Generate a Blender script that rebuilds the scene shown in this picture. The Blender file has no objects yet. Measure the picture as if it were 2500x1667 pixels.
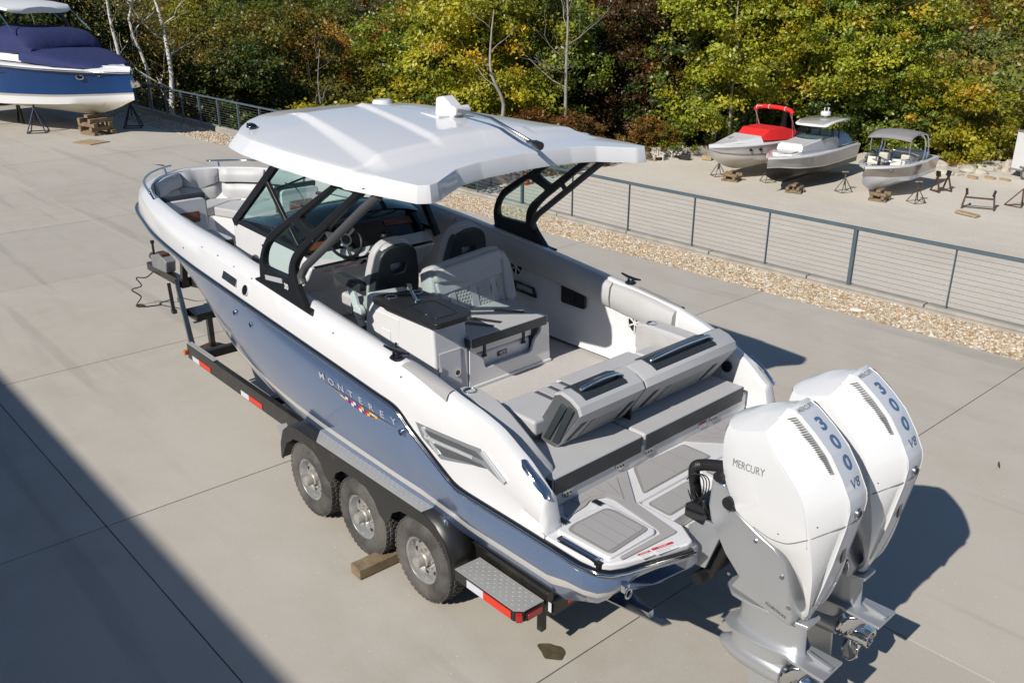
import bpy, bmesh, math, random
import numpy as np
from mathutils import Vector, Matrix, Euler

RND = random.Random(11)
NP = np.random.RandomState(5)
scene = bpy.context.scene
COL = scene.collection
rad = math.radians

# ------------------------------------------------------------------ camera
cam_d = bpy.data.cameras.new('camera')
cam = bpy.data.objects.new('camera', cam_d)
COL.objects.link(cam)
cam.location = (-1.219, 4.824, 4.735)
_y, _p = rad(-42.457), rad(-21.71)
_f = Vector((math.cos(_y) * math.cos(_p), math.sin(_y) * math.cos(_p), math.sin(_p)))
cam.rotation_euler = _f.to_track_quat('-Z', 'Y').to_euler()
cam_d.sensor_width = 36.0
cam_d.lens = 2167.9 / 2500 * 36.0
cam_d.clip_start = 0.1
cam_d.clip_end = 3000
scene.camera = cam

# ------------------------------------------------------------------ sky, sun, exposure
SUN_TO = Vector((-0.2, 1.32, 1.0)).normalized()
world = bpy.data.worlds.new('World')
scene.world = world
world.use_nodes = True
wn = world.node_tree.nodes
bg = wn['Background']
sky = wn.new('ShaderNodeTexSky')
sky.sky_type = 'NISHITA'
sky.sun_disc = False
sky.sun_elevation = math.asin(SUN_TO.z)
sky.sun_rotation = math.atan2(SUN_TO.x, SUN_TO.y)
sky.air_density = 1.0
sky.dust_density = 0.1
sky.ozone_density = 4.0
world.node_tree.links.new(sky.outputs[0], bg.inputs[0])
bg.inputs[1].default_value = 0.078
sun_d = bpy.data.lights.new('sun', 'SUN')
sun_d.energy = 5.0
sun_d.angle = rad(0.5)
sun_d.color = (1.0, 0.945, 0.86)
sun = bpy.data.objects.new('sun', sun_d)
COL.objects.link(sun)
sun.location = (0, 20, 30)
sun.rotation_euler = (-SUN_TO).to_track_quat('-Z', 'Y').to_euler()
scene.view_settings.view_transform = 'Standard'
scene.view_settings.look = 'None'
scene.view_settings.exposure = 0.08
scene.view_settings.gamma = 1.0
scene.view_settings.use_curve_mapping = False
scene.cycles.max_bounces = 10
scene.cycles.transparent_max_bounces = 12

# ------------------------------------------------------------------ materials
def _mix(nt, a, b, fac, typ='MIX'):
    m = nt.nodes.new('ShaderNodeMix')
    m.data_type = 'RGBA'
    m.blend_type = typ
    for v, i in ((a, 6), (b, 7), (fac, 0)):
        if hasattr(v, 'is_linked') or hasattr(v, 'links'):
            nt.links.new(v, m.inputs[i])
        elif i == 0:
            m.inputs[0].default_value = v
        else:
            m.inputs[i].default_value = (*v, 1) if len(v) == 3 else v
    return m.outputs[2]

def _noise(nt, scale, detail=4, rough=0.55, vec=None, stretch=None):
    tc = nt.nodes.new('ShaderNodeTexCoord')
    v = tc.outputs['Object']
    if stretch:
        mp = nt.nodes.new('ShaderNodeMapping')
        mp.inputs['Scale'].default_value = stretch
        nt.links.new(v, mp.inputs[0])
        v = mp.outputs[0]
    n = nt.nodes.new('ShaderNodeTexNoise')
    n.inputs['Scale'].default_value = scale
    n.inputs['Detail'].default_value = detail
    n.inputs['Roughness'].default_value = rough
    nt.links.new(v, n.inputs['Vector'])
    return n.outputs['Fac']

def _ramp(nt, fac, p0, p1, c0=(0, 0, 0), c1=(1, 1, 1)):
    r = nt.nodes.new('ShaderNodeValToRGB')
    r.color_ramp.elements[0].position = p0
    r.color_ramp.elements[1].position = p1
    r.color_ramp.elements[0].color = (*c0, 1)
    r.color_ramp.elements[1].color = (*c1, 1)
    nt.links.new(fac, r.inputs[0])
    return r.outputs[0]

def _bump(nt, b, height, strength, dist=0.01):
    bp = nt.nodes.new('ShaderNodeBump')
    bp.inputs['Strength'].default_value = strength
    bp.inputs['Distance'].default_value = dist
    nt.links.new(height, bp.inputs['Height'])
    nt.links.new(bp.outputs[0], b.inputs['Normal'])

MATS = {}
def mat(name, col, rough=0.5, metal=0.0, coat=0.0, var=0.0, vscale=3.0, bump=0.0, bscale=60.0, bdist=0.004,
        col2=None, c2scale=1.5, c2lo=0.5, c2hi=0.7, spec=None, stretch=None, rvar=0.0):
    """general procedural material: base colour, cloudy variation, a second colour as stains, fine relief"""
    m = bpy.data.materials.new(name)
    m.use_nodes = True
    nt = m.node_tree
    b = nt.nodes['Principled BSDF']
    b.inputs['Base Color'].default_value = (*col, 1)
    b.inputs['Roughness'].default_value = rough
    b.inputs['Metallic'].default_value = metal
    b.inputs['Coat Weight'].default_value = coat
    b.inputs['Coat Roughness'].default_value = 0.04
    if spec is not None:
        b.inputs['Specular IOR Level'].default_value = spec
    c = None
    if var:
        n = _noise(nt, vscale, 5, 0.6, stretch=stretch)
        f = _ramp(nt, n, 0.3, 0.7)
        c = _mix(nt, tuple(x * (1 - var) for x in col), tuple(min(1, x * (1 + var)) for x in col), f)
    if col2 is not None:
        n2 = _noise(nt, c2scale, 6, 0.65, stretch=stretch)
        f2 = _ramp(nt, n2, c2lo, c2hi)
        c = _mix(nt, c if c is not None else col, col2, f2)
    if c is not None:
        nt.links.new(c, b.inputs['Base Color'])
    if rvar:
        n3 = _noise(nt, vscale * 2.3, 4, 0.6)
        mr = nt.nodes.new('ShaderNodeMapRange')
        mr.inputs[3].default_value = max(0.02, rough - rvar)
        mr.inputs[4].default_value = min(1, rough + rvar)
        nt.links.new(n3, mr.inputs[0])
        nt.links.new(mr.outputs[0], b.inputs['Roughness'])
    if bump:
        _bump(nt, b, _noise(nt, bscale, 3, 0.6, stretch=stretch), bump, bdist)
    MATS[name] = m
    return m

WHITE = mat('gelcoat_white', (0.665, 0.665, 0.675), 0.16, coat=0.35, var=0.015, vscale=1.2, rvar=0.05)
WHITE_SOFT = mat('nonskid_white', (0.69, 0.69, 0.70), 0.38, var=0.02, vscale=4, bump=0.15, bscale=220)
HULL = mat('hull_slate_blue_metallic', (0.155, 0.255, 0.475), 0.17, metal=0.6, coat=0.5, var=0.03, vscale=0.8)
STRIPE = mat('hull_stripe_pearl', (0.72, 0.70, 0.67), 0.2, coat=0.3)
BLACK = mat('black_gloss', (0.008, 0.009, 0.011), 0.12, coat=0.4)
RUBBER = mat('black_rubber', (0.012, 0.012, 0.013), 0.5)
DARKFR = mat('charcoal_powder_coat', (0.014, 0.015, 0.017), 0.34, bump=0.1, bscale=400, bdist=0.001)
TUBEGR = mat('grey_powder_coat', (0.075, 0.075, 0.08), 0.45, bump=0.1, bscale=400, bdist=0.001)
CHROME = mat('chrome', (0.72, 0.73, 0.74), 0.07, metal=1.0)
BRIGHT = mat('bright_silver_badge', (0.66, 0.67, 0.69), 0.25, metal=0.35)
STEEL = mat('brushed_steel', (0.55, 0.56, 0.57), 0.25, metal=1.0, rvar=0.08)
GREYV = mat('grey_vinyl', (0.44, 0.44, 0.445), 0.5, var=0.03, vscale=5, bump=0.08, bscale=160, bdist=0.001)
GREYV2 = mat('grey_perforated_vinyl', (0.42, 0.412, 0.405), 0.6, var=0.06, vscale=9, bump=0.12, bscale=140, bdist=0.001)
DARKV = mat('charcoal_vinyl', (0.030, 0.036, 0.041), 0.42, var=0.06, vscale=6, bump=0.08, bscale=160, bdist=0.001)
MIDV = mat('slate_vinyl', (0.085, 0.09, 0.096), 0.5, var=0.05, vscale=6, bump=0.08, bscale=160, bdist=0.001)
PIPING = mat('light_piping', (0.5, 0.5, 0.48), 0.5)
FLOORM = mat('woven_floor_grey', (0.50, 0.475, 0.45), 0.8, var=0.12, vscale=14, bump=0.2, bscale=90, bdist=0.002,
             stretch=(1.0, 9.0, 1.0))
FOAM = mat('grey_foam_mat', (0.335, 0.325, 0.325), 0.85, var=0.05, vscale=60, bump=0.3, bscale=120, bdist=0.001, stretch=(1, 14, 1))
FOAMD = mat('grey_foam_mat_edge', (0.255, 0.245, 0.24), 0.85)
WOODTRIM = mat('teak_trim', (0.16, 0.05, 0.018), 0.3, coat=0.5, var=0.25, vscale=7, stretch=(1, 1, 8))
SILVER = mat('silver_paint', (0.44, 0.455, 0.475), 0.3, metal=0.55, coat=0.3, var=0.03, vscale=3)
ENGWHITE = mat('warm_white_engine_paint', (0.675, 0.68, 0.69), 0.14, coat=0.5)
ENGPANEL = mat('cool_white_engine_paint', (0.60, 0.62, 0.67), 0.3, metal=0.1)
DECALB = mat('blue_decal', (0.075, 0.145, 0.27), 0.4)
DECALG = mat('grey_decal', (0.20, 0.20, 0.205), 0.4)
DECALW = mat('white_decal', (0.75, 0.75, 0.75), 0.5)
DECALR = mat('red_decal', (0.55, 0.02, 0.025), 0.45)
DECALK = mat('black_decal', (0.02, 0.02, 0.022), 0.5)
DECALY = mat('yellow_decal', (0.75, 0.55, 0.04), 0.45)
DECALU = mat('signal_blue_decal', (0.02, 0.04, 0.32), 0.45)
TRAIL = mat('trailer_black_paint', (0.013, 0.0125, 0.012), 0.3, coat=0.2, var=0.2, vscale=4, col2=(0.05, 0.042, 0.034), c2scale=2.2, c2lo=0.5, c2hi=0.85, rvar=0.12)
RUSTB = mat('rusty_black_steel', (0.014, 0.014, 0.014), 0.36, coat=0.15, col2=(0.11, 0.04, 0.015), c2scale=5, c2lo=0.64, c2hi=0.74, bump=0.1, bscale=60)
RUST = mat('rusty_steel', (0.06, 0.032, 0.02), 0.75, var=0.4, vscale=12, col2=(0.14, 0.06, 0.025), c2scale=7, c2lo=0.5, c2hi=0.7, bump=0.3, bscale=60)
TREAD = mat('tread_plate_aluminium', (0.39, 0.385, 0.37), 0.45, metal=0.25, var=0.06, vscale=4, rvar=0.08)
TREADB = mat('tread_plate_bars', (0.52, 0.51, 0.47), 0.35, metal=0.3)
TYRE = mat('tyre_rubber', (0.042, 0.041, 0.040), 0.8, var=0.2, vscale=5, col2=(0.125, 0.117, 0.105), c2scale=3.2, c2lo=0.38, c2hi=0.72, bump=0.3, bscale=70)
RIM = mat('galvanised_rim', (0.58, 0.58, 0.57), 0.28, metal=0.8, var=0.06, vscale=6)
HUB = mat('worn_hub_metal', (0.42, 0.40, 0.37), 0.42, metal=0.45, var=0.15, vscale=16)
REFR = mat('red_reflector', (0.62, 0.035, 0.015), 0.35, bump=0.3, bscale=500, bdist=0.001)
REFW = mat('white_reflector', (0.55, 0.56, 0.60), 0.35, bump=0.3, bscale=500, bdist=0.001)
LAMPR = mat('red_lamp_lens', (0.35, 0.008, 0.008), 0.1, coat=0.8)
AMBER = mat('amber_lamp_lens', (0.55, 0.13, 0.01), 0.15, coat=0.8)
GALV = mat('galvanised_grey', (0.30, 0.31, 0.31), 0.5, metal=0.5, var=0.15, vscale=8, col2=(0.16, 0.09, 0.05), c2scale=6, c2lo=0.62, c2hi=0.75)
FENCEM = mat('fence_weathered_blue_grey', (0.075, 0.105, 0.125), 0.55, var=0.12, vscale=3, col2=(0.12, 0.085, 0.05), c2scale=5, c2lo=0.66, c2hi=0.76)
CABLE = mat('fence_cable', (0.30, 0.30, 0.29), 0.4, metal=0.7)
WOOD = mat('weathered_timber', (0.20, 0.145, 0.085), 0.85, var=0.3, vscale=5, stretch=(1, 1, 1), bump=0.5, bscale=30, bdist=0.006,
           col2=(0.10, 0.07, 0.045), c2scale=4, c2lo=0.55, c2hi=0.75)
WOODP = mat('pale_plywood', (0.33, 0.25, 0.145), 0.85, var=0.2, vscale=6, bump=0.3, bscale=40)
CANVB = mat('navy_canvas', (0.014, 0.022, 0.095), 0.85, var=0.10, vscale=3, bump=0.5, bscale=5, bdist=0.05)
CANVR = mat('red_canvas', (0.62, 0.012, 0.012), 0.8, var=0.08, vscale=3, bump=0.4, bscale=5, bdist=0.03)
CANVG = mat('grey_canvas', (0.22, 0.21, 0.215), 0.85, var=0.1, vscale=3)
HULLBLUE = mat('royal_blue_gelcoat', (0.004, 0.040, 0.15), 0.12, coat=0.0, spec=0.35, var=0.1, vscale=0.7)
BOTTOM = mat('bottom_cream', (0.60, 0.56, 0.48), 0.4, var=0.05, vscale=2, col2=(0.55, 0.46, 0.26), c2scale=1.2, c2lo=0.56, c2hi=0.8)
BOTBLACK = mat('bottom_black', (0.010, 0.011, 0.012), 0.3, spec=0.3)
HULLGREY = mat('hull_warm_grey', (0.36, 0.35, 0.335), 0.16, coat=0.5, var=0.03)
HULLTAUPE = mat('hull_taupe', (0.29, 0.25, 0.21), 0.1, coat=0.6, var=0.05)
HULLPALE = mat('hull_pale', (0.60, 0.59, 0.565), 0.18, coat=0.4, var=0.02)
CREAM = mat('cream_vinyl', (0.62, 0.57, 0.48), 0.55, var=0.04)
MAROON = mat('maroon_stripe', (0.10, 0.008, 0.012), 0.3)
STANDB = mat('blue_stand_paint', (0.008, 0.014, 0.045), 0.5, var=0.2, vscale=9, col2=(0.06, 0.03, 0.02), c2scale=9, c2lo=0.6, c2hi=0.72)
STANDG = mat('grey_stand_paint', (0.10, 0.10, 0.095), 0.6, col2=(0.10, 0.05, 0.025), c2scale=9, c2lo=0.5, c2hi=0.65)
CURB = mat('curb_concrete', (0.36, 0.335, 0.295), 0.9, var=0.15, vscale=3, bump=0.4, bscale=40, bdist=0.006)
ROCK = mat('pale_limestone', (0.42, 0.38, 0.32), 0.95, var=0.2, vscale=3, bump=0.6, bscale=12, bdist=0.03)
TRAILERW = mat('trailer_white_panel', (0.62, 0.62, 0.62), 0.3, var=0.03)
ORANGE = mat('cone_orange', (0.65, 0.10, 0.015), 0.6)
LIGHTW = mat('weathered_white', (0.60, 0.57, 0.52), 0.7, var=0.1)
BUILD = mat('warehouse_siding', (0.34, 0.32, 0.29), 0.6, var=0.05)
ROOFM = mat('warehouse_roof', (0.22, 0.22, 0.22), 0.5)
SCREEN = mat('display_glass', (0.006, 0.005, 0.008), 0.08, coat=0.5)
BRANCH = mat('bark_grey_brown', (0.085, 0.068, 0.052), 0.9, var=0.3, vscale=4, bump=0.5, bscale=20, bdist=0.02)
BIRCH = mat('bark_pale', (0.58, 0.56, 0.52), 0.85, var=0.15, vscale=5, col2=(0.10, 0.09, 0.08), c2scale=6, c2lo=0.6, c2hi=0.68)
DEADW = mat('bark_dead_grey', (0.27, 0.245, 0.215), 0.9, var=0.25, vscale=4)

def glass_mat(name, tint, refl=1.0, dens=1.0):
    m = bpy.data.materials.new(name)
    m.use_nodes = True
    nt = m.node_tree
    out = nt.nodes['Material Output']
    nt.nodes.remove(nt.nodes['Principled BSDF'])
    tr = nt.nodes.new('ShaderNodeBsdfTransparent')
    tr.inputs[0].default_value = (*tint, 1)
    gl = nt.nodes.new('ShaderNodeBsdfGlossy')
    gl.inputs['Roughness'].default_value = 0.02
    lw = nt.nodes.new('ShaderNodeLayerWeight')            # Schlick from the facing ratio, the same from both sides
    lw.inputs[0].default_value = 0.5
    pw = nt.nodes.new('ShaderNodeMath')
    pw.operation = 'POWER'
    pw.inputs[1].default_value = 4.5
    nt.links.new(lw.outputs['Facing'], pw.inputs[0])
    mu = nt.nodes.new('ShaderNodeMath')
    mu.operation = 'MULTIPLY_ADD'
    mu.inputs[1].default_value = 0.85 * refl
    mu.inputs[2].default_value = 0.045
    nt.links.new(pw.outputs[0], mu.inputs[0])
    mx = nt.nodes.new('ShaderNodeMixShader')
    nt.links.new(mu.outputs[0], mx.inputs[0])
    nt.links.new(tr.outputs[0], mx.inputs[1])
    nt.links.new(gl.outputs[0], mx.inputs[2])
    nt.links.new(mx.outputs[0], out.inputs[0])
    return m
GLASS = glass_mat('green_tinted_glass', (0.76, 0.91, 0.88))
GLASSD = glass_mat('blue_tinted_glass', (0.42, 0.56, 0.60), 1.2)
GLASSC = glass_mat('clear_glass', (0.88, 0.92, 0.92))

# ------------------------------------------------------------------ object helpers
ORG = {}
def tag(o, label=None, cat=None, group=None, kind=None):
    if label: o['label'] = label
    if cat: o['category'] = cat
    if group: o['group'] = group
    if kind: o['kind'] = kind
    return o

def thing(name, label, cat, loc=(0, 0, 0), group=None):
    o = bpy.data.objects.new(name, None)
    o.empty_display_size = 0.2
    COL.objects.link(o)
    o.location = loc
    ORG[o] = Vector(loc)
    return tag(o, label, cat, group)

def copy_tree(o, parent=None):
    c = o.copy()
    COL.objects.link(c)
    c.parent = parent
    for ch in list(o.children):
        copy_tree(ch, c)
    return c

def finish(me, smooth):
    if smooth is None:
        return
    n = len(me.polygons)
    me.polygons.foreach_set('use_smooth', [True] * n)
    if smooth < 179:
        bm = bmesh.new()
        bm.from_mesh(me)
        th = rad(smooth)
        for e in bm.edges:
            if len(e.link_faces) == 2 and e.calc_face_angle(0) > th:
                e.smooth = False
        bm.to_mesh(me)
        bm.free()

def mk(name, V, F, material, parent=None, smooth=30, loc=None, mi=None, bevel=0, seg=2, sub=0, recalc=True, blim=35):
    """link vertices V (world, or the builder's own frame) and faces F as one mesh object"""
    o_ = ORG.get(parent, Vector((0, 0, 0))) if parent else Vector(loc or (0, 0, 0))
    me = bpy.data.meshes.new(name)
    A = np.asarray(V, float) - np.array(o_)
    me.from_pydata([tuple(v) for v in A], [], F)
    ms = material if isinstance(material, (list, tuple)) else [material]
    for m in ms:
        me.materials.append(m)
    if mi is not None:
        me.polygons.foreach_set('material_index', mi)
    me.validate()
    if recalc:
        bm = bmesh.new()
        bm.from_mesh(me)
        bmesh.ops.recalc_face_normals(bm, faces=bm.faces)
        bm.to_mesh(me)
        bm.free()
    finish(me, smooth)
    o = bpy.data.objects.new(name, me)
    COL.objects.link(o)
    if parent:
        o.parent = parent
        ORG[o] = o_
    else:
        o.location = o_
        ORG[o] = o_
    if bevel:
        b = o.modifiers.new('bevel', 'BEVEL')
        b.width = bevel
        b.segments = seg
        b.limit_method = 'ANGLE'
        b.angle_limit = rad(blim)
        b.harden_normals = True
        me.polygons.foreach_set('use_smooth', [True] * len(me.polygons))
        for e in me.edges:
            e.use_edge_sharp = False
    if sub:
        s = o.modifiers.new('sub', 'SUBSURF')
        s.levels = sub
        s.render_levels = sub
    return o

class G:
    """collects shapes into one mesh"""
    def __init__(s):
        s.V, s.F, s.M, s.m = [], [], [], 0
    def add(s, V, F):
        o = len(s.V)
        s.V += [tuple(v) for v in V]
        s.F += [tuple(i + o for i in f) for f in F]
        s.M += [s.m] * len(F)
        return s
    def box(s, c, d, rot=None, taper=None):
        x, y, z = d[0] / 2, d[1] / 2, d[2] / 2
        P = [Vector((i * x, j * y, k * z)) for k in (-1, 1) for j in (-1, 1) for i in (-1, 1)]
        if taper:
            P = [Vector((p.x * (taper if p.z > 0 else 1), p.y * (taper if p.z > 0 else 1), p.z)) for p in P]
        if rot is not None:
            Rm = rot if isinstance(rot, Matrix) else Euler(rot).to_matrix()
            P = [Rm @ p for p in P]
        P = [p + Vector(c) for p in P]
        return s.add(P, [(0, 2, 3, 1), (4, 5, 7, 6), (0, 1, 5, 4), (2, 6, 7, 3), (0, 4, 6, 2), (1, 3, 7, 5)])
    def bar(s, a, b, w, h=None, up=(0, 0, 1)):
        a, b = Vector(a), Vector(b)
        d = (b - a)
        L = d.length
        d.normalize()
        u = Vector(up)
        if abs(d.dot(u)) > 0.98: u = Vector((1, 0, 0))
        sd = d.cross(u).normalized()
        uu = sd.cross(d)
        Rm = Matrix((d, sd, uu)).transposed()
        return s.box((a + b) / 2, (L, w, h or w), Rm)
    def loft(s, rows, closed=False, cap0=False, cap1=False):
        n = len(rows[0])
        V = [p for r in rows for p in r]
        F = []
        for i in range(len(rows) - 1):
            for j in range(n if closed else n - 1):
                k = (j + 1) % n
                F.append((i * n + j, i * n + k, (i + 1) * n + k, (i + 1) * n + j))
        if cap0: F.append(tuple(range(n))[::-1])
        if cap1: F.append(tuple((len(rows) - 1) * n + j for j in range(n)))
        return s.add(V, F)
    def tube(s, path, r, n=8, cap=True, flat=1.0):
        P = [Vector(p) for p in path]
        rs = r if isinstance(r, (list, tuple)) else [r] * len(P)
        rows = []
        ref = None
        for i, p in enumerate(P):
            d = (P[min(i + 1, len(P) - 1)] - P[max(i - 1, 0)])
            if d.length < 1e-9: d = Vector((0, 0, 1))
            d.normalize()
            if ref is None:
                ref = Vector((0, 0, 1)) if abs(d.z) < 0.9 else Vector((1, 0, 0))
            sd = d.cross(ref).normalized()
            up = sd.cross(d).normalized()
            ref = up
            rows.append([p + sd * (math.cos(2 * math.pi * k / n) * rs[i]) + up * (math.sin(2 * math.pi * k / n) * rs[i] * flat) for k in range(n)])
        return s.loft(rows, True, cap, cap)
    def cyl(s, a, b, r, r2=None, n=16):
        return s.tube([a, b], [r, r if r2 is None else r2], n)
    def lathe(s, prof, c=(0, 0, 0), axis='Z', n=24, cap=True):
        """prof: (radius, height) pairs along axis"""
        rows = []
        for r, h in prof:
            row = []
            for k in range(n):
                a = 2 * math.pi * k / n
                u, v = r * math.cos(a), r * math.sin(a)
                p = {'Z': (u, v, h), 'Y': (u, h, v), 'X': (h, u, v)}[axis]
                row.append(Vector(p) + Vector(c))
            rows.append(row)
        return s.loft(rows, True, cap, cap)
    def prism(s, poly, vec):
        v = Vector(vec)
        P = [Vector(p) for p in poly]
        n = len(P)
        return s.add(P + [p + v for p in P], [tuple(range(n))[::-1], tuple(range(n, 2 * n))] +
                     [(i, (i + 1) % n, n + (i + 1) % n, n + i) for i in range(n)])
    def plate(s, loops, t, fn, bev=0.0):
        """flat plate with holes: loops of (u, v); fn maps (u, v, w) to the place, w across the thickness"""
        cu = bpy.data.curves.new('tmp', 'CURVE')
        cu.dimensions = '2D'
        cu.fill_mode = 'BOTH'
        cu.extrude = t / 2
        cu.bevel_depth = bev
        cu.bevel_resolution = 1
        for lp in loops:
            sp = cu.splines.new('POLY')
            sp.points.add(len(lp) - 1)
            for q, p in zip(sp.points, lp):
                q.co = (p[0], p[1], 0, 1)
            sp.use_cyclic_u = True
        ob = bpy.data.objects.new('tmp', cu)
        me = bpy.data.meshes.new_from_object(ob)
        V = [fn(*v.co) for v in me.vertices]
        F = [tuple(p.vertices) for p in me.polygons]
        bpy.data.objects.remove(ob)
        bpy.data.curves.remove(cu)
        bpy.data.meshes.remove(me)
        return s.add(V, F)
    def text(s, txt, size, fn, center=True, bold=0.0, sx=1.0, shear=0.0, depth=0.0, space=1.0):
        cu = bpy.data.curves.new('tmp', 'FONT')
        cu.body = txt
        cu.size = size
        cu.shear = shear
        cu.offset = bold
        cu.extrude = depth
        cu.space_character = space
        cu.resolution_u = 3
        ob = bpy.data.objects.new('tmp', cu)
        me = bpy.data.meshes.new_from_object(ob)
        co = [v.co.copy() for v in me.vertices]
        F = [tuple(p.vertices) for p in me.polygons]
        if co:
            cx = (min(c.x for c in co) + max(c.x for c in co)) / 2 if center else 0
            cy = (min(c.y for c in co) + max(c.y for c in co)) / 2 if center else 0
            s.add([fn((c.x - cx) * sx, c.y - cy, c.z) for c in co], F)
        bpy.data.objects.remove(ob)
        bpy.data.curves.remove(cu)
        bpy.data.meshes.remove(me)
        return s
    def obj(s, name, material, parent=None, **k):
        return mk(name, s.V, s.F, material, parent, mi=s.M if isinstance(material, (list, tuple)) else None, **k)

def rpoly(pts, r, n=4):
    """polygon with rounded corners; r one radius or a list"""
    out = []
    N = len(pts)
    for i in range(N):
        p0, p, p1 = Vector(pts[i - 1]), Vector(pts[i]), Vector(pts[(i + 1) % N])
        rr = r[i] if isinstance(r, (list, tuple)) else r
        a, b = (p0 - p), (p1 - p)
        k = min(rr, a.length * 0.48, b.length * 0.48)
        if k < 1e-5:
            out.append(tuple(p)); continue
        A, B = p + a.normalized() * k, p + b.normalized() * k
        for j in range(n + 1):
            t = j / n
            q = A * (1 - t) ** 2 + p * (2 * t * (1 - t)) + B * t * t
            out.append(tuple(q))
    return out

def interp(x, xs, ys):
    return float(np.interp(x, xs, ys))

def smoothpath(P, n=6):
    """Catmull-Rom through the points"""
    P = [Vector(p) for p in P]
    out = []
    for i in range(len(P) - 1):
        p0, p1, p2, p3 = P[max(i - 1, 0)], P[i], P[i + 1], P[min(i + 2, len(P) - 1)]
        for j in range(n):
            t = j / n
            out.append(0.5 * ((2 * p1) + (p2 - p0) * t + (2 * p0 - 5 * p1 + 4 * p2 - p3) * t * t + (3 * p1 - p0 - 3 * p2 + p3) * t ** 3))
    out.append(P[-1])
    return out

def densify(rows, k=3):
    out = []
    n_ = len(rows)
    for i in range(n_ - 1):
        p0, p1, p2, p3 = rows[max(i - 1, 0)], rows[i], rows[i + 1], rows[min(i + 2, n_ - 1)]
        for j in range(k):
            t = j / k
            out.append([tuple(0.5 * (2 * b + (c - a) * t + (2 * a - 5 * b + 4 * c - d) * t * t + (3 * b - a - 3 * c + d) * t ** 3) for a, b, c, d in zip(q0, q1, q2, q3)) for q0, q1, q2, q3 in zip(p0, p1, p2, p3)])
    out.append(rows[-1])
    return out

from mathutils.bvhtree import BVHTree
def projector(o, axis=1):
    """returns f(a, b, side): the outermost surface coordinate of part o along the axis (1: y)"""
    org = ORG[o]
    bv = BVHTree.FromPolygons([v.co + org for v in o.data.vertices], [tuple(p.vertices) for p in o.data.polygons])
    def f(x, z, s=1, default=0.0):
        h = bv.ray_cast(Vector((x, 6.0 * s, z)), Vector((0, -s, 0)))
        return h[0].y if h[0] is not None else default
    return f

def cushion(name, c, d, material, parent, rot=None, bev=0.03, seg=3, taper=None):
    return G().box(c, d, rot, taper).obj(name, material, parent, bevel=bev, seg=seg)
# ================================================================== THE SETTING
def concrete_mat():
    m = bpy.data.materials.new('yard_concrete')
    m.use_nodes = True
    nt = m.node_tree
    b = nt.nodes['Principled BSDF']
    b.inputs['Roughness'].default_value = 0.85
    b.inputs['Specular IOR Level'].default_value = 0.3
    big = _ramp(nt, _noise(nt, 0.22, 4, 0.6), 0.32, 0.68)
    c = _mix(nt, (0.405, 0.372, 0.318), (0.48, 0.445, 0.388), big)
    med = _ramp(nt, _noise(nt, 1.7, 6, 0.68), 0.35, 0.72)
    c = _mix(nt, c, (0.48, 0.45, 0.402), med)
    streak = _ramp(nt, _noise(nt, 1.0, 5, 0.6, stretch=(0.35, 2.6, 1)), 0.53, 0.72)
    c = _mix(nt, c, (0.30, 0.272, 0.235), _mul(nt, streak, 0.22))
    tyre = _ramp(nt, _noise(nt, 0.55, 3, 0.5, stretch=(0.22, 3.2, 1)), 0.60, 0.66)
    c = _mix(nt, c, (0.20, 0.185, 0.165), _mul(nt, tyre, 0.24))
    fine = _ramp(nt, _noise(nt, 75, 3, 0.75), 0.30, 0.72)
    c = _mix(nt, c, (0.25, 0.225, 0.19), _mul(nt, fine, 0.30))
    spots = _ramp(nt, _noise(nt, 26, 2, 0.5), 0.71, 0.75)
    c = _mix(nt, c, (0.60, 0.57, 0.52), _mul(nt, spots, 0.7))
    oi = nt.nodes.new('ShaderNodeObjectInfo')           # each slab was poured on its own day
    c = _mix(nt, c, _mix(nt, (0.90, 0.90, 0.905), (1.06, 1.055, 1.04), oi.outputs['Random']), 1.0, 'MULTIPLY')
    nt.links.new(c, b.inputs['Base Color'])
    _bump(nt, b, _noise(nt, 110, 4, 0.7), 0.25, 0.003)
    return m

def _mul(nt, v, k):
    m = nt.nodes.new('ShaderNodeMath')
    m.operation = 'MULTIPLY'
    m.inputs[1].default_value = k
    nt.links.new(v, m.inputs[0])
    return m.outputs[0]

CONC = concrete_mat()
JOINT = mat('joint_dirt', (0.055, 0.048, 0.04), 0.95, spec=0.0)

def grid_mesh(xs, ys, hf):
    V = [(x, y, hf(x, y)) for y in ys for x in xs]
    n = len(xs)
    F = [(j * n + i, j * n + i + 1, (j + 1) * n + i + 1, (j + 1) * n + i) for j in range(len(ys) - 1) for i in range(n - 1)]
    return V, F

# concrete yard: one bed, the saw-cut slabs lie in it
yard = G().box((14, 4.0, -0.08), (64, 24.0, 0.1)).obj('concrete_yard', JOINT, loc=(0, 0, 0))
tag(yard, kind='structure')
xe = [-18.5 + 4.18 * i for i in range(16)]
ye = [-7.86, -1.25, 2.82, 7.0, 11.2, 15.8]
g_ = 0.006
for i in range(len(xe) - 1):
    for j in range(len(ye) - 1):
        y0, y1 = ye[j], ye[j + 1]
        def xx(k, y): return xe[k] + 0.025 * y + 0.01 * math.sin(xe[k] * 3.1)
        P = [(xx(i, y0) + g_, y0 + g_), (xx(i + 1, y0) - g_, y0 + g_), (xx(i + 1, y1) - g_, y1 - g_), (xx(i, y1) + g_, y1 - g_)]
        dz = RND.uniform(-0.001, 0.001)
        G().prism([(x, y, -0.05) for x, y in P], (0, 0, 0.05 + dz)).obj('slab', CONC, yard, smooth=None)
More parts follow.
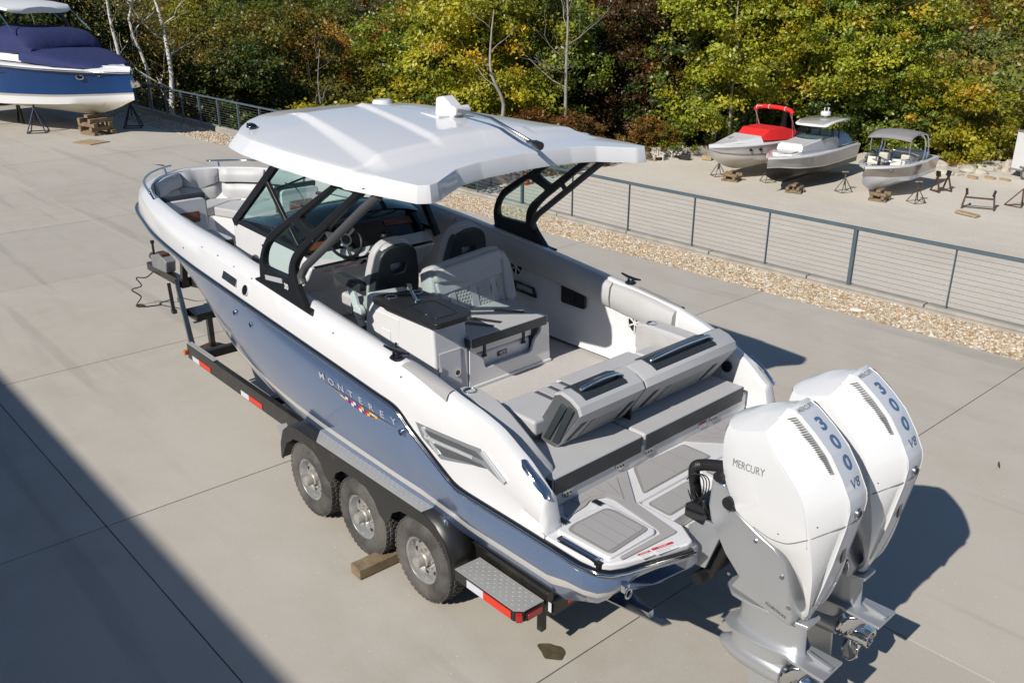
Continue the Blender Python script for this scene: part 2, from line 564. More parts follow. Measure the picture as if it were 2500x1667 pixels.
# oil stain: thin dried film on the slab
OIL = mat('oil_stain', (0.085, 0.066, 0.036), 0.6, var=0.35, vscale=18)
P = [(2.604 + 0.10 * math.cos(a) * (1 + 0.22 * math.sin(2 * a + 1) + 0.1 * math.sin(5 * a)), 0.915 + 0.085 * math.sin(a) * (1 + 0.15 * math.cos(3 * a)), 0.0035) for a in np.linspace(0, 6.2, 64)]
o = mk('oil_stain', P, [tuple(range(len(P)))], OIL, loc=(2.6, 0.91, 0.0035))
tag(o, 'small dark brown oil stain on the concrete behind the trailer step', 'stain')

# gravel strip along the fence
GRAVB = mat('gravel_bed', (0.30, 0.235, 0.16), 0.95, var=0.35, vscale=40, bump=0.6, bscale=50, bdist=0.02)
bed = G().box((18, -8.42, -0.05), (56, 1.12, 0.09)).obj('gravel_strip', GRAVB, loc=(0, 0, 0))
tag(bed, kind='structure')
def pebbles(name, n, x0, x1, y0, y1, z, s0, s1, palette, seed, dens=None):
    rs = np.random.RandomState(seed)
    c = np.stack([rs.uniform(x0, x1, n), rs.uniform(y0, y1, n), np.full(n, z)], 1)
    s = rs.uniform(s0, s1, (n, 1)) * np.array([[1, 1, 0.6]]) * rs.uniform(0.6, 1.35, (n, 3))
    base = np.array([[1, 0, 0], [0, 1, 0], [-1, 0.1, 0], [0.1, -1, 0], [0.1, 0.1, 1], [0, 0, -0.8]])
    a = rs.uniform(0, 6.28, n)
    ca, sa = np.cos(a), np.sin(a)
    b = base[None] + rs.normal(0, 0.18, (n, 6, 3))
    b = b * s[:, None, :]
    V = np.stack([b[..., 0] * ca[:, None] - b[..., 1] * sa[:, None], b[..., 0] * sa[:, None] + b[..., 1] * ca[:, None], b[..., 2]], -1) + c[:, None, :]
    f = np.array([[0, 1, 4], [1, 2, 4], [2, 3, 4], [3, 0, 4], [1, 0, 5], [2, 1, 5], [3, 2, 5], [0, 3, 5]])
    F = (f[None] + (np.arange(n) * 6)[:, None, None]).reshape(-1, 3)
    me = bpy.data.meshes.new(name)
    me.from_pydata(V.reshape(-1, 3), [], F)
    pal = np.array(palette)
    col = pal[rs.randint(0, len(pal), n)] * rs.uniform(0.6, 1.1, (n, 1))
    ca_ = me.color_attributes.new('tone', 'FLOAT_COLOR', 'POINT')
    cc = np.ones((n, 6, 4))
    cc[..., :3] = col[:, None, :]
    ca_.data.foreach_set('color', cc.reshape(-1))
    return me

def tone_mat(name, rough):
    m = bpy.data.materials.new(name)
    m.use_nodes = True
    nt = m.node_tree
    b = nt.nodes['Principled BSDF']
    b.inputs['Roughness'].default_value = rough
    at = nt.nodes.new('ShaderNodeAttribute')
    at.attribute_name = 'tone'
    nt.links.new(at.outputs[0], b.inputs['Base Color'])
    return m
PEB = tone_mat('pebble_stone', 0.8)
pal = [(0.52, 0.42, 0.29), (0.48, 0.34, 0.19), (0.60, 0.53, 0.42), (0.42, 0.27, 0.14), (0.66, 0.62, 0.54), (0.34, 0.24, 0.15), (0.56, 0.50, 0.42)]
for nm, n, x0, x1, s0, s1, sd in (('gravel', 30000, 1.0, 16.0, 0.014, 0.036, 1), ('gravel', 9000, 26, 44, 0.025, 0.05, 2)):
    me = pebbles(nm, n, x0, x1, -8.96, -7.86, -0.003, s0, s1, pal, sd)
    me.materials.append(PEB)
    o = bpy.data.objects.new(nm, me)
    COL.objects.link(o)
    tag(o, 'tan and white river gravel along the cable fence', 'gravel', kind='stuff')

def fy(x):
    return -8.94 - 0.02 * max(0.0, x - 10)
# retaining wall with its top kerb
LOTZ = -4.4
wl = G()
wl.loft([[(x, fy(x) + 0.10, 0.045), (x, fy(x) - 0.16, 0.045), (x, fy(x) - 0.20, LOTZ - 1.2), (x, fy(x) + 0.10, LOTZ - 1.2)] for x in (-12, 10, 31, 46)], True, True, True)
wall = wl.obj('retaining_wall', CURB, loc=(0, 0, 0), smooth=None)
tag(wall, 'low concrete retaining wall under the cable fence', 'wall')
for k in range(24):
    x = -2 + k * 2.05
    G().box((x + 1.02, fy(x + 1) - 0.03, 0.075), (2.03, 0.2, 0.06), (0, 0, math.atan2(fy(x + 2) - fy(x), 2))).obj('kerb_stone', CURB, wall, smooth=None, bevel=0.012, seg=1)

# cable fence: one thing; every post a part, the rail a part, the cables one part each
fence = thing('cable_fence', 'long blue grey metal cable fence along the gravel strip', 'fence', (10, -8.94, 0.0))
px_ = [x for x in np.arange(-4.1, 46, 1.62)]
off = 5.45 - min(px_, key=lambda v: abs(v - 5.45))
px_ = [x + off for x in px_]
i0 = min(range(len(px_)), key=lambda i: abs(px_[i] - 5.45))
H = 1.075
for i, x in enumerate(px_):
    main = (i - i0) % 5 == 0 or x > 25
    g = G()
    if main:
        g.box((x, fy(x) + 0.0, H / 2 + 0.02), (0.06, 0.06, H - 0.05)).box((x, fy(x), 0.055), (0.16, 0.12, 0.012))
    else:
        g.box((x, fy(x), H / 2 + 0.03), (0.016, 0.04, H - 0.06)).box((x, fy(x), 0.052), (0.06, 0.06, 0.01))
    g.obj('post', FENCEM, fence, smooth=None)
rp = [(x, fy(x), H) for x in (px_[0], 10, px_[-1])]
g = G()
for a, b in zip(rp[:-1], rp[1:]):
    g.bar(a, b, 0.075, 0.05)
g.obj('top_rail', FENCEM, fence, smooth=None, bevel=0.008)
for k in range(11):
    z = 0.13 + k * 0.083
    g = G().tube([(x, fy(x), z) for x in (px_[0], 10, px_[-1])], 0.0035, 5)
    g.obj('cable', CABLE, fence)

# lower gravel lot
def lot_mat():
    m = bpy.data.materials.new('pale_gravel_lot')
    m.use_nodes = True
    nt = m.node_tree
    b = nt.nodes['Principled BSDF']
    b.inputs['Roughness'].default_value = 0.95
    c = _mix(nt, (0.545, 0.495, 0.425), (0.625, 0.575, 0.50), _ramp(nt, _noise(nt, 0.16, 5, 0.6), 0.35, 0.65))
    c = _mix(nt, c, (0.66, 0.62, 0.55), _mul(nt, _ramp(nt, _noise(nt, 1.1, 6, 0.7, stretch=(0.4, 1.6, 1)), 0.48, 0.7), 0.6))
    c = _mix(nt, c, (0.34, 0.29, 0.23), _mul(nt, _ramp(nt, _noise(nt, 16, 5, 0.8), 0.45, 0.7), 0.5))
    nt.links.new(c, b.inputs['Base Color'])
    _bump(nt, b, _noise(nt, 22, 5, 0.8), 0.6, 0.03)
    return m
LOTM = lot_mat()
# edge of the lot (away from the wall), then the ground falls to the wood
EDGE = [(44, -9.3), (33, -12), (31.5, -22), (31.0, -30), (30.2, -38), (27, -43), (20, -46.5), (15, -50), (5, -54), (-12, -58), (-40, -60)]
def lot_inside(x, y):
    # signed distance-like value: positive inside the lot
    best = 1e9
    inside = True
    for (ax, ay), (bx, by) in zip(EDGE[:-1], EDGE[1:]):
        dx, dy = bx - ax, by - ay
        L2 = dx * dx + dy * dy
        t = max(0, min(1, ((x - ax) * dx + (y - ay) * dy) / L2))
        d = math.hypot(x - ax - t * dx, y - ay - t * dy)
        if d < best:
            best = d
            inside = (dx * (y - ay) - dy * (x - ax)) < 0
    return best if inside else -best
def terr(x, y):
    d = -lot_inside(x, y)
    if d <= 0: return LOTZ
    z = LOTZ - min(d, 42) * 0.32 + 0.35 * math.sin(x * 0.31) * math.sin(y * 0.27) * min(1, d / 6)
    r = math.hypot(x + 1, y - 5)
    if r > 100: z += (r - 100) * 0.17
    return z
xs = [-42 + 1.5 * i for i in range(58)]
ys = [-9.2 - 1.5 * i for i in range(36)]
V, F = grid_mesh(xs, ys, lambda x, y: LOTZ + 0.03 * math.sin(x * 0.9 + y * 0.4) + 0.02 * math.sin(y * 1.7))
F = [f for f in F if lot_inside(sum(V[i][0] for i in f) / 4, sum(V[i][1] for i in f) / 4) > -1.2]
lot = mk('gravel_lot', V, F, LOTM, loc=(0, 0, 0), smooth=180)
tag(lot, kind='structure')
SOIL = mat('forest_floor', (0.045, 0.035, 0.02), 0.95, var=0.5, vscale=0.6, col2=(0.05, 0.06, 0.015), c2scale=0.4, c2lo=0.45, c2hi=0.6)
xs = [-120 + 9 * i for i in range(66)]
ys = [-9.6 - 8 * i for i in range(56)]
V, F = grid_mesh(xs, ys, lambda x, y: terr(x, y) - 0.12 - (0.6 if lot_inside(x, y) > 0 else 0))
hill = mk('wooded_hillside', V, F, SOIL, loc=(0, 0, 0), smooth=180)
tag(hill, kind='structure')
# ground to the horizon
V, F = grid_mesh([-2500, -600, -130, 480, 2500], [-2500, -470, -9.8, 15.9, 2500], lambda x, y: -14)
gr = mk('ground', V, F, SOIL, loc=(0, 0, 0))
tag(gr, kind='structure')

# the showroom behind the camera: its eave throws the shade edge at y = 2.8
bld = thing('showroom_building', 'grey metal sided showroom building beside the yard', 'building', (8, 20, 0))
eave = 2.80 + 1.32 * 6.9
G().box((6, eave + 7.2, 3.4), (60, 14, 6.8)).obj('wall', BUILD, bld, smooth=None)
G().box((6, eave + 7.1, 6.85), (60.8, 14.6, 0.16)).obj('roof', ROOFM, bld, smooth=None)
# ================================================================== TREES
def leaf_mat():
    m = bpy.data.materials.new('leaf')
    m.use_nodes = True
    nt = m.node_tree
    for n in list(nt.nodes):
        if n.type == 'BSDF_PRINCIPLED': nt.nodes.remove(n)
    out = nt.nodes['Material Output']
    oi = nt.nodes.new('ShaderNodeObjectInfo')
    at = nt.nodes.new('ShaderNodeAttribute')
    at.attribute_name = 'tone'
    mul = nt.nodes.new('ShaderNodeMix')
    mul.data_type = 'RGBA'
    mul.blend_type = 'MULTIPLY'
    mul.inputs[0].default_value = 1.0
    nt.links.new(oi.outputs['Color'], mul.inputs[6])
    nt.links.new(at.outputs[0], mul.inputs[7])
    d = nt.nodes.new('ShaderNodeBsdfDiffuse')
    t = nt.nodes.new('ShaderNodeBsdfTranslucent')
    g = nt.nodes.new('ShaderNodeBsdfGlossy')
    g.inputs['Roughness'].default_value = 0.45
    for s in (d, t):
        nt.links.new(mul.outputs[2], s.inputs[0])
    m1 = nt.nodes.new('ShaderNodeMixShader')
    m1.inputs[0].default_value = 0.38
    nt.links.new(d.outputs[0], m1.inputs[1])
    nt.links.new(t.outputs[0], m1.inputs[2])
    m2 = nt.nodes.new('ShaderNodeMixShader')
    m2.inputs[0].default_value = 0.04
    nt.links.new(m1.outputs[0], m2.inputs[1])
    nt.links.new(g.outputs[0], m2.inputs[2])
    nt.links.new(m2.outputs[0], out.inputs[0])
    return m
LEAF = leaf_mat()

def crown_mesh(name, seed, H, W, base, nclump, nleaf, lsize, spread, lobes=5, accent=0.06, thin=0.0):
    """a crown of leaf-sized faces: boughs (lobes) of clumps, each clump a puff of leaves; the trunk foot is at the origin"""
    rs = np.random.RandomState(seed)
    C = []
    lob = []
    for k in range(lobes):
        a = 2.399 * k + rs.uniform(-.4, .4)
        hh = base + (H - base) * (0.12 + 0.76 * (k + 0.5) / lobes)
        env = W * 0.5 * math.sin(math.pi * min(0.97, 0.22 + 0.70 * (hh - base) / (H - base))) ** 0.7
        lob.append((math.cos(a) * env * 0.62, math.sin(a) * env * 0.62, hh, env * rs.uniform(0.5, 0.72)))
    lob.append((0, 0, H - W * 0.2, W * 0.22))
    for _ in range(nclump):
        lx, ly, lz, lr = lob[rs.randint(len(lob))]
        v = rs.normal(0, 1, 3)
        v /= np.linalg.norm(v)
        r = lr * rs.uniform(0.55, 1.0) ** 0.6
        p = np.array([lx, ly, lz]) + v * r * np.array([1, 1, 0.72])
        p[2] = max(p[2], base * 0.55)
        C.append((p, v))
    n = nclump * nleaf
    cen = np.array([c[0] for c in C]).repeat(nleaf, 0)
    out = np.array([c[1] for c in C]).repeat(nleaf, 0)
    cs = rs.uniform(0.6, 1.25, nclump).repeat(nleaf)
    pos = cen + rs.normal(0, 1, (n, 3)) * (spread * cs)[:, None] * np.array([1, 1, 0.6])
    nrm = out * 0.5 + np.array([0, 0, 0.6]) + rs.normal(0, 0.65, (n, 3))
    nrm /= np.linalg.norm(nrm, axis=1, keepdims=True)
    t = np.cross(nrm, rs.normal(0, 1, (n, 3)))
    t /= np.linalg.norm(t, axis=1, keepdims=True) + 1e-9
    b = np.cross(nrm, t)
    s = lsize * rs.uniform(0.55, 1.3, (n, 1))
    V = np.stack([pos - t * s, pos - b * s * 0.55, pos + t * s, pos + b * s * 0.55], 1).reshape(-1, 3)
    F = np.arange(n * 4).reshape(-1, 4)
    me = bpy.data.meshes.new(name)
    me.from_pydata(V, [], F)
    ct = rs.uniform(0.72, 1.25, nclump).repeat(nleaf)
    tone = np.ones((n, 3)) * (ct * rs.uniform(0.8, 1.2, n))[:, None]
    warm = (rs.rand(nclump) < accent).repeat(nleaf) | (rs.rand(n) < accent * 0.5)
    tone[warm] *= np.array([1.45, 0.98, 0.8])
    yel = (rs.rand(nclump) < 0.22).repeat(nleaf)
    tone[yel] *= np.array([1.25, 1.1, 0.8])
    ca = me.color_attributes.new('tone', 'FLOAT_COLOR', 'POINT')
    cc = np.ones((n, 4, 4))
    cc[..., :3] = tone[:, None, :]
    ca.data.foreach_set('color', cc.reshape(-1))
    me.materials.append(LEAF)
    return me

def trunk_mesh(name, seed, H, r, nl, material, W, low=0.35, twigs=0, lean=0.06, wild=1.0):
    rs = random.Random(seed)
    g = G()
    P = [Vector((0, 0, -0.4))]
    for k in range(1, 7):
        P.append(Vector((rs.uniform(-1, 1) * lean * H * k / 6, rs.uniform(-1, 1) * lean * H * k / 6, H * k / 6)))
    P = smoothpath(P, 3)
    g.tube(P, [r * (1.25 if i == 0 else 1) * (1 - 0.85 * i / (len(P) - 1)) for i in range(len(P))], 8)
    for k in range(nl):
        i = int(len(P) * (low + (0.93 - low) * (k + 0.5) / nl))
        p = P[i]
        a = k * 2.4 + rs.uniform(-.5, .5)
        L = W * 0.5 * rs.uniform(0.55, 1.0)
        q = [p]
        d = Vector((math.cos(a), math.sin(a), rs.uniform(0.25, 0.9))).normalized()
        for j in range(4):
            d = (d + Vector((rs.uniform(-.35, .35), rs.uniform(-.35, .35), rs.uniform(-.15, .3))) * wild).normalized()
            q.append(q[-1] + d * L / 4)
        r0 = r * (1 - 0.85 * i / (len(P) - 1)) * 0.55
        g.tube(q, [r0, r0 * .75, r0 * .55, r0 * .38, r0 * .15], 6)
        for tw in range(twigs):
            j = rs.randint(1, 4)
            d2 = (d + Vector((rs.uniform(-1, 1), rs.uniform(-1, 1), rs.uniform(-.4, .9)))).normalized()
            e = q[j]
            w = [e]
            for m in range(3):
                d2 = (d2 + Vector((rs.uniform(-.4, .4), rs.uniform(-.4, .4), rs.uniform(-.2, .3)))).normalized()
                w.append(w[-1] + d2 * L * 0.17)
            g.tube(w, [r0 * .3, r0 * .2, r0 * .14, r0 * .05], 4)
    me_o = g.obj(name, material, smooth=180)
    me = me_o.data
    bpy.data.objects.remove(me_o)
    return me

PROTO = []
for k, (H_, W_, b_, ncl, nlf, ls, sp, lb, ac) in enumerate([
        (12.5, 8.5, 2.2, 230, 105, 0.115, 0.33, 9, 0.05), (14.0, 9.0, 3.0, 250, 105, 0.115, 0.34, 10, 0.07),
        (10.5, 7.5, 1.4, 200, 105, 0.11, 0.31, 8, 0.05), (13.0, 7.5, 2.4, 210, 100, 0.105, 0.31, 10, 0.10),
        (9.0, 7.0, 0.9, 190, 100, 0.11, 0.30, 7, 0.14)]):
    PROTO.append((crown_mesh('crown', 40 + k, H_, W_, b_, ncl, nlf, ls, sp, lb, ac), trunk_mesh('trunk', 70 + k, H_ * 0.93, 0.20, 11, BRANCH, W_), H_))
BUSH = [crown_mesh('foliage', 90 + k, 3.6, 4.2, 0.3, 110, 80, 0.085, 0.20, 6, 0.05) for k in range(3)]
BUSHT = [trunk_mesh('stem', 95 + k, 3.0, 0.05, 9, BRANCH, 3.4, 0.1) for k in range(2)]
SPARSE = crown_mesh('crown', 120, 11.0, 6.5, 3.0, 80, 34, 0.058, 0.5, 8, 0.12)
FAR = [crown_mesh('crown', 130 + k, 11.0, 9.0, 1.5, 120, 60, 0.24, 0.50, 7, 0.05) for k in range(3)]
FART = trunk_mesh('trunk', 140, 10, 0.2, 5, BRANCH, 7)

def put(name, label, cat, x, y, z, crown, trunk, colr, sc=1.0, rz=0.0, group=None, cn='crown', tn='trunk', sz=None):
    t = thing(name, label, cat, (x, y, z), group)
    t.rotation_euler = (0, 0, rz)
    t.scale = (sc, sc, sc * (sz or 1))
    for nm, me in ((tn, trunk), (cn, crown)):
        if me is None: continue
        o = bpy.data.objects.new(nm, me)
        COL.objects.link(o)
        o.parent = t
        if nm == cn: o.color = (*colr, 1)
    return t

_F = _f
_R = Vector((math.sin(_y), -math.cos(_y), 0))
_U = _R.cross(_F)
def scr(p):
    d = Vector(p) - Vector(cam.location)
    z = d.dot(_F)
    if z < 1: return None
    return (1250 + 2167.9 * d.dot(_R) / z, 833.5 - 2167.9 * d.dot(_U) / z)

GREENS = [(0.235, 0.255, 0.020), (0.150, 0.205, 0.024), (0.085, 0.130, 0.026), (0.285, 0.275, 0.020), (0.060, 0.095, 0.022), (0.175, 0.170, 0.024)]
AUTUMN = [(0.34, 0.20, 0.025), (0.25, 0.105, 0.018), (0.28, 0.22, 0.035), (0.085, 0.05, 0.014)]
ADJ = ['yellow green', 'mid green', 'deep green', 'bright yellow green', 'dark green', 'olive']
ADJA = ['golden', 'rust orange', 'straw yellow', 'dark brown']
def at_px(u, r):
    d = _F + _R * ((u - 1250) / 2167.9)
    d = Vector((d.x, d.y, 0)).normalized()
    return cam.location.x + d.x * r, cam.location.y + d.y * r

placed = []
rs = random.Random(21)
# front of the wood: (photo column, distance, crown kind, green/autumn index, scale, label)
FRONT = [
    (40, 50, 2, 4, 1.0, 'dark green tree behind the hardtop of the blue cruiser'), (150, 49, 1, 2, .9, 'deep green tree behind the middle of the blue cruiser'),
    (255, 49, 4, 4, 1.1, 'dark leafy tree right above the bow of the blue cruiser'), (335, 56, 0, 2, .9, 'deep green tree left of the pale stems'),
    (440, 58, 3, 12, .9, 'straw yellow tree behind the left pale stem'), (530, 60, 0, 5, .95, 'olive tree behind the curved pale stem'),
    (600, 54, 2, 12, .85, 'small straw yellow tree behind the leaning pale stem'), (665, 50, 4, 2, 1.0, 'deep green low tree right of the pale stems'),
    (745, 52, 1, 5, .85, 'olive tree left of the bare shrub like tree'), (800, 60, 0, 4, 1.0, 'dark tree behind the bare shrub like tree'),
    (890, 58, 1, 10, .95, 'golden crowned tree above the front of the hardtop'), (960, 53, 2, 0, 1.0, 'yellow green tree right of the golden crown'),
    (1040, 56, 1, 1, .95, 'mid green tree above the antenna puck'), (1120, 51, 0, 3, .95, 'bright yellow green tree behind the broken dead trunk'),
    (1205, 53, 2, 0, 1.15, 'broad yellow green tree above the folded light mast'), (1290, 55, 1, 1, .95, 'mid green tree left of the drooping dead tree'),
    (1365, 60, 3, 4, 1.1, 'dark green tree behind the drooping dead tree'), (1440, 62, 0, 4, 1.0, 'darkest green tree of the gap in the wood'),
    (1500, 58, 3, 13, .95, 'dark brown tree on the left of the gap in the wood'), (1570, 60, 1, 13, .9, 'dark brown tree on the right of the gap in the wood'),
    (1635, 58, 2, 2, 1.1, 'deep green tree left of the big bright trees'), (1700, 56, 2, 0, 1.1, 'yellow green tree directly above the red bimini'),
    (1770, 58, 1, 3, .95, 'tall bright yellow green tree above the red covered boat'), (1850, 57, 0, 0, 1.05, 'yellow green tree left of the radar dome'),
    (1935, 59, 1, 1, 1.0, 'tall mid green tree above the radar dome'), (2020, 58, 0, 0, 1.0, 'yellow green tree right of the radar dome'),
    (2090, 61, 2, 1, 1.05, 'mid green tree at the right end of the big bright trees'), (2150, 66, 4, 5, .72, 'olive tree where the wood drops to the hillside'),
    (2235, 63, 4, 0, .52, 'small yellow green tree above the grey bimini'), (2330, 66, 4, 12, .5, 'straw yellow tree above the white rocks'),
    (2420, 62, 2, 0, .5, 'yellow green tree left of the cargo trailer roof'), (2490, 60, 3, 5, .55, 'slim olive tree at the right edge by the cargo trailer'),
]
for u, r, k, ci, sc_, lab in FRONT:
    x, y = at_px(u, r)
    placed.append((x, y))
    col = GREENS[ci] if ci < 10 else AUTUMN[ci - 10]
    v = rs.uniform(0.9, 1.1) * (0.72 if u < 700 else (0.95 if u < 1000 else (1.0 if 1320 < u < 1640 else 1.28)))  # shade on the left of the wood painted as darker leaf colour
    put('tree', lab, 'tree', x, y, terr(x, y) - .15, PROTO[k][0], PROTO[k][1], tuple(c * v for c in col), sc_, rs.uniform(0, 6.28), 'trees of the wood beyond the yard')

ZONES = [(330, 'above the blue cruiser'), (620, 'above the fence bend'), (850, 'above the hardtop tip'), (1090, 'above the antenna puck'), (1350, 'above the light mast'),
         (1650, 'above the dark gap'), (1850, 'above the red covered boat'), (2080, 'above the radar dome'), (2300, 'above the grey bimini'), (9999, 'above the cargo trailer')]
seen = {}
cand = []
for _ in range(5000):
    r = rs.uniform(60, 150)
    u = rs.uniform(-120, 2640)
    x, y = at_px(u, r)
    if y > -13 or -lot_inside(x, y) < 9: continue
    cand.append((r, u, x, y))
cand.sort()
n_far = 0
for r, u, x, y in cand:
    gap = 4.6 if r < 80 else (5.6 if r < 110 else 7.5)
    if any((x - a) ** 2 + (y - b) ** 2 < gap * gap for a, b in placed): continue
    if n_far > 205: break
    if r > 95 and u < 2000 and rs.random() < .6: continue
    if u > 2080 and r < 76: continue
    if rs.random() < .16:
        ai = rs.choice([0, 0, 1, 2]); col = AUTUMN[ai]; adj = ADJA[ai]
    else:
        ci = rs.choice([0, 1, 1, 2, 2, 4, 5, 5]); col = GREENS[ci]; adj = ADJ[ci]
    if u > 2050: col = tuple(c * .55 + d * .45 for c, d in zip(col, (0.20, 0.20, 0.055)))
    v = rs.uniform(0.8, 1.2) * (0.75 if u < 900 else (1.25 if u > 1650 else 1.0))  # left slope crowns darkened in their colour to stand for shade
    kind = rs.randrange(3)
    zone = [s_ for lim, s_ in ZONES if u < lim][0]
    size = ['broad', 'rounded', 'ragged'][kind]
    sc_ = rs.uniform(0.75, 1.2)
    size = ('small ' if sc_ < .88 else ('large ' if sc_ > 1.07 else '')) + size
    band = 'low on the slope' if r < 70 else ('midway up the slope' if r < 84 else ('high on the slope' if r < 104 else ('near the slope top' if r < 125 else 'atop the slope')))
    lab = '%s %s tree %s %s' % (size, adj, band, zone)
    if lab in seen: continue
    seen[lab] = 1
    n_far += 1
    placed.append((x, y))
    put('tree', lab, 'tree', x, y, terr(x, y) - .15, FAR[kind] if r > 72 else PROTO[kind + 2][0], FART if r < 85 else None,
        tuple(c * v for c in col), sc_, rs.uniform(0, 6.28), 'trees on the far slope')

# far wood that reads as one mass
me = FAR[0]
rsn = np.random.RandomState(3)
bv = np.array([v.co[:] for v in me.vertices])[::1]
bc = np.zeros(len(me.color_attributes['tone'].data) * 4)
me.color_attributes['tone'].data.foreach_get('color', bc)
bc = bc.reshape(-1, 4)
sel = np.arange(len(bv)).reshape(-1, 4)[::4].reshape(-1)
bv, bc = bv[sel], bc[sel]
VV, CC = [], []
for _ in range(330):
    r = rsn.uniform(145, 300)
    ang = _y + rsn.uniform(-0.6, 0.6)
    x, y = -1.2 + r * math.cos(ang), 4.8 + r * math.sin(ang)
    a = rsn.uniform(0, 6.28)
    c, s_ = math.cos(a), math.sin(a)
    k = rsn.uniform(0.9, 1.4)
    q = np.stack([(bv[:, 0] * c - bv[:, 1] * s_) * k, (bv[:, 0] * s_ + bv[:, 1] * c) * k, bv[:, 2] * k], 1) + np.array([x, y, terr(x, y) - 0.5])
    cc = bc.copy()
    base = np.array((GREENS + AUTUMN)[rsn.randint(0, 9)]) * .8 * rsn.uniform(0.8, 1.2)
    cc[:, :3] *= base
    VV.append(q); CC.append(cc)
VV = np.concatenate(VV); CC = np.concatenate(CC)
me2 = bpy.data.meshes.new('far_wood')
me2.from_pydata(VV, [], np.arange(len(VV)).reshape(-1, 4))
ca = me2.color_attributes.new('tone', 'FLOAT_COLOR', 'POINT')
ca.data.foreach_set('color', CC.reshape(-1))
me2.materials.append(LEAF)
o = bpy.data.objects.new('far_wood', me2)
COL.objects.link(o)
tag(o, 'far autumn wood covering the hills', 'wood', kind='stuff')

# bushes along the edge of the lot and outside the left fence
bi = 0
def bush(x, y, z, col, sc, label, k=None):
    global bi
    bi += 1
    k = bi % 3 if k is None else k
    return put('bush', label, 'bush', x, y, z, BUSH[k], BUSHT[k % 2], col, sc, rs.uniform(0, 6.28), 'bushes along the edge of the yard', 'foliage', 'stem')
# ================================================================== THE MAIN BOAT (bow towards +X, port side +Y)
boat = thing('motor_boat', 'big white and slate blue open motor boat with white hardtop on a triple axle trailer', 'boat', (6, 0, 1.4))
SX = [0, 2.4, 3.87, 5.03, 6.7, 8.5, 10.5, 12]
SZ = [1.9, 2.02, 2.17, 2.29, 2.44, 2.5, 2.5, 2.5]
def sheer(x): return interp(x, SX, SZ)
FLOOR = 1.40
PLAT = 1.43

# rub rail line, port side, from the bow round the stern corner
RUBP = [(10.80, 0.0, 2.22), (10.74, .22, 2.217), (10.52, .50, 2.21), (10.07, .86, 2.20), (9.6, 1.03, 2.20), (9.14, 1.145, 2.20),
        (8.53, 1.28, 2.195), (7.88, 1.37, 2.18), (7.23, 1.435, 2.157), (6.77, 1.46, 2.135), (6.04, 1.48, 2.085), (5.12, 1.48, 2.0),
        (4.52, 1.47, 1.935), (4.0, 1.46, 1.875), (3.80, 1.452, 1.85), (3.70, 1.445, 1.81), (3.57, 1.435, 1.71), (3.36, 1.42, 1.58),
        (3.19, 1.415, 1.485), (3.12, 1.41, 1.45), (3.03, 1.41, 1.432), (2.85, 1.4, 1.418), (2.4, 1.39, 1.405), (2.1, 1.38, 1.39),
        (1.92, 1.37, 1.38)]
STERNP = [(1.80, 1.345, 1.376), (1.735, 1.29, 1.374), (1.69, 1.20, 1.372), (1.66, 1.08, 1.37), (1.545, 0.72, 1.37)]
rx = [p[0] for p in RUBP][::-1]
ry = [p[1] for p in RUBP][::-1]
rz = [p[2] for p in RUBP][::-1]
def rub(x):
    return interp(x, rx, ry), interp(x, rx, rz)

# ---- hull: stations along x, points from rub rail down to the keel
CH_X = [2.28, 4.0, 5.0, 6.05, 7.0, 7.6, 8.5, 9.5, 10.2, 10.62, 10.8]
CH_Y = [1.12, 1.135, 1.135, 1.11, 1.03, 0.94, 0.76, 0.46, 0.22, 0.05, 0.0]
CH_Z = [0.78, 0.79, 0.82, 0.877, 0.985, 1.06, 1.22, 1.48, 1.74, 2.02, 2.21]
KZ_X = [2.28, 6.5, 8.0, 9.0, 9.7, 10.3, 10.62, 10.8]
KZ_Z = [0.36, 0.36, 0.42, 0.62, 0.95, 1.45, 1.88, 2.20]
st = [2.28, 2.6, 2.9, 3.03, 3.12, 3.19, 3.36, 3.57, 3.7, 3.8, 4.0, 4.5, 5.1, 5.7, 6.3, 6.9, 7.5, 8.1, 8.7, 9.2, 9.6, 10.0, 10.3, 10.52, 10.66, 10.74, 10.80]
rows, mrow = [], []
for x in st:
    yr, zr = rub(x)
    yc, zc = interp(x, CH_X, CH_Y), interp(x, CH_X, CH_Z)
    kz = interp(x, KZ_X, KZ_Z)
    yc = min(yc, yr)
    fl = interp(x, [6, 8, 9.5, 10.8], [0.0, 0.10, 0.16, 0.0])     # bow flare hollows the topsides
    h = max(0.001, zr - zc)
    # stripe edges as heights above the chine
    a = interp(x, [2.28, 4, 7, 8.4, 9.2], [0.205, 0.215, 0.14, 0.05, 0.01]) * 1.0
    b_ = interp(x, [2.28, 4, 7, 8.4, 9.2], [0.305, 0.30, 0.235, 0.13, 0.02])
    a, b_ = min(a, h * 0.4), min(b_, h * 0.6)
    def side(t):                                                  # t 0 chine .. 1 rail
        y = yc + (yr - yc) * (t ** 0.9)
        y -= fl * math.sin(math.pi * t) * (yr - yc) * 1.2
        y += 0.05 * math.sin(math.pi * min(1, t * 1.0)) * interp(x, [2, 7, 8.5], [1, 1, 0])
        return (y, zc + h * t)
    ts = [1.0, 0.92, 0.8, 0.66, 0.52]
    tb, ta = b_ / h, a / h
    ts = [1 - (1 - tb) * k for k in (0, .12, .28, .46, .64, .82)] + [tb, ta, ta * 0.5, 0.0]
    r = [(x, *side(t)) for t in ts]
    led = interp(x, [6, 8.8], [.045, .004])
    r += [(x, max(yc * .6, yc - led), zc - led * .27), (x, yc * 0.55, zc + (kz - zc) * 0.55), (x, 0.0, kz)]
    rows.append(r)
nm = len(rows[0])
hullrows = dict(zip(st, rows))
full = [r + [(p[0], -p[1], p[2]) for p in r[-2::-1]] for r in rows]
full = densify(full, 2)
g = G()
g.loft(full, cap0=True)
nn = len(full[0])
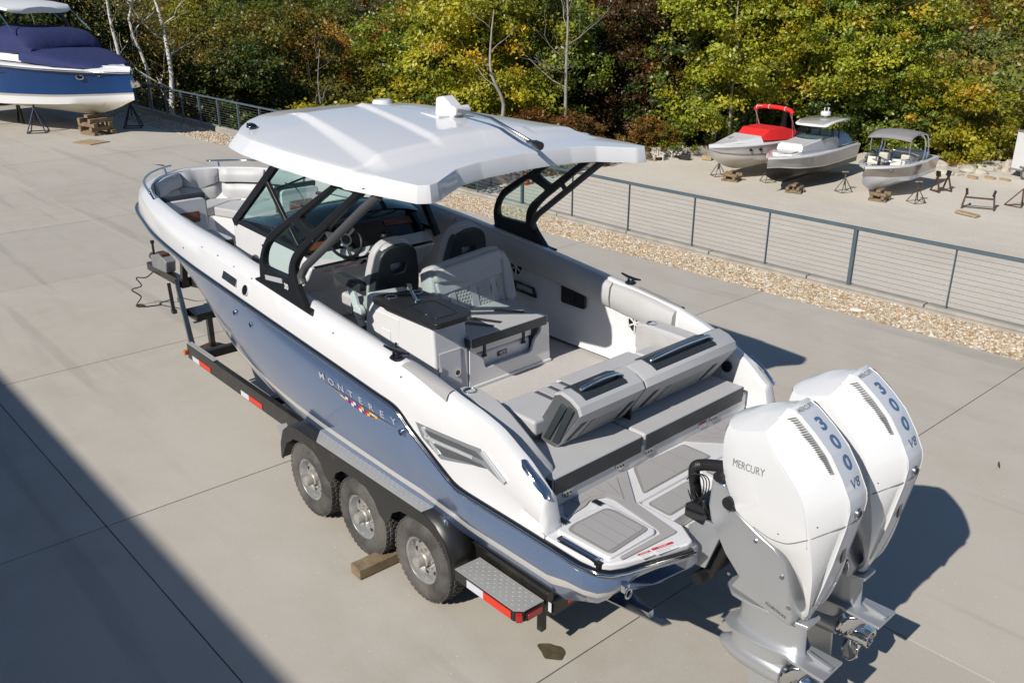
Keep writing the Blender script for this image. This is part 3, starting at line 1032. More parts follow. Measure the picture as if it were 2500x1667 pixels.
mi = []
for i in range(len(full) - 1):
    for j in range(nn - 1):
        mi.append(1 if (j == 6 or j == nn - 2 - 6) else 0)
mi.append(0)
g.M = mi
hull = g.obj('hull', [HULL, STRIPE], boat, smooth=28)

# stern wings of the hull (hull colour under the platform, wrapped round the corner); the profile follows the hull side
ref = hullrows[2.28]
prof_ = [(ref[0][1] - p[1], ref[0][2] - p[2]) for p in ref[:10]]
for s in (1, -1):
    wp = [Vector((x,) + rub(x)) for x in (2.28, 2.19, 2.10)] + [Vector(p) for p in RUBP[-1:] + STERNP]
    cols = []
    for k, p in enumerate(wp):
        d = Vector((0, -1, 0)) if k < 3 else Vector((2.30 - p.x, 0.70 - p.y, 0)).normalized()
        if k >= 7: d = Vector((1, -.15, 0)).normalized()
        dep = interp(k, [0, 2, 4, 6, 7, 8], [.62, .52, .42, .33, .26, .16])
        cols.append([p + d * a_ * interp(k, [0, 3, 8], [1, .95, .8]) + Vector((0, 0, -c * dep / prof_[-1][1] if c > 0 else 0)) for a_, c in prof_])
    g = G()
    g.loft([[Vector((q.x, s * q.y, q.z)) for q in c] for c in cols])
    g.loft([[Vector((c[-1].x, s * c[-1].y, c[-1].z)) for c in cols], [Vector((2.28, s * min(c[-1].y, .95), 1.12)) for c in cols]])
    mi = []
    for _ in range(len(cols) - 1): mi += [1 if j == 6 else 0 for j in range(len(prof_) - 1)]
    mi += [0] * (len(g.F) - len(mi))
    g.M = mi
    g.obj('stern_wing', [HULL, STRIPE], boat, smooth=40)

# ---- rub rail: black strip with a bright insert, both sides
railp = smoothpath(RUBP[::-1], 3)
loop = [Vector((x, y, z)) for x, y, z in STERNP[::-1]] + railp
for s in (1, -1):
    P = [Vector((p.x, s * p.y, p.z)) for p in loop]
    G().tube([p + Vector((0, 0.005 * s, 0)) for p in P], 0.027, 8).obj('rub_rail', BLACK, boat, smooth=180)
    def outn(p):
        if p.x < 1.95 and abs(p.y) < 1.36:
            d = Vector((p.x - 2.35, p.y - s * 0.75, 0)).normalized()
            return d
        if p.x > 8.5:
            d = Vector((p.x - 8.2, p.y * 1.6, 0)).normalized()
            return d
        return Vector((0, s, 0))
    G().tube([p + outn(p) * 0.023 + Vector((0, 0, 0.004)) for p in P], 0.013, 6).obj('rail_insert', CHROME, boat, smooth=180)

def sstep_(a, b, x):
    t = max(0, min(1, (x - a) / (b - a)))
    return t * t * (3 - 2 * t)
# ---- deck moulding: gunwale band, coaming and cockpit sides
CO_X = [3.2, 3.7, 4.1, 5.0, 6.4, 7.64, 8.5, 9.085, 9.5, 9.92, 10.2, 10.33, 10.38]
CO_Y = [1.27, 1.27, 1.275, 1.28, 1.255, 1.20, 1.10, .985, .88, .68, .42, .2, 0.0]
def coam(x): return interp(x, CO_X, CO_Y)
# top edge line aft of the cockpit
TX = [2.235, 2.255, 2.29, 2.49, 2.75, 3.0, 3.26, 3.7]
TZ = [1.455, 1.55, 1.675, 1.83, 1.965, 2.04, 2.10, 2.152]
def top_z(x): return interp(x, TX, TZ) if x < 3.7 else sheer(x)
g = G()
for s in (1, -1):
    rows = []
    xs_ = [3.26, 3.5, 3.7, 3.87, 4.2, 4.7, 5.2, 5.8, 6.4, 7.0, 7.6, 8.2, 8.7, 9.1, 9.5, 9.85, 10.1, 10.25, 10.34, 10.38]
    for x in xs_:
        yc = coam(x)
        # matching outer station: pushed outward along the local normal at the bow
        t = interp(x, [8.2, 10.38], [0, 1])
        xo = x + t * 0.42 if x > 8.2 else x
        yr, zr = rub(min(xo, 10.8))
        if x < 3.7:
            zr = interp(x, rx, rz)
        zt = sheer(x) if x > 3.7 else top_z(x)
        def at(f, z):
            return (x + (xo - x) * f, s * (yc + (yr - yc) * f), z)
        r = [at(1.0, zr + 0.02), at(0.985, zr + 0.055), at(0.93, zr + (zt - zr) * 0.45), at(0.80, zr + (zt - zr) * 0.76), at(0.74, zr + (zt - zr) * 0.79),
             at(0.42, zt - 0.012), at(0.18, zt), at(0.0, zt - 0.004), at(-0.04, zt - 0.03)]
        # inner wall down to the sole
        fz = FLOOR if x < 7.6 else interp(x, [7.6, 8.2], [1.4, 1.62])
        yi = yc - 0.02
        kk = interp(x, [6.8, 7.6, 8.2, 9.2, 10, 10.38], [1, .92, .86, .66, .35, 0])
        xb = x - interp(x, [9.5, 10.38], [0, .45])
        r += [(x, s * yi, zt - 0.3), (xb, s * max(0, yi - 0.02) * kk, fz + 0.12), (xb, s * max(0, yi - 0.08) * kk, fz + .03)]
        rows.append(r)
    rows = densify(rows, 3)
    rows = [[(p[0], s * max(0.0, s * p[1]), p[2]) for p in r] for r in rows]
    g.loft(rows)
    # aft quarter: the gunwale section blends into a tall side panel falling to the platform
    rows = []
    for x in [3.26, 3.18, 3.08, 2.98, 2.88, 2.75, 2.6, 2.49, 2.38, 2.32, 2.29, 2.27, 2.255, 2.245, 2.235]:
        yr, zr = rub(x)
        zt = top_z(x)
        yc = coam(x)
        def at(f, z): return (x, s * (yc + (yr - yc) * f), z)
        A_ = [at(1.0, zr + 0.02), at(0.985, zr + 0.055), at(0.93, zr + (zt - zr) * 0.45), at(0.80, zr + (zt - zr) * 0.76), at(0.74, zr + (zt - zr) * 0.79),
              at(0.42, zt - 0.012), at(0.18, zt), at(0.0, zt - 0.004), at(-0.04, zt - 0.03), (x, s * (yc - .02), zt - .3), (x, s * (yc - .04), FLOOR + .08), (x, s * (yc - .10), FLOOR)]
        B_ = [(x, s * yr, zr + 0.02), (x, s * (yr - .006), zr + 0.05), (x, s * (yr - 0.035), zr + (zt - zr) * 0.30), (x, s * (yr - 0.02), zr + (zt - zr) * 0.42), (x, s * 1.345, zr + (zt - zr) * 0.80),
              (x, s * 1.325, zt - 0.015), (x, s * 1.30, zt), (x, s * 1.245, zt), (x, s * 1.22, zt - 0.03), (x, s * 1.21, max(PLAT, zt - 0.35)), (x, s * 1.205, min(PLAT + .02, zt - .02)), (x, s * 1.20, min(PLAT + .01, zt - .03))]
        k = sstep_(3.26, 2.80, x)
        rows.append([tuple(p + (q - p) * k for p, q in zip(u, v)) for u, v in zip(A_, B_)])
    g.loft(densify(rows, 2), cap1=True)
deck = g.obj('deck', WHITE, boat, smooth=38)
deck_y = projector(deck)
BVH_DECK = BVHTree.FromPolygons([v.co + ORG[deck] for v in deck.data.vertices], [tuple(p.vertices) for p in deck.data.polygons])

# non-skid strips on the side decks by the aft cleats
for s in (1, -1):
    rows = []
    for k in range(9):
        x0, x1 = 3.765 - .52 * k / 8, 3.755 - .51 * k / 8
        row = []
        for y, x in ((1.368, x0), (1.35, x0), (1.33, x0), (1.31, x1), (1.292, x1)):
            h = BVH_DECK.ray_cast(Vector((x, s * y, 5)), Vector((0, 0, -1)))
            row.append((x, s * y, max((BVH_DECK.ray_cast(Vector((x + dx, s * (y + dy), 5)), Vector((0, 0, -1)))[0] or Vector((0, 0, 0))).z for dx in (-.03, 0, .03) for dy in (-.012, 0, .012)) + .006))
        rows.append(row)
    G().loft(rows).obj('gunwale_pad', FOAM, boat, smooth=60)

# ---- sole and platform
g = G()
g.prism([(3.05, -1.25, FLOOR - .02), (6.4, -1.22, FLOOR - .02), (7.65, -.98, FLOOR - .02), (7.65, .98, FLOOR - .02), (6.4, 1.22, FLOOR - .02), (3.05, 1.25, FLOOR - .02)], (0, 0, 0.02))
g.obj('cockpit_floor', FLOORM, boat, smooth=None)
g = G()
g.prism([(7.6, 1.1, 1.6), (8.4, .85, 1.6), (9.0, .6, 1.6), (9.6, 0.32, 1.6), (9.6, -.32, 1.6), (9.0, -.6, 1.6), (8.4, -.85, 1.6), (7.6, -1.1, 1.6)], (0, 0, 0.02))
g.obj('bow_floor', FLOORM, boat, smooth=None)
G().box((7.62, 0, 1.5), (0.04, 1.96, 0.22)).obj('bow_step', WHITE, boat, smooth=None)

def mir(P): return P + [(x, -y) for x, y in P[::-1]]
# platform: two wings and the bridge between, with the motor well notched out
half = [(2.62, 0.0), (2.62, 1.30), (2.30, 1.372), (1.95, 1.362), (1.82, 1.335), (1.755, 1.28), (1.71, 1.19), (1.665, 1.07), (1.56, 0.76), (1.57, 0.69), (1.72, 0.60), (2.10, 0.59), (2.12, 0.0)]
poly = half[:-1] + [(x, -y) for x, y in half[1:-1][::-1]]
G().prism([(x, y, 1.30) for x, y in poly], (0, 0, PLAT - 1.30)).obj('swim_platform', WHITE, boat, bevel=0.018, seg=3)
G().box((2.52, 0, 1.15), (0.46, 1.5, 0.32)).obj('transom', WHITE, boat, bevel=0.01)
# motor well floor, lower
G().prism([(2.3, .68, 1.15), (1.62, .66, 1.15), (1.62, -.66, 1.15), (2.3, -.66, 1.15)], (0, 0, 0.15)).obj('motor_well', WHITE, boat, bevel=0.012)
G().loft([[(2.30, y0, .62), (2.30, -y0, .62)], [(1.92, y1, .80), (1.92, -y1, .80)], [(1.64, y1, 1.12), (1.64, -y1, 1.12)], [(2.30, y0, 1.16), (2.30, -y0, 1.16)]] if False else [[(2.30, .62, .60), (1.95, .56, .80), (1.64, .56, 1.12), (1.64, .56, 1.16), (2.30, .62, 1.16)], [(2.30, -.62, .60), (1.95, -.56, .80), (1.64, -.56, 1.12), (1.64, -.56, 1.16), (2.30, -.62, 1.16)]], True, True, True).obj('transom_bracket', HULL, boat, bevel=.012)

# foam mats: base with a lighter inset panel and plank grooves
def foam(poly, z=PLAT, r=0.03, inset=0.035, grooves=(), gdir=(1, 0.35)):
    p = rpoly(poly, r, 3)
    m = G().prism([(x, y, z + 0.001) for x, y in p], (0, 0, 0.007)).obj('foam_mat', FOAMD, boat, smooth=None)
    c = Vector((sum(q[0] for q in poly) / len(poly), sum(q[1] for q in poly) / len(poly)))
    ins = []
    for q in poly:
        d = (c - Vector(q))
        ins.append(tuple(Vector(q) + d.normalized() * inset * 1.5))
    pi = rpoly(ins, r * .8, 3)
    G().prism([(x, y, z + 0.0085) for x, y in pi], (0, 0, 0.003)).obj('mat_panel', FOAM, m, smooth=None)
    if grooves:
        for (a, b) in grooves:
            G().bar((a[0], a[1], z + 0.0125), (b[0], b[1], z + 0.0125), 0.006, 0.0015).obj('mat_groove', FOAMD, m, smooth=None)
    return m

# port wing: locker hatch standing proud with its mat, hinges, surrounding mats
hz = PLAT + 0.026
for s in (1, -1):
    def mm_(P): return [(x, s * y) for x, y in P]
    G().prism([(x, y, PLAT - 0.01) for x, y in rpoly(mm_([(2.225, 0.805), (2.225, 1.285), (1.778, 1.262), (1.765, 0.84), (1.79, 0.805)]), 0.03, 4)], (0, 0, 0.036)).obj('locker_hatch', WHITE, boat, bevel=0.012, seg=3)
    foam(mm_([(2.165, 1.245), (2.185, 1.17), (2.17, 0.86), (2.11, 0.835), (1.81, 0.84), (1.795, 1.235)]), hz, 0.04, 0.022,
         [((2.15, s * .93), (1.82, s * .93)), ((2.15, s * 1.03), (1.82, s * 1.03)), ((2.14, s * 1.13), (1.82, s * 1.13))])
    foam(mm_([(2.432, 1.0), (2.435, .34), (2.10, .635), (1.685, .705), (1.728, 1.2), (1.758, 1.19), (1.745, .80), (1.79, .775), (2.22, .712), (2.29, .725), (2.335, .84), (2.305, .915), (2.288, 1.1), (2.32, 1.1)]), PLAT, 0.025, 0.0)
    foam(mm_([(2.42, .46), (2.42, .95), (2.345, .93), (2.36, .83), (2.30, .70), (2.17, .66)]), PLAT + 0.004, 0.02, 0.008, [((2.41, s * .58), (2.24, s * .64)), ((2.415, s * .70), (2.32, s * .70)), ((2.41, s * .82), (2.37, s * .82))])
    for y in (0.85, 1.19):
        h = G().box((2.25, s * y, hz + 0.002), (0.085, 0.05, 0.014)).obj('hinge', CHROME, boat, bevel=0.005)
        gg = G()
        for dx in (-.028, 0, .028):
            for dy in (-.013, .013): gg.cyl((2.25 + dx, s * y + dy, hz + .006), (2.25 + dx, s * y + dy, hz + .0105), .006, n=8)
        gg.obj('screw', BLACK, h)['kind'] = 'stuff'
foam([(2.431, .27), (2.40, -.30), (2.14, -.30), (2.141, .50)], PLAT, 0.03, 0.018, [((2.41, .10), (2.17, .10)), ((2.41, -.10), (2.17, -.10))])
# engine-side step pad in the well
for y0 in (.61, -.05):
    G().prism([(x, y, 1.30) for x, y in rpoly([(2.10, y0 - .02), (2.10, y0 - .56), (1.83, y0 - .52), (1.81, y0)], 0.05)], (0, 0, 0.115)).obj('well_step', WHITE, boat, bevel=0.012)
    foam([(2.055, y0 - .05), (2.055, y0 - .51), (1.86, y0 - .48), (1.855, y0 - .04)], 1.414, 0.03, 0.016, [((2.04, y0 - .28), (1.87, y0 - .28))])
# grab rail recess in the port edge
G().prism([(2.17, 1.30, 1.35), (2.15, 1.348, 1.35), (1.80, 1.335, 1.35), (1.79, 1.30, 1.35)], (0, 0, 0.0815)).obj('rail_recess', RUBBER, boat, smooth=None)
g = G()
g.tube([(2.14, 1.312, 1.445), (1.83, 1.306, 1.445)], 0.010, 8).tube([(2.14, 1.334, 1.44), (1.83, 1.326, 1.44)], 0.009, 8)
for x, y in ((2.145, 1.322), (1.825, 1.316)): g.box((x, y, 1.43), (0.025, 0.045, 0.04))
g.obj('boarding_rail', CHROME, boat)
# warning labels on the stern edge
def label_plate(c, u, v, w, h, head, txt=None, lines=3, name='warning_label', parent=boat, headh=0.3):
    u, v = Vector(u).normalized(), Vector(v).normalized()
    n = u.cross(v)
    c = Vector(c)
    def fn(a, b, d=0): return c + u * a + v * b + n * (0.002 + d)
    g = G()
    g.add([fn(-w / 2, -h / 2), fn(w / 2, -h / 2), fn(w / 2, h / 2), fn(-w / 2, h / 2)], [(0, 1, 2, 3)])
    g.m = 1
    g.add([fn(-w / 2, h / 2 - h * headh, .001), fn(w / 2, h / 2 - h * headh, .001), fn(w / 2, h / 2, .001), fn(-w / 2, h / 2, .001)], [(0, 1, 2, 3)])
    g.m = 2
    for k in range(lines):
        yy = h / 2 - h * headh - h * (0.9 - headh) * (k + 0.7) / lines
        ww = w * (0.86 if k < lines - 1 else 0.6)
        g.add([fn(-w * .43, yy, .001), fn(-w * .43 + ww, yy, .001), fn(-w * .43 + ww, yy + h * .045, .001), fn(-w * .43, yy + h * .045, .001)], [(0, 1, 2, 3)])
    if txt:
        g.m = 3
        g.text(txt, h * headh * 0.85, lambda a, b, d: fn(a, b + h / 2 - h * headh / 2, .002))
    return g.obj(name, [DECALW, head, DECALG, DECALW], parent, smooth=None, recalc=False)
label_plate((1.632, 0.90, PLAT + .001), (-0.24, -1, 0), (1, -.24, 0), 0.17, 0.07, DECALR, 'DANGER')
label_plate((1.668, 1.045, PLAT + .001), (-0.24, -1, 0), (1, -.24, 0), 0.095, 0.055, DECALR, 'DANGER', 2)
# tow ring at the stern corner
g = G()
c = Vector((1.70, 1.17, 1.20))
g.tube([c + Vector((-.012, 0.028 * math.cos(a), 0.034 * math.sin(a) - .01)) for a in np.linspace(0, 6.283, 17)], 0.006, 6)
g.box((1.715, 1.17, 1.22), (0.03, 0.05, 0.05))
g.obj('tow_ring', CHROME, boat)
# trim tabs
for s in (1, -1):
    G().prism([(2.25, s * 1.0, .83), (2.25, s * 0.62, .70), (1.66, s * 0.72, .72), (1.64, s * 0.86, .79)], (0, 0, 0.012)).box((1.95, s * 0.85, 0.80), (0.42, 0.05, 0.05), (0, .12, 0)).obj('trim_tab', STEEL, boat)

# ---- aft quarter fittings: handles, vents, lights
for s in (1, -1):
    P = [(2.50, s * 1.315, 1.838), (2.43, s * 1.325, 1.80), (2.36, s * 1.325, 1.755), (2.28, s * 1.315, 1.69)]
    rows = [[(x + dx * 0.7, y + dy * s, z + dx) for dx, dy in ((.022, -.03), (.03, .012), (-.012, .03), (-.03, -.01))] for x, y, z in P]
    G().loft(rows, True, True, True).obj('stern_handle', CHROME, boat, bevel=0.006)
    def vy(x, z): return deck_y(x, z, s, s * 1.35)
    def vp(x, z, d=0.006): return (x, vy(x, z) + s * d, z)
    outer = [(3.66, 1.785), (2.86, 1.80), (2.66, 1.70), (2.83, 1.715), (3.28, 1.60), (3.46, 1.72)]
    def patch(q, d, n=6):
        """four-sided patch (two long edges) laid on the side panel"""
        (a0, a1), (b0, b1) = (q[0], q[1]), (q[3], q[2])
        rows = []
        for i in range(n + 1):
            t = i / n
            rows.append([vp(a0[0] + (a1[0] - a0[0]) * t + ((b0[0] + (b1[0] - b0[0]) * t) - (a0[0] + (a1[0] - a0[0]) * t)) * w_, a0[1] + (a1[1] - a0[1]) * t + ((b0[1] + (b1[1] - b0[1]) * t) - (a0[1] + (a1[1] - a0[1]) * t)) * w_, d) for w_ in (0, .5, 1)])
        return rows
    v = G()
    v.loft(patch([(3.66, 1.80), (2.88, 1.815), (2.80, 1.70), (3.26, 1.60)], .007))
    v.loft(patch([(2.90, 1.812), (2.60, 1.665), (2.66, 1.655), (2.80, 1.70)], .007, 4))
    v.obj('vent_panel', SILVER, boat, smooth=None)
    v = G()
    v.loft(patch([(3.46, 1.778), (2.92, 1.787), (2.83, 1.745), (3.36, 1.738)], .012))
    v.loft(patch([(3.35, 1.70), (2.86, 1.715), (2.80, 1.70), (3.22, 1.64)], .012))
    v.obj('vent_mesh', MIDV, boat, smooth=None)
    v = G()
    for a, b, w in (((3.45, 1.785), (3.40, 1.735), .022), ((3.36, 1.705), (3.27, 1.63), .022), ((2.86, 1.80), (2.62, 1.665), .03), ((3.42, 1.722), (2.93, 1.735), .02)):
        v.bar(vp(a[0], a[1], .013), vp(b[0], b[1], .013), w, 0.014, up=(0, s, 0))
    v.obj('vent_trim', BRIGHT, boat, smooth=None)
# round fittings on the port side
for (x, y, z, r, m) in ((3.98, 1.43, 1.985, .022, CHROME), (3.69, 1.447, 1.66, .026, STEEL)):
    for s in (1, -1):
        G().cyl((x, s * (y - .01), z), (x, s * (y + .014), z), r, n=16).cyl((x, s * (y + .014), z), (x, s * (y + .017), z), r * .55, n=12).obj('side_fitting', m, boat)
for x, z in ((6.33, 1.90), (6.02, 1.865)):
    yy = 1.43
    G().cyl((x, yy - .03, z), (x, yy + .025, z), .024, n=14).obj('through_hull', CHROME, boat)

# lettering and nautical flags on the port topsides
hull_yp = projector(hull)
def hull_y(x, z): return hull_yp(x, z, 1, 1.45)
def hp(x, z, d=0.006): return (x, hull_y(x, z) + d, z)
for k, ch in enumerate('MONTEREY'):
    xc = 4.80 - k * 0.142
    zc_ = 1.755 - k * 0.0075
    G().text(ch, 0.088, lambda a, b, d: hp(xc - a, zc_ + b), sx=1.3, bold=.0006).obj('name_letter', BRIGHT, boat, smooth=None, recalc=False)
g = G()
def zl(x): return 1.70 + (x - 4.85) * 0.05
g.add([hp(x, z, .006) for x, z in [(4.86, 1.712), (4.58, 1.665), (4.56, 1.69)]], [(0, 1, 2)])
g.add([hp(x, z, .006) for x, z in [(3.76, 1.645), (4.0, 1.655), (4.02, 1.632)]], [(0, 1, 2)])
g.add([hp(x, z, .006) for x, z in [(4.56, 1.695), (4.02, 1.665), (3.98, 1.64), (4.20, 1.60), (4.42, 1.622), (4.58, 1.668)]], [tuple(range(6))])
g.obj('badge_backing', DECALG, boat, smooth=None)
cols = [DECALW, DECALY, DECALR, DECALU, DECALW, DECALU, DECALR, DECALW, DECALU, DECALR, DECALY, DECALU, DECALR, DECALY]
g = G()
n = len(cols)
for k in range(n):
    x0, x1 = 4.54 - 0.52 * k / n, 4.54 - 0.52 * (k + 1) / n
    def lo(x): return interp(x, [4.0, 4.2, 4.42, 4.56], [1.643, 1.608, 1.630, 1.672])
    def hi(x): return interp(x, [4.02, 4.56], [1.660, 1.688])
    g.m = k
    zm0, zm1 = (lo(x0) + hi(x0)) / 2, (lo(x1) + hi(x1)) / 2
    g.add([hp(x0, lo(x0), .01), hp(x1, lo(x1), .01), hp(x1, zm1, .01), hp(x0, zm0, .01)], [(0, 1, 2, 3)])
    g.m = (k + 2) % n
    g.add([hp(x0, zm0, .01), hp(x1, zm1, .01), hp(x1, hi(x1), .01), hp(x0, hi(x0), .01)], [(0, 1, 2, 3)])
g.obj('signal_flags', cols, boat, smooth=None)

# cleats
def cleat(x, y, z, ang):
    c = G()
    c.lathe([(0.052, 0), (0.055, .008), (0.045, .018)], (x, y, z), n=16)
    base = c.obj('cleat', BLACK, boat, smooth=40)
    h = G()
    ca, sa = math.cos(ang), math.sin(ang)
    for d in (-.03, .03): h.cyl((x + ca * d, y + sa * d, z + .01), (x + ca * d, y + sa * d, z + .05), .011, n=8)
    h.tube([(x - ca * .13, y - sa * .13, z + .066), (x - ca * .05, y - sa * .05, z + .055), (x + ca * .05, y + sa * .05, z + .055), (x + ca * .13, y + sa * .13, z + .066)], [.009, .014, .014, .009], 8)
    h.obj('cleat_horn', BLACK, base, smooth=60)
for s in (1, -1):
    cleat(3.87, s * 1.335, sheer(3.87), 0.15 * s)
# bow rails
for s in (1, -1):
    P = smoothpath([(10.42, s * 0.25, 2.565), (10.12, s * .60, 2.572), (9.72, s * .86, 2.575), (9.35, s * 1.0, 2.57), (8.95, s * 1.10, 2.56)], 5)
    r_ = G().tube(P, 0.016, 8, flat=1.0)
    r_.obj('bow_rail', CHROME, boat, smooth=180)
    l = G()
    for i in (2, 13, len(P) - 1):
        p = P[i]
        l.cyl(p, (p.x - .03, p.y * 0.98, 2.49), 0.012, n=8)
    l.obj('rail_stanchion', CHROME, boat)
# flush cleat and round speaker-like filler on the port gunwale
def gun(x, f):
    yr, zr = rub(x); yc, zt = coam(x), sheer(x)
    return Vector((x, yc + (yr - yc) * interp(f, [0, .24, .55, 1], [.985, .93, .80, .42]), interp(f, [0, .24, .55, 1], [zr + .055, zr + (zt - zr) * .45, zr + (zt - zr) * .76, zt - .012])))
a, b = gun(6.46, .24), gun(6.18, .24)
G().bar(a + Vector((0, .004, 0)), b + Vector((0, .004, 0)), 0.075, 0.014, up=(0, 1, .35)).obj('pop_up_cleat', STEEL, boat, bevel=0.005)
p = gun(6.0, .22)
nrm = Vector((0, 1, .35)).normalized()
G().cyl(p - nrm * .01, p + nrm * .012, 0.048, n=20).obj('gunwale_light', CHROME, boat)
G().cyl(p + nrm * .012, p + nrm * .015, 0.037, n=20).obj('light_lens', BLACK, boat)
for x, f in ((7.45, .2), (7.0, .6), (6.65, .65), (6.3, .65), (5.95, .65), (4.6, .6), (3.72, .6)):
    p = gun(x, f)
    G().cyl(p, p + Vector((0, .005, .007)), 0.008, n=10).obj('snap_stud', CHROME, boat)
# ================================================================== HARDTOP, WINDSHIELD, SUPPORTS
def sstep(a, b, x):
    t = max(0, min(1, (x - a) / (b - a)))
    return t * t * (3 - 2 * t)
def lstep(a, b, x):
    t = max(0, min(1, (x - a) / (b - a)))
    return t * .75 + .25 * t * t * (3 - 2 * t)
XR = lambda t: interp(abs(t), [0, .4, .62, .78, .88, .95, 1], [3.90, 3.885, 3.84, 3.73, 3.655, 3.64, 3.69])
XF = lambda t: interp(abs(t), [0, .3, .55, .75, .9, 1], [7.15, 7.11, 6.97, 6.78, 6.58, 6.43])
WS = lambda s: interp(s, [0, .08, .16, .26, .6, .85, 1], [1.21, 1.235, 1.25, 1.265, 1.265, 1.225, 1.15])
def top_h(x, y, t):
    crown = interp(x, [3.65, 3.9, 4.3, 5, 6, 6.6, 7.15], [3.51, 3.54, 3.575, 3.61, 3.64, 3.63, 3.585])
    rim = interp(x, [3.65, 4.3, 5, 6.4, 7.15], [3.485, 3.495, 3.505, 3.53, 3.55])
    z = rim + (crown - rim) * (1 - abs(t) ** 2.3)
    z -= 0.03 * sstep(0.25, 0, x - 3.65) * 0
    la = interp(x, [4.2, 6.5], [1.08, 0.52])
    wa = interp(x, [4.2, 6.5], [0.15, 0.02])
    z += 0.045 * lstep(-wa, 0, la - abs(y)) * sstep(4.12, 4.45, x) * sstep(6.75, 6.2, x)
    lb = interp(x, [4.4, 6.4], [0.46, -0.06])
    wb = interp(x, [4.4, 6.4], [0.07, 0.03])
    z += 0.030 * lstep(-wb, 0, lb - abs(y)) * sstep(4.25, 4.6, x) * sstep(6.5, 6.25, x)
    z += 0.012 * sstep(4.42, 4.38, x) * -1
    return z
NS, NT = 110, 150
grid = []
for i in range(NS + 1):
    s_ = i / NS
    row = []
    for j in range(NT + 1):
        t = -1 + 2 * j / NT
        x = XR(t) + (XF(t) - XR(t)) * s_
        y = t * WS(s_)
        row.append(Vector((x, y, top_h(x, y, t))))
    grid.append(row)
per = [grid[0][j] for j in range(NT + 1)] + [grid[i][NT] for i in range(1, NS + 1)] + [grid[NS][j] for j in range(NT - 1, -1, -1)] + [grid[i][0] for i in range(NS - 1, 0, -1)]
n = len(per)
nor = []
for k in range(n):
    d = per[(k + 2) % n] - per[k - 2]
    nor.append(Vector((d.y, -d.x, 0)).normalized())
cen = Vector((5.3, 0, 0))
if nor[0].dot(Vector((per[0].x - cen.x, per[0].y, 0))) < 0: nor = [-v for v in nor]
for _ in range(2): nor = [(nor[k - 1] + nor[k] * 2 + nor[(k + 1) % n]).normalized() for k in range(n)]
g = G()
g.loft(grid)
r0 = per
def lipo(p):          # the side flank leans out along the sides and the front, stands upright at the rear
    return interp(p.x, [3.7, 3.95, 4.5, 6.3, 7.2], [0.022, 0.04, 0.12, 0.12, 0.07])
r1 = [p + v * lipo(p) * .18 + Vector((0, 0, -0.008)) for p, v in zip(per, nor)]
r2 = [p + v * lipo(p) * .94 + Vector((0, 0, -0.105)) for p, v in zip(per, nor)]
r3 = [p + v * lipo(p) + Vector((0, 0, -0.125)) for p, v in zip(per, nor)]
r4 = [p + v * (lipo(p) - .025) + Vector((0, 0, -0.128)) for p, v in zip(per, nor)]
r5 = [p + v * (lipo(p) - .10) + Vector((0, 0, -0.09)) for p, v in zip(per, nor)]
g.loft([r0, r1, r2, r3, r4, r5], True)
g.add([(p.x, p.y, p.z) for p in r5] + [(5.3, 0, 3.44)], [(k, (k + 1) % n, n) for k in range(n)])
ht = g.obj('hardtop', WHITE, boat, smooth=40)
bm = bmesh.new(); bm.from_mesh(ht.data); bmesh.ops.remove_doubles(bm, verts=bm.verts, dist=0.0005); bmesh.ops.recalc_face_normals(bm, faces=bm.faces); bm.to_mesh(ht.data); bm.free()
finish(ht.data, 26)
def tz(x, y): return top_h(x, y, y / 1.3)
# navigation lights, antenna puck, folded light mast
for s in (1, -1):
    z = tz(6.36, 1.06 * s)
    G().lathe([(0.05, 0), (0.05, .012), (0.03, .03), (0.0, .034)], (6.36, s * 1.06, z), n=14, cap=False).box((6.39, s * 1.06, z + .02), (.05, .045, .03)).obj('navigation_light', BLACK, ht, smooth=50)
zc = tz(6.35, -.25)
G().lathe([(0.10, -0.01), (0.10, .02), (0.085, .042), (0.0, .05)], (6.30, -0.32, zc), n=28, cap=False).obj('antenna_puck', WHITE, ht, smooth=50)
z = tz(5.05, -.1)
mb = G().prism([(5.22, -.26, z - .01), (5.20, -.26, z + .15), (5.10, -.26, z + .17), (4.98, -.26, z + .09), (4.95, -.26, z - .01)], (0, .13, 0)).obj('mast_mount', WHITE, ht, bevel=0.02, seg=3)
G().cyl((4.95, -.13, z + .055), (4.95, -.29, z + .055), .042, n=18).obj('mast_pivot', WHITE, mb, smooth=40)
G().tube([(4.95, -.165, z + .06), (4.4, -.085, z + .05), (3.78, 0.02, tz(3.9, 0) + .09)], 0.016, 8).obj('light_mast', STEEL, ht, smooth=180)
G().tube([(3.86, 0.005, tz(3.9, 0) + .095), (3.78, 0.02, tz(3.9, 0) + .09), (3.76, .024, tz(3.9, 0) + .085), (3.69, 0.035, tz(3.9, 0) + .082)], [.02, .024, .036, .032], 14).obj('mast_light', BLACK, ht, smooth=50)
G().prism([(5.34, -.06, z - .02), (5.30, -.25, z - .02), (5.0, -.25, z - .02), (5.0, .0, z - .02)], (0, 0, .035)).obj('mast_base', WHITE, ht, bevel=.012)

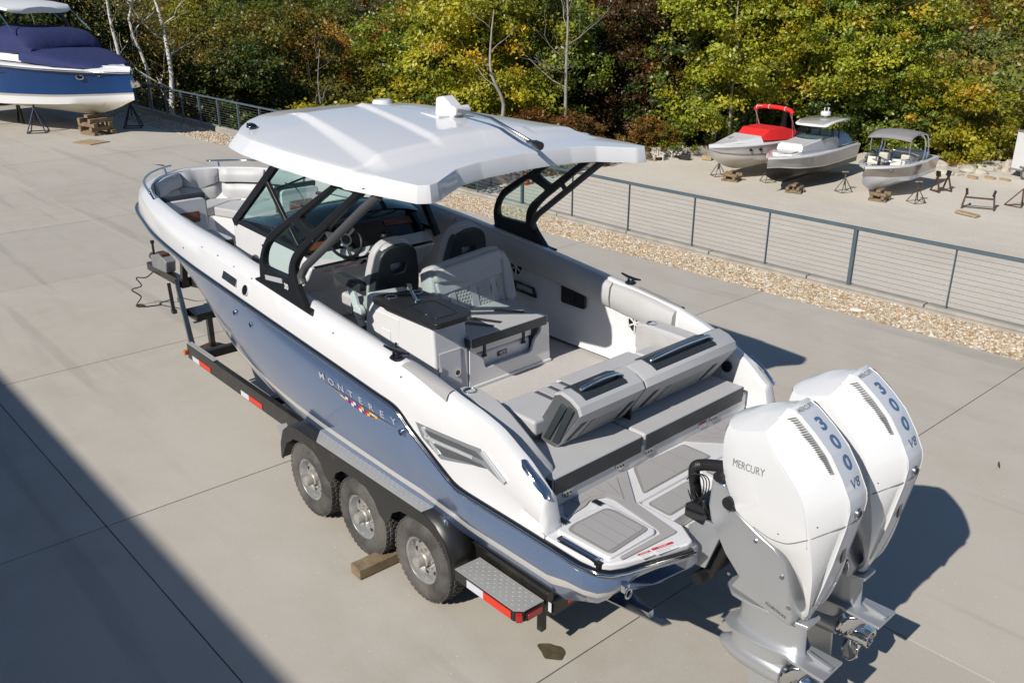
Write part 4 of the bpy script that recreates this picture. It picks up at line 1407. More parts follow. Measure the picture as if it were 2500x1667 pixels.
# side supports: charcoal frame with two panes, plus a slim rear strut
outer = [(5.03, 2.255), (5.80, 2.335), (5.815, 2.50), (5.755, 2.64), (5.64, 2.78), (4.56, 3.385), (4.20, 3.385), (5.07, 2.755), (5.19, 2.64), (5.235, 2.55), (5.20, 2.44), (5.10, 2.33)]
op = rpoly(outer, [0, .02, .12, .12, .1, 0, 0, .12, .1, .06, .06, .02], 4)
hole1 = rpoly([(5.30, 2.465), (5.755, 2.465), (5.75, 2.58), (5.68, 2.685), (5.235, 2.965), (4.985, 2.875), (5.10, 2.79), (5.24, 2.68), (5.30, 2.56)], [.06, .05, .08, .08, .05, .04, .06, .08, .05], 3)
hole2 = rpoly([(5.14, 3.005), (4.60, 3.34), (4.32, 3.34), (4.93, 2.925)], [.06, .05, .04, .05], 3)
for s in (1, -1):
    def fn(u, v, w, s=s):
        y = 1.385 - 0.085 * (v - 2.3)
        return (u, s * (y + w), v)
    fr = G().plate([op, hole1, hole2], 0.05, fn, 0.006).obj('windshield_wing', DARKFR, boat, smooth=30)
    gl = G()
    for h in (hole1, hole2):
        gl.add([fn(u, v, 0.0) for u, v in h], [tuple(range(len(h)))])
    gl.obj('wing_pane', GLASS, fr, smooth=None)
    st_ = G()
    st_.tube([fn(5.17, 2.44, -.03), fn(5.20, 2.50, -.03), fn(5.12, 2.60, -.03), fn(4.28, 3.22, -.03), fn(4.10, 3.34, -.04)], 0.036, 10, flat=.9)
    st_.bar(fn(4.78, 2.98, -.02), fn(4.70, 2.90, -.02), .04, .03)
    st_.obj('rear_strut', TUBEGR, boat, smooth=60)
    G().prism([fn(5.85, 2.335, -.07), fn(5.0, 2.25, -.07), fn(4.93, 2.24, .04), fn(5.86, 2.33, .05)], (0, 0, .022)).obj('wing_foot', DARKFR, boat, bevel=.006)
    # screws along the edge
    sc = G()
    for x, z_ in ((5.52, 2.85), (5.3, 2.985), (5.07, 3.12), (4.84, 3.255), (4.92, 2.865), (5.74, 2.66)):
        sc.cyl(fn(x, z_, .02), fn(x, z_, .034), .012, n=8)
    sc.obj('screw', CHROME, fr)['kind'] = 'stuff'
    if s > 0:
        G().box((5.555, 1.4085, 2.405), (0.30, 0.006, 0.042), (0, math.radians(6.5), 0)).obj('name_plate', BRIGHT, fr, smooth=None)
        G().text('30', 0.07, lambda a, b, d: (5.335 - a, 1.4125, 2.392 + b), bold=0.002).obj('number_decal', DECALW, fr, smooth=None, recalc=False)

# console windshield: port side glass, front glass, starboard glass, pillars
YP, YS = 0.60, -0.95
for y in (YP, YS):
    G().bar((7.93, y, 2.33), (6.42, y, 3.42), 0.05, 0.085).obj('windshield_pillar', DARKFR, boat, smooth=None, bevel=.008)
    G().bar((7.92, y, 2.36), (6.42, y, 2.285), 0.035, 0.05).obj('glass_sill', DARKFR, boat, smooth=None, bevel=.006)
br = G().bar((7.10, YP, 2.93), (6.55, YP, 2.33), 0.04, 0.06)
br.obj('side_brace', DARKFR, boat, smooth=None, bevel=.006)
G().add([(7.88, YP, 2.37), (6.42, YP, 2.30), (6.30, YP, 2.48), (6.30, YP, 3.42), (6.46, YP, 3.42)], [(0, 1, 2, 3, 4)]).obj('side_glass', GLASS, boat, smooth=None)
G().add([(7.88, YS, 2.37), (6.42, YS, 2.30), (6.44, YS, 2.50), (6.58, YS, 2.64), (6.8, YS, 3.17)], [(0, 1, 2, 3, 4)]).obj('side_glass', GLASS, boat, smooth=None)
rows = []
for k in range(9):
    y = YP + (YS - YP) * k / 8
    bow = 0.10 * (1 - ((k - 4) / 4) ** 2)
    rows.append([(7.93 + bow, y, 2.36), (7.18 + bow * .8, y, 2.9), (6.46 + bow * .5, y, 3.43)])
G().loft(rows).obj('windshield_glass', GLASS, boat, smooth=60)
fr = G()
fr.bar((6.80, YS, 3.17), (6.60, YS, 2.66), 0.05, 0.07).bar((6.60, YS, 2.67), (6.30, YS, 2.22), 0.055, 0.08)
fr.obj('starboard_frame', DARKFR, boat, smooth=None, bevel=.008)
w = G().tube([(7.95, -.3, 2.42), (7.6, 0.0, 2.68), (7.45, .2, 2.78)], .008, 6).bar((7.62, .28, 2.68), (7.35, -.1, 2.86), .012, .02)
w.obj('wiper', BLACK, boat, smooth=None)

# ---- console and dash
P = [(8.0, YP), (8.03, -.17), (8.0, YS), (6.62, YS), (6.62, YP)]
con = G()
sec = lambda y: [(8.0, y, 1.40), (7.98, y, 2.34), (6.50, y, 2.27), (6.34, y, 2.13), (6.42, y, 2.02), (6.70, y, 1.78), (6.75, y, 1.40)]
con.loft([sec(YP), sec(YP - .02), sec(YS + .02), sec(YS)], True, True, True)
console = con.obj('helm_console', WHITE, boat, bevel=.025, seg=3)
# black dash: sloped instrument face, hood and side cheeks
d = G()
prof = [(6.335, 2.142), (6.40, 2.17), (6.62, 2.40), (6.64, 2.52), (6.58, 2.55), (6.75, 2.61), (7.2, 2.57), (7.85, 2.37), (6.6, 2.25)]
rows = []
for k in range(11):
    y = 0.56 + (-0.92 - 0.56) * k / 10
    dz = -0.16 * abs((k - 5.5) / 5.5) ** 2.5
    rows.append([(x, y, z + (dz if 2.45 < z else 0)) for x, z in prof])
d.loft(rows, True, True, True)
dash = d.obj('dash', BLACK, boat, smooth=35)
def dp(y, t, d=0.004):
    a, b = Vector((6.40, y, 2.17)), Vector((6.62, y, 2.40))
    n_ = Vector((-.23, 0, .22)).normalized()
    return a.lerp(b, t) + n_ * d
scr_ = G().add([dp(.02, .28, .012), dp(-.40, .28, .012), dp(-.40, 1.25, .012), dp(.02, 1.25, .012)], [(0, 1, 2, 3)])
scr_.obj('display', SCREEN, dash, smooth=None)
G().prism([dp(.04, .22, .002), dp(-.42, .22, .002), dp(-.42, 1.32, .002), dp(.04, 1.32, .002)], (-.006, 0, .006)).obj('display_bezel', BLACK, dash, bevel=.004)
G().prism([dp(-.46, .80, .004), dp(-.80, .72, .004), dp(-.80, 1.0, .004), dp(-.46, 1.08, .004)], (-.008, 0, .008)).obj('dash_trim', WOODTRIM, dash, smooth=None)
G().prism([dp(-.46, 1.15, .004), dp(-.68, 1.08, .004), dp(-.68, 1.4, .004), dp(-.46, 1.5, .004)], (-.008, 0, .008)).obj('glove_lid', STEEL, dash, smooth=None)
G().prism([dp(.50, .45, .004), dp(.30, .45, .004), dp(.30, .7, .004), dp(.50, .7, .004)], (-.008, 0, .008)).obj('dash_trim', WOODTRIM, dash, smooth=None)
# steering wheel
wc = Vector((6.42, 0.14, 2.345))
wn_ = Vector((-.86, 0, .5)).normalized()
wu = Vector((.5, 0, .86)).normalized()
wv = Vector((0, 1, 0))

rim = G().tube([wc + wu * .185 * math.cos(a) + wv * .185 * math.sin(a) for a in np.linspace(0, 6.283, 33)], .017, 8, cap=False)
wheel_o = rim.obj('steering_wheel', RUBBER, boat, smooth=180)
sp = G()
for a in (-.95, .95, 3.14):
    for o_ in (-.11, .11):
        sp.tube([wc + (wu * math.cos(a + o_) + wv * math.sin(a + o_)) * .05 + wn_ * -.01, wc + (wu * math.cos(a + o_ * .5) + wv * math.sin(a + o_ * .5)) * .18], .010, 6)
sp.cyl(wc - wn_ * .03, wc + wn_ * .015, .066, n=24)
sp.obj('spokes', CHROME, wheel_o, smooth=40)
G().cyl(wc + wn_ * .015, wc + wn_ * .019, .048, n=24).obj('wheel_boss', BLACK, wheel_o)
G().cyl(wc - wn_ * .16, wc - wn_ * .02, .03, n=12).obj('steering_column', BLACK, wheel_o)
# throttle and knobs, labels under the dash
G().box((6.42, -.28, 2.205), (.14, .14, .05)).cyl((6.40, -.25, 2.22), (6.36, -.25, 2.33), .012).cyl((6.40, -.32, 2.22), (6.36, -.32, 2.33), .012).obj('throttle', BLACK, dash, bevel=.01)
G().cyl((6.36, -.285, 2.325), (6.355, -.285, 2.355), .03, n=14).box((6.42, -.28, 2.235), (.12, .12, .012)).obj('throttle_trim', CHROME, dash)
G().cyl((6.37, -.12, 2.165), (6.35, -.12, 2.20), .025, n=14).obj('start_button', CHROME, dash)
lu, lv = (0, -1, 0), (-.60, 0, -.0)
for y, w_, h_, m in ((.40, .10, .06, DECALY), (.27, .10, .045, DECALR), (.12, .16, .03, DECALR), (.12, .14, .05, DECALR)):
    zz = 2.09 if m is not DECALY else 2.06
    if w_ == .16: zz = 2.12
    x_ = 6.34 + (2.13 - zz) * 0.72
    label_plate((x_ - .008, y, zz), (0, -1, 0), (-.6, 0, .85), w_, h_, m, None, 2, parent=console)
G().cyl((6.37, -.03, 2.09), (6.345, -.03, 2.075), .035, n=16).obj('socket_cap', BLACK, console)
# footwell, black floor mat and console side door vent
G().box((6.1, .22, FLOOR + .012), (.5, .5, .012)).obj('floor_mat', RUBBER, boat, smooth=None)
rb = G()
for k in range(9): rb.box((5.9 + k * .05, .22, FLOOR + .021), (.02, .46, .008))
rb.obj('mat_rib', BLACK, boat, smooth=None)
sp_ = G().cyl((7.5, YP, 1.94), (7.5, YP + .012, 1.94), .11, n=24)
sp_.obj('console_speaker', MIDV, console)
# ================================================================== INSIDE THE BOAT
# coaming bolsters, both sides, in three lengths
def bolster(s, x0, x1):
    rows = []
    n_ = max(3, int((x1 - x0) / 0.25))
    for k in range(n_ + 1):
        x = x0 + (x1 - x0) * k / n_
        e = 0.012 if k in (0, n_) else 0
        zt = top_z(x) - 0.015 - e
        y = coam(x)
        t = 0.075 - e
        rows.append([(x, s * (y - 0.0), zt), (x, s * (y - t * .5), zt - .003), (x, s * (y - t), zt - .04), (x, s * (y - t - .012), zt - .14), (x, s * (y - t), zt - .235 + e), (x, s * (y - t * .5), zt - .265 + e), (x, s * (y - .0), zt - .265 + e)])
    G().loft(rows, True, True, True).obj('coaming_bolster', GREYV, boat, smooth=50)
for s in (1, -1):
    for x0, x1 in ((3.27, 4.0), (4.02, 6.30), (6.32, 8.15)):
        bolster(s, x0, x1)

# starboard wall fittings: display panel, storage net frame, speakers
def speaker(c, n, r, name='speaker', parent=boat):
    c, n = Vector(c), Vector(n).normalized()
    u = n.orthogonal().normalized(); v = n.cross(u)
    o = G().tube([c + (u * math.cos(a) + v * math.sin(a)) * r * .93 for a in np.linspace(0, 6.283, 25)], r * .09, 6, False).obj(name, WHITE, parent, smooth=180)
    G().cyl(c - n * .004, c + n * .004, r * .9, n=24).obj('speaker_cone', BLACK, o)
    g = G()
    for k in range(6):
        a = k * math.pi / 3 + .26
        for d in (-.12, .12):
            g.bar(c + n * .012 + (u * math.cos(a + d) + v * math.sin(a + d)) * r * .15, c + n * .012 + (u * math.cos(a + d * .6) + v * math.sin(a + d * .6)) * r * .9, r * .07, .008, up=n)
    g.cyl(c + n * .006, c + n * .018, r * .18, n=12)
    g.obj('speaker_grille', WHITE, o, smooth=None)
speaker((3.70, -1.235, 1.845), (0.1, 1, 0), 0.11)
speaker((5.33, -1.235, 2.03), (0, 1, 0), 0.10)
speaker((9.35, -0.80, 2.16), (-.35, 1, .2), 0.09)
speaker((3.70, 1.235, 1.845), (0.1, -1, 0), 0.11)
for x0, x1, z0, z1, nm in ((4.33, 4.66, 1.81, 2.03, 'side_locker'),):
    G().prism([(x, -1.24, z) for x, z in rpoly([(x0, z0), (x1, z0), (x1, z1), (x0, z1)], .03)], (0, .025, 0)).obj(nm, BLACK, boat, bevel=.006)
    G().prism([(x, -1.215, z) for x, z in [(4.47, z0 + .02), (4.50, z0 + .02), (4.50, z1 - .02), (4.47, z1 - .02)]], (0, .006, 0)).obj('locker_slot', RUBBER, boat, smooth=None)
fr = G().plate([[(5.02, 1.76), (5.36, 1.77), (5.36, 1.875), (5.06, 1.86)], [(5.05, 1.785), (5.33, 1.79), (5.33, 1.855), (5.075, 1.845)]], .02, lambda u, v, w: (u, -1.225 + w, v)).obj('wall_pocket', BLACK, boat, smooth=None)
G().prism([(5.05, -1.245, 1.78), (5.33, -1.245, 1.785), (5.33, -1.245, 1.86), (5.07, -1.245, 1.85)], (0, .012, 0)).obj('pocket_back', GREYV, boat, smooth=None)

# ---- helm and companion seats
def helm_seat(y, arm):
    c = Vector((5.58, y, 1.86))
    tilt = Matrix.Rotation(rad(-9), 3, 'Y')
    def fb(u, v, w): return c + tilt @ Vector((w, u, v))
    ol = rpoly([(-.235, -.05), (.235, -.05), (.26, .25), (.19, .58), (.09, .645), (-.09, .645), (-.19, .58), (-.26, .25)], [.05, .05, .15, .12, .1, .1, .12, .15], 3)
    hole = rpoly([(-.085, .36), (.085, .36), (.105, .485), (-.105, .485)], .03, 2)
    seat = G().plate([ol, hole], 0.07, lambda u, v, w: fb(u, v, w), 0.015).obj('helm_seat', DARKV, boat, smooth=40)
    ol2 = [(p[0] * 1.03, p[1] * 1.01 + .01) for p in ol]
    G().plate([ol2, hole], 0.05, lambda u, v, w: fb(u, v, w + .075), 0.02).obj('seat_back_pad', GREYV, seat, smooth=40)
    cap = G()
    rows = []
    for u in np.linspace(-.165, .165, 9):
        zt = interp(abs(u), [0, .09, .13, .165], [.655, .65, .632, .60])
        rows.append([fb(u, zt - .035, -.045), fb(u, zt - .012, -.045), fb(u, zt + .012, -.01), fb(u, zt + .012, .07), fb(u, zt - .02, .115), fb(u, zt - .13, .115)])
    cap.loft(rows, True, True, True)
    cap.obj('headrest', GREYV, seat, smooth=50)
    cushion('seat_cushion', (5.90, y, 1.86), (.46, .50, .13), GREYV, seat, bev=.035)
    cushion('seat_base', (5.88, y, 1.76), (.44, .46, .10), DARKV, seat, bev=.02)
    G().lathe([(.17, 0), (.17, .02), (.07, .05), (.06, .33)], (5.85, y, FLOOR), n=20).obj('pedestal', CHROME, seat, smooth=40)
    for sd in arm:
        yy = y + sd * .31
        G().prism([(p[0], yy - .045, p[1]) for p in rpoly([(5.60, 2.06), (6.02, 2.09), (6.05, 2.17), (5.60, 2.15)], .04, 3)], (0, .09, 0)).obj('armrest', DARKV, seat, bevel=.02, seg=3)
        G().prism([(5.62, yy - .018, 1.72), (5.70, yy - .018, 1.68), (5.86, yy - .018, 2.02), (5.78, yy - .018, 2.09)], (0, .036, 0)).cyl((5.70, yy - .03, 1.84), (5.70, yy + .03, 1.84), .07, n=18).obj('arm_bracket', WHITE, seat, bevel=.008)
    # slats seen through the opening
    return seat
helm_seat(0.17, (1,))
helm_seat(-0.70, ())
# footrest by the helm seat, grey seat box
cushion('foot_box', (5.35, .50, 1.52), (.30, .34, .24), GREYV, boat, bev=.03)

# ---- wet bar
wb = [(4.35, .60), (4.35, .24), (5.32, .24), (5.40, .60)]
bar = G()
bar.loft([[(x + (0.05 if x < 5 else -.02), y - (.0 if y < .5 else .0), z) for x, y in wb] if z > 2 else [(x, y + (.02 if y > .5 else 0), z) for x, y in wb] for z in (FLOOR, 1.8, 2.15)], True, True, True)
wetbar = bar.obj('wet_bar', WHITE, boat, bevel=.03, seg=3)
ct = rpoly([(4.15, .74), (4.15, .40), (4.22, .30), (4.85, .27), (5.02, .28), (5.12, .70), (5.05, .745)], .05, 3)
G().prism([(x, y, 2.152) for x, y in ct], (0, 0, .05)).obj('counter_top', mat('black_woodgrain_counter', (0.018, 0.018, 0.019), .32, var=.4, vscale=6, stretch=(1, 14, 1), bump=.1, bscale=30), wetbar, bevel=.01)
for x, y in ((4.98, .60), (4.93, .36)):
    G().tube([(x + .05 * math.cos(a), y + .05 * math.sin(a), 2.204) for a in np.linspace(0, 6.283, 21)], .005, 6, False).obj('cup_holder', CHROME, wetbar, smooth=180)
G().cyl((4.72, .51, 2.203), (4.72, .51, 2.22), .03, n=14).tube([(4.72, .51, 2.215), (4.80, .48, 2.228), (4.92, .43, 2.25)], .013, 8).box((4.93, .43, 2.265), (.08, .04, .025), (0, -.3, -.4)).obj('folding_faucet', CHROME, wetbar)
sk = rpoly([(4.26, .66), (4.26, .42), (4.66, .38), (4.68, .64)], .05, 3)
G().tube([(x, y, 2.2035) for x, y in sk] + [(sk[0][0], sk[0][1], 2.2035)], .003, 5).obj('sink_lid', BLACK, wetbar, smooth=180)
# doors: the port door and the aft door
G().prism([(5.30, .622, 1.52), (4.86, .622, 1.52), (4.86, .605, 2.02), (5.22, .605, 2.02)], (0, .010, 0)).obj('locker_door', WHITE, wetbar, bevel=.006)
G().prism([(5.16, .634, 1.62), (4.98, .634, 1.62), (4.98, .620, 1.88), (5.12, .620, 1.88)], (0, .006, 0)).obj('door_panel', WHITE, wetbar, bevel=.004)
G().box((4.885, .633, 1.78), (.035, .014, .055)).obj('door_latch', CHROME, wetbar, bevel=.004)
G().prism([(4.348, .575, 1.44), (4.348, .33, 1.44), (4.352, .34, 1.84), (4.352, .575, 1.84)], (-.01, 0, 0)).obj('locker_door', WHITE, wetbar, bevel=.005)
G().box((4.335, .575, 1.70), (.014, .03, .04)).obj('door_hinge', CHROME, wetbar)
G().cyl((4.345, .385, 1.62), (4.330, .385, 1.62), .036, n=18).obj('door_latch', CHROME, wetbar)
G().cyl((4.331, .385, 1.62), (4.328, .385, 1.62), .024, n=18).obj('latch_core', BLACK, wetbar)

# ---- aft facing lounge behind the companion seat, with the cooler under it
lb = G()
op2 = rpoly([(-.52, 1.56), (.06, 1.56), (.08, 1.66), (.16, 1.72), (.16, 1.80), (-.64, 1.80), (-.64, 1.74), (-.56, 1.68)], .04, 3)
lb.plate([[(-.76, FLOOR), (.24, FLOOR), (.235, 1.805), (-.735, 1.805)], op2], .03, lambda u, v, w: (4.36 + w, u, v))
lounge = lb.obj('lounge_seat', WHITE, boat, smooth=30)
G().prism([(4.375, -.745, FLOOR), (5.25, -.745, FLOOR), (5.25, -.735, 1.8), (4.375, -.735, 1.8)], (0, .03, 0)).obj('seat_side', WHITE, lounge, smooth=None, bevel=.006)
G().prism([(4.8, -.70, FLOOR), (5.25, -.70, FLOOR), (5.25, .22, FLOOR), (4.8, .22, FLOOR)], (0, 0, .4)).obj('seat_box', WHITE, lounge, smooth=None)
G().prism([(4.33, -.77, FLOOR), (4.33, .25, FLOOR), (4.36, .25, FLOOR), (5.25, -.77, FLOOR)], (0, 0, .03)).obj('seat_plinth', WHITE, lounge, bevel=.008)
cushion('seat_cushion', (4.62, -.20, 1.868), (.66, .95, .10), GREYV, lounge, bev=.022)
G().box((4.287, -.20, 1.862), (.008, .90, .085)).obj('cushion_front', DARKV, lounge, bevel=.003)
G().box((4.60, .277, 1.862), (.62, .008, .085)).obj('cushion_side', DARKV, lounge, bevel=.003)
for P in ([(4.63, .02), (4.60, .09), (4.37, -.06), (4.40, -.10)], [(4.68, -.10), (4.66, -.03), (4.40, -.17), (4.42, -.22)], [(4.72, -.40), (4.68, -.34), (4.46, -.52), (4.49, -.56)]):
    G().prism([(x, y, 1.9185) for x, y in P], (0, 0, .002)).obj('cushion_accent', DARKV, lounge, smooth=None)
ol = rpoly([(-.80, -.02), (.09, -.02), (.12, .2), (.10, .44), (-.72, .50), (-.80, .30)], .05, 3)
tl = Matrix.Rotation(rad(17), 3, 'Y')
def lf(u, v, w): return Vector((4.93, 0, 1.90)) + tl @ Vector((w, u, v))
back = G().plate([ol], .12, lambda u, v, w: lf(u, v, w + .06), .03).obj('lounge_back', GREYV, lounge, smooth=45)
G().plate([[(.085, 0), (.128, .2), (.105, .43), (.075, .43), (.095, .2), (.06, 0)]], .13, lambda u, v, w: lf(u, v, w + .06), .01).obj('back_side', DARKV, lounge, smooth=45)
ub = G()
# upper roll with its chevron seam, the yoke under it, then the channels
ub.plate([rpoly([(-.70, .47), (.09, .41), (.09, .33), (-.25, .28), (-.71, .40)], .025, 2)], .05, lambda u, v, w: lf(u, v, w - .035), .02)
ub.plate([rpoly([(-.72, .385), (-.25, .265), (.085, .315), (.075, .20), (-.73, .27)], .02, 2)], .04, lambda u, v, w: lf(u, v, w - .02), .015)
ub.plate([rpoly([(-.79, .0), (-.70, .0), (-.735, .46), (-.79, .34)], .03, 2)], .05, lambda u, v, w: lf(u, v, w - .03), .02)
ub.obj('back_yoke', GREYV, back, smooth=45)
xs_ = [.07, -.02, -.10, -.27, -.36, -.53, -.60, -.715]
for k in range(len(xs_) - 1):
    a, b = xs_[k], xs_[k + 1]
    ta, tb = interp(a, [-.72, .08], [.25, .185]), interp(b, [-.72, .08], [.25, .185])
    wide = (a - b) > .12 or k in (0, 6)
    G().plate([rpoly([(a - .005, .0), (b + .005, .0), (b + .005, tb), (a - .005, ta)], .015, 2)], .03, lambda u, v, w: lf(u, v, w - (.012 if wide else .02)), .012).obj('back_channel', GREYV2 if wide else GREYV, back, smooth=45)
    if wide:
        q = G()
        m_ = 4
        for i in range(m_):
            for j in range(6):
                u = b + .01 + (a - b - .02) * (i + .5 + (.25 if j % 2 else -.25)) / m_
                v = .02 + j * .032
                q.add([lf(u - .016, v, -.041), lf(u, v - .014, -.041), lf(u + .016, v, -.041), lf(u, v + .014, -.041), lf(u, v, -.046)], [(0, 1, 4), (1, 2, 4), (2, 3, 4), (3, 0, 4)])
        q.obj('quilting', GREYV2, back, smooth=None)

sm = G()
for a, wd in ((-.02, 0), (-.10, 0), (-.27, 0), (-.36, 0), (-.53, 0), (-.60, 0)):
    sm.tube([lf(a, .0, -.038), lf(a, interp(a, [-.72, .08], [.25, .185]) * .7, -.045), lf(a - .012, interp(a, [-.72, .08], [.25, .185]), -.03)], .004, 5)
sm.tube([lf(-.72, .392, -.045), lf(-.25, .272, -.058), lf(.09, .322, -.045)], .006, 5)
sm.tube([lf(-.735, .262, -.035), lf(.08, .195, -.035)], .005, 5)
sm.obj('back_piping', DARKV, back, smooth=180)
# the white cooler is a thing of its own, under the lounge
cool = thing('cooler', 'white hard cooler box with black rubber latches under the lounge seat', 'cooler', (4.6, -.2, FLOOR))
G().box((4.60, -.22, 1.55), (.38, .68, .28)).obj('body', WHITE_SOFT, cool, bevel=.03, seg=3)
G().box((4.60, -.22, 1.735), (.40, .70, .075)).obj('lid', WHITE_SOFT, cool, bevel=.02, seg=3)
for y in (.02, -.46):
    G().box((4.398, y, 1.72), (.016, .03, .11)).box((4.40, y, 1.655), (.018, .055, .02)).obj('latch', RUBBER, cool, bevel=.005)
b_ = G().box((4.405, -.20, 1.625), (.006, .115, .046)).obj('badge', DECALK, cool, bevel=.003)
G().text('YETI', .045, lambda a, b, d: (4.4005, -.20 - a, 1.625 + b), bold=.0012).obj('badge_lettering', DECALW, b_, smooth=None, recalc=False)

# ---- aft seating: forward seat cushions, two leaning backrests, sun bench
aft = G().prism([(2.62, -1.2, FLOOR), (3.22, -.95, FLOOR), (3.22, .88, FLOOR), (2.62, 1.2, FLOOR)], (0, 0, .22)).obj('aft_seat_base', WHITE, boat, bevel=.01)
G().prism([(2.435, -1.18, PLAT), (2.65, -1.18, PLAT), (2.65, 1.18, PLAT), (2.435, 1.18, PLAT)], (0, 0, .15)).obj('bench_base', WHITE, boat, bevel=.008)
for y0, y1 in ((.175, 1.12), (-1.12, .155)):
    yc_ = (y0 + y1) / 2
    b_ = cushion('sun_bench', (2.70, yc_, 1.602), (.54, y1 - y0, .136), GREYV, boat, bev=.022)
    G().box((2.427, yc_, 1.598), (.008, y1 - y0 - .03, .122)).obj('bench_front', DARKV, b_, bevel=.003)
    G().box((2.66, y0 + .002 if y0 < 0 and y1 < .16 and False else (y1 - .002 if y1 > 1 else y0 - .0), 1.612), (.46, .012, .09)).obj('bench_end', DARKV, b_, bevel=.003)
# forward facing seat pads
for y0, y1, x1 in ((.50, .88, 3.27), (.36, .50, 3.26), (.24, .36, 3.27), (-.66, .24, 3.30), (-.95, -.66, 3.25)):
    cushion('seat_pad', ((2.86 + x1) / 2, (y0 + y1) / 2, 1.79), (x1 - 2.86, y1 - y0 - .008, .13), GREYV, boat, bev=.028)
for y in (.50, .36, .24):
    G().bar((3.22, y + .01, 1.858), (3.0, y + .01, 1.858), .035, .006).obj('pad_accent', MIDV, boat, smooth=None)
def backrest(y0, y1, yt0, yt1, endpad):
    """y0..y1 foot, yt0..yt1 top; section leans aft"""
    sec_ = [(2.90, 1.675), (2.735, 1.665), (2.70, 1.70), (2.52, 1.985), (2.55, 2.035), (2.63, 2.075), (2.73, 2.095), (2.79, 2.07), (2.80, 2.03), (2.925, 1.80)]
    w0, w1 = y1 - y0, yt1 - yt0
    g = G()
    rows = []
    # recess for the grab rail in the top
    ca, cb = yt0 + w1 * .20, yt0 + w1 * .80
    for f in (0, .02, .98, 1):
        row = []
        for k, (x, z) in enumerate(sec_):
            t = (z - 1.665) / .42
            a = y0 + (yt0 - y0) * t; b = y1 + (yt1 - y1) * t
            e = .015 if f in (0, 1) else 0
            row.append((x + (2.74 - x) * e * 2, a + (b - a) * f, z + (1.85 - z) * e * 2))
        rows.append(row)
    g.loft(rows, True, True, True)
    o = g.obj('aft_backrest', GREYV, boat, smooth=25)
    # rear face trims
    def rf(y, t, d=.004):
        a, b = Vector((2.70, y, 1.70)), Vector((2.52, y, 1.985))
        return a.lerp(b, t) + Vector((-.845, 0, -.53)) * d
    W = y1 - y0
    for f in (.14, .86):
        s_ = 1 if f < .5 else -1
        yy = y1 - W * f
        G().add([rf(yy + .05, .06), rf(yy + .005, .06), rf(yy - .075, .62), rf(yy - .01, .62)], [(0, 1, 2, 3)]).obj('back_accent', DARKV, o, smooth=None)
    q = G()
    for i in range(14):
        for j in range(5):
            y = y1 - W * .38 - W * .42 * (i + (.5 if j % 2 else 0)) / 14
            t = .10 + j * .10
            q.add([rf(y + .016, t, .003), rf(y, t - .045, .003), rf(y - .016, t, .003), rf(y, t + .045, .003), rf(y, t, .0048)], [(0, 1, 4), (1, 2, 4), (2, 3, 4), (3, 0, 4)])
    q.obj('quilting', GREYV2, o, smooth=None)
    G().bar(rf(y1 - W * .25, .05), rf(y1 - W * .31, .6), .004, .003).bar(rf(y1 - W * .29, .05), rf(y1 - W * .35, .6), .004, .003).obj('back_seam', DARKV, o, smooth=None)
    # recessed well with the chrome grab rail
    w = G()
    yA, yB = yt1 - w1 * .14, yt1 - w1 * .80
    w.prism([(2.80, yA, 2.075), (2.72, yA, 2.103), (2.60, yA, 2.068), (2.535, yA, 2.01), (2.53, yA, 1.985), (2.60, yA, 1.95), (2.75, yA, 2.0)], (0, yB - yA, 0))
    w.obj('rail_well', DARKV, o, smooth=None, bevel=.004)
    P = smoothpath([(2.66, yA - .02, 2.10), (2.64, yA - .08, 2.125), (2.64, (yA + yB) / 2, 2.135), (2.64, yB + .08, 2.125), (2.66, yB + .02, 2.10)], 4)
    G().tube(P, .020, 8, flat=.8).obj('grab_rail', CHROME, o, smooth=180)
    if endpad:
        e = [(x, z) for x, z in sec_]
        ins = []
        for x, z in e:
            t = (z - 1.665) / .42
            c_ = Vector((2.72, 1.86))
            p = c_ + (Vector((x, z)) - c_) * .93
            ins.append((p.x, y1 + (yt1 - y1) * t + .008, p.y))
        G().add(ins, [tuple(range(len(ins)))]).obj('end_panel', MIDV, o, smooth=None)
        for k in range(2):
            a = [(2.84 - .09 * k, .02), (2.78 - .09 * k, .02), (2.64 - .07 * k, .31), (2.70 - .07 * k, .33)]
            G().prism([(x, y1 + (yt1 - y1) * (z / .42) + .008, 1.70 + z) for x, z in a], (0, .016, 0)).obj('end_channel', DARKV, o, bevel=.008)
    return o
backrest(.065, .79, .055, .745, True)
backrest(-1.02, .03, -1.14, .035, False)
G().box((2.72, .048, 1.80), (.12, .02, .3)).obj('back_gap', RUBBER, boat, smooth=None)
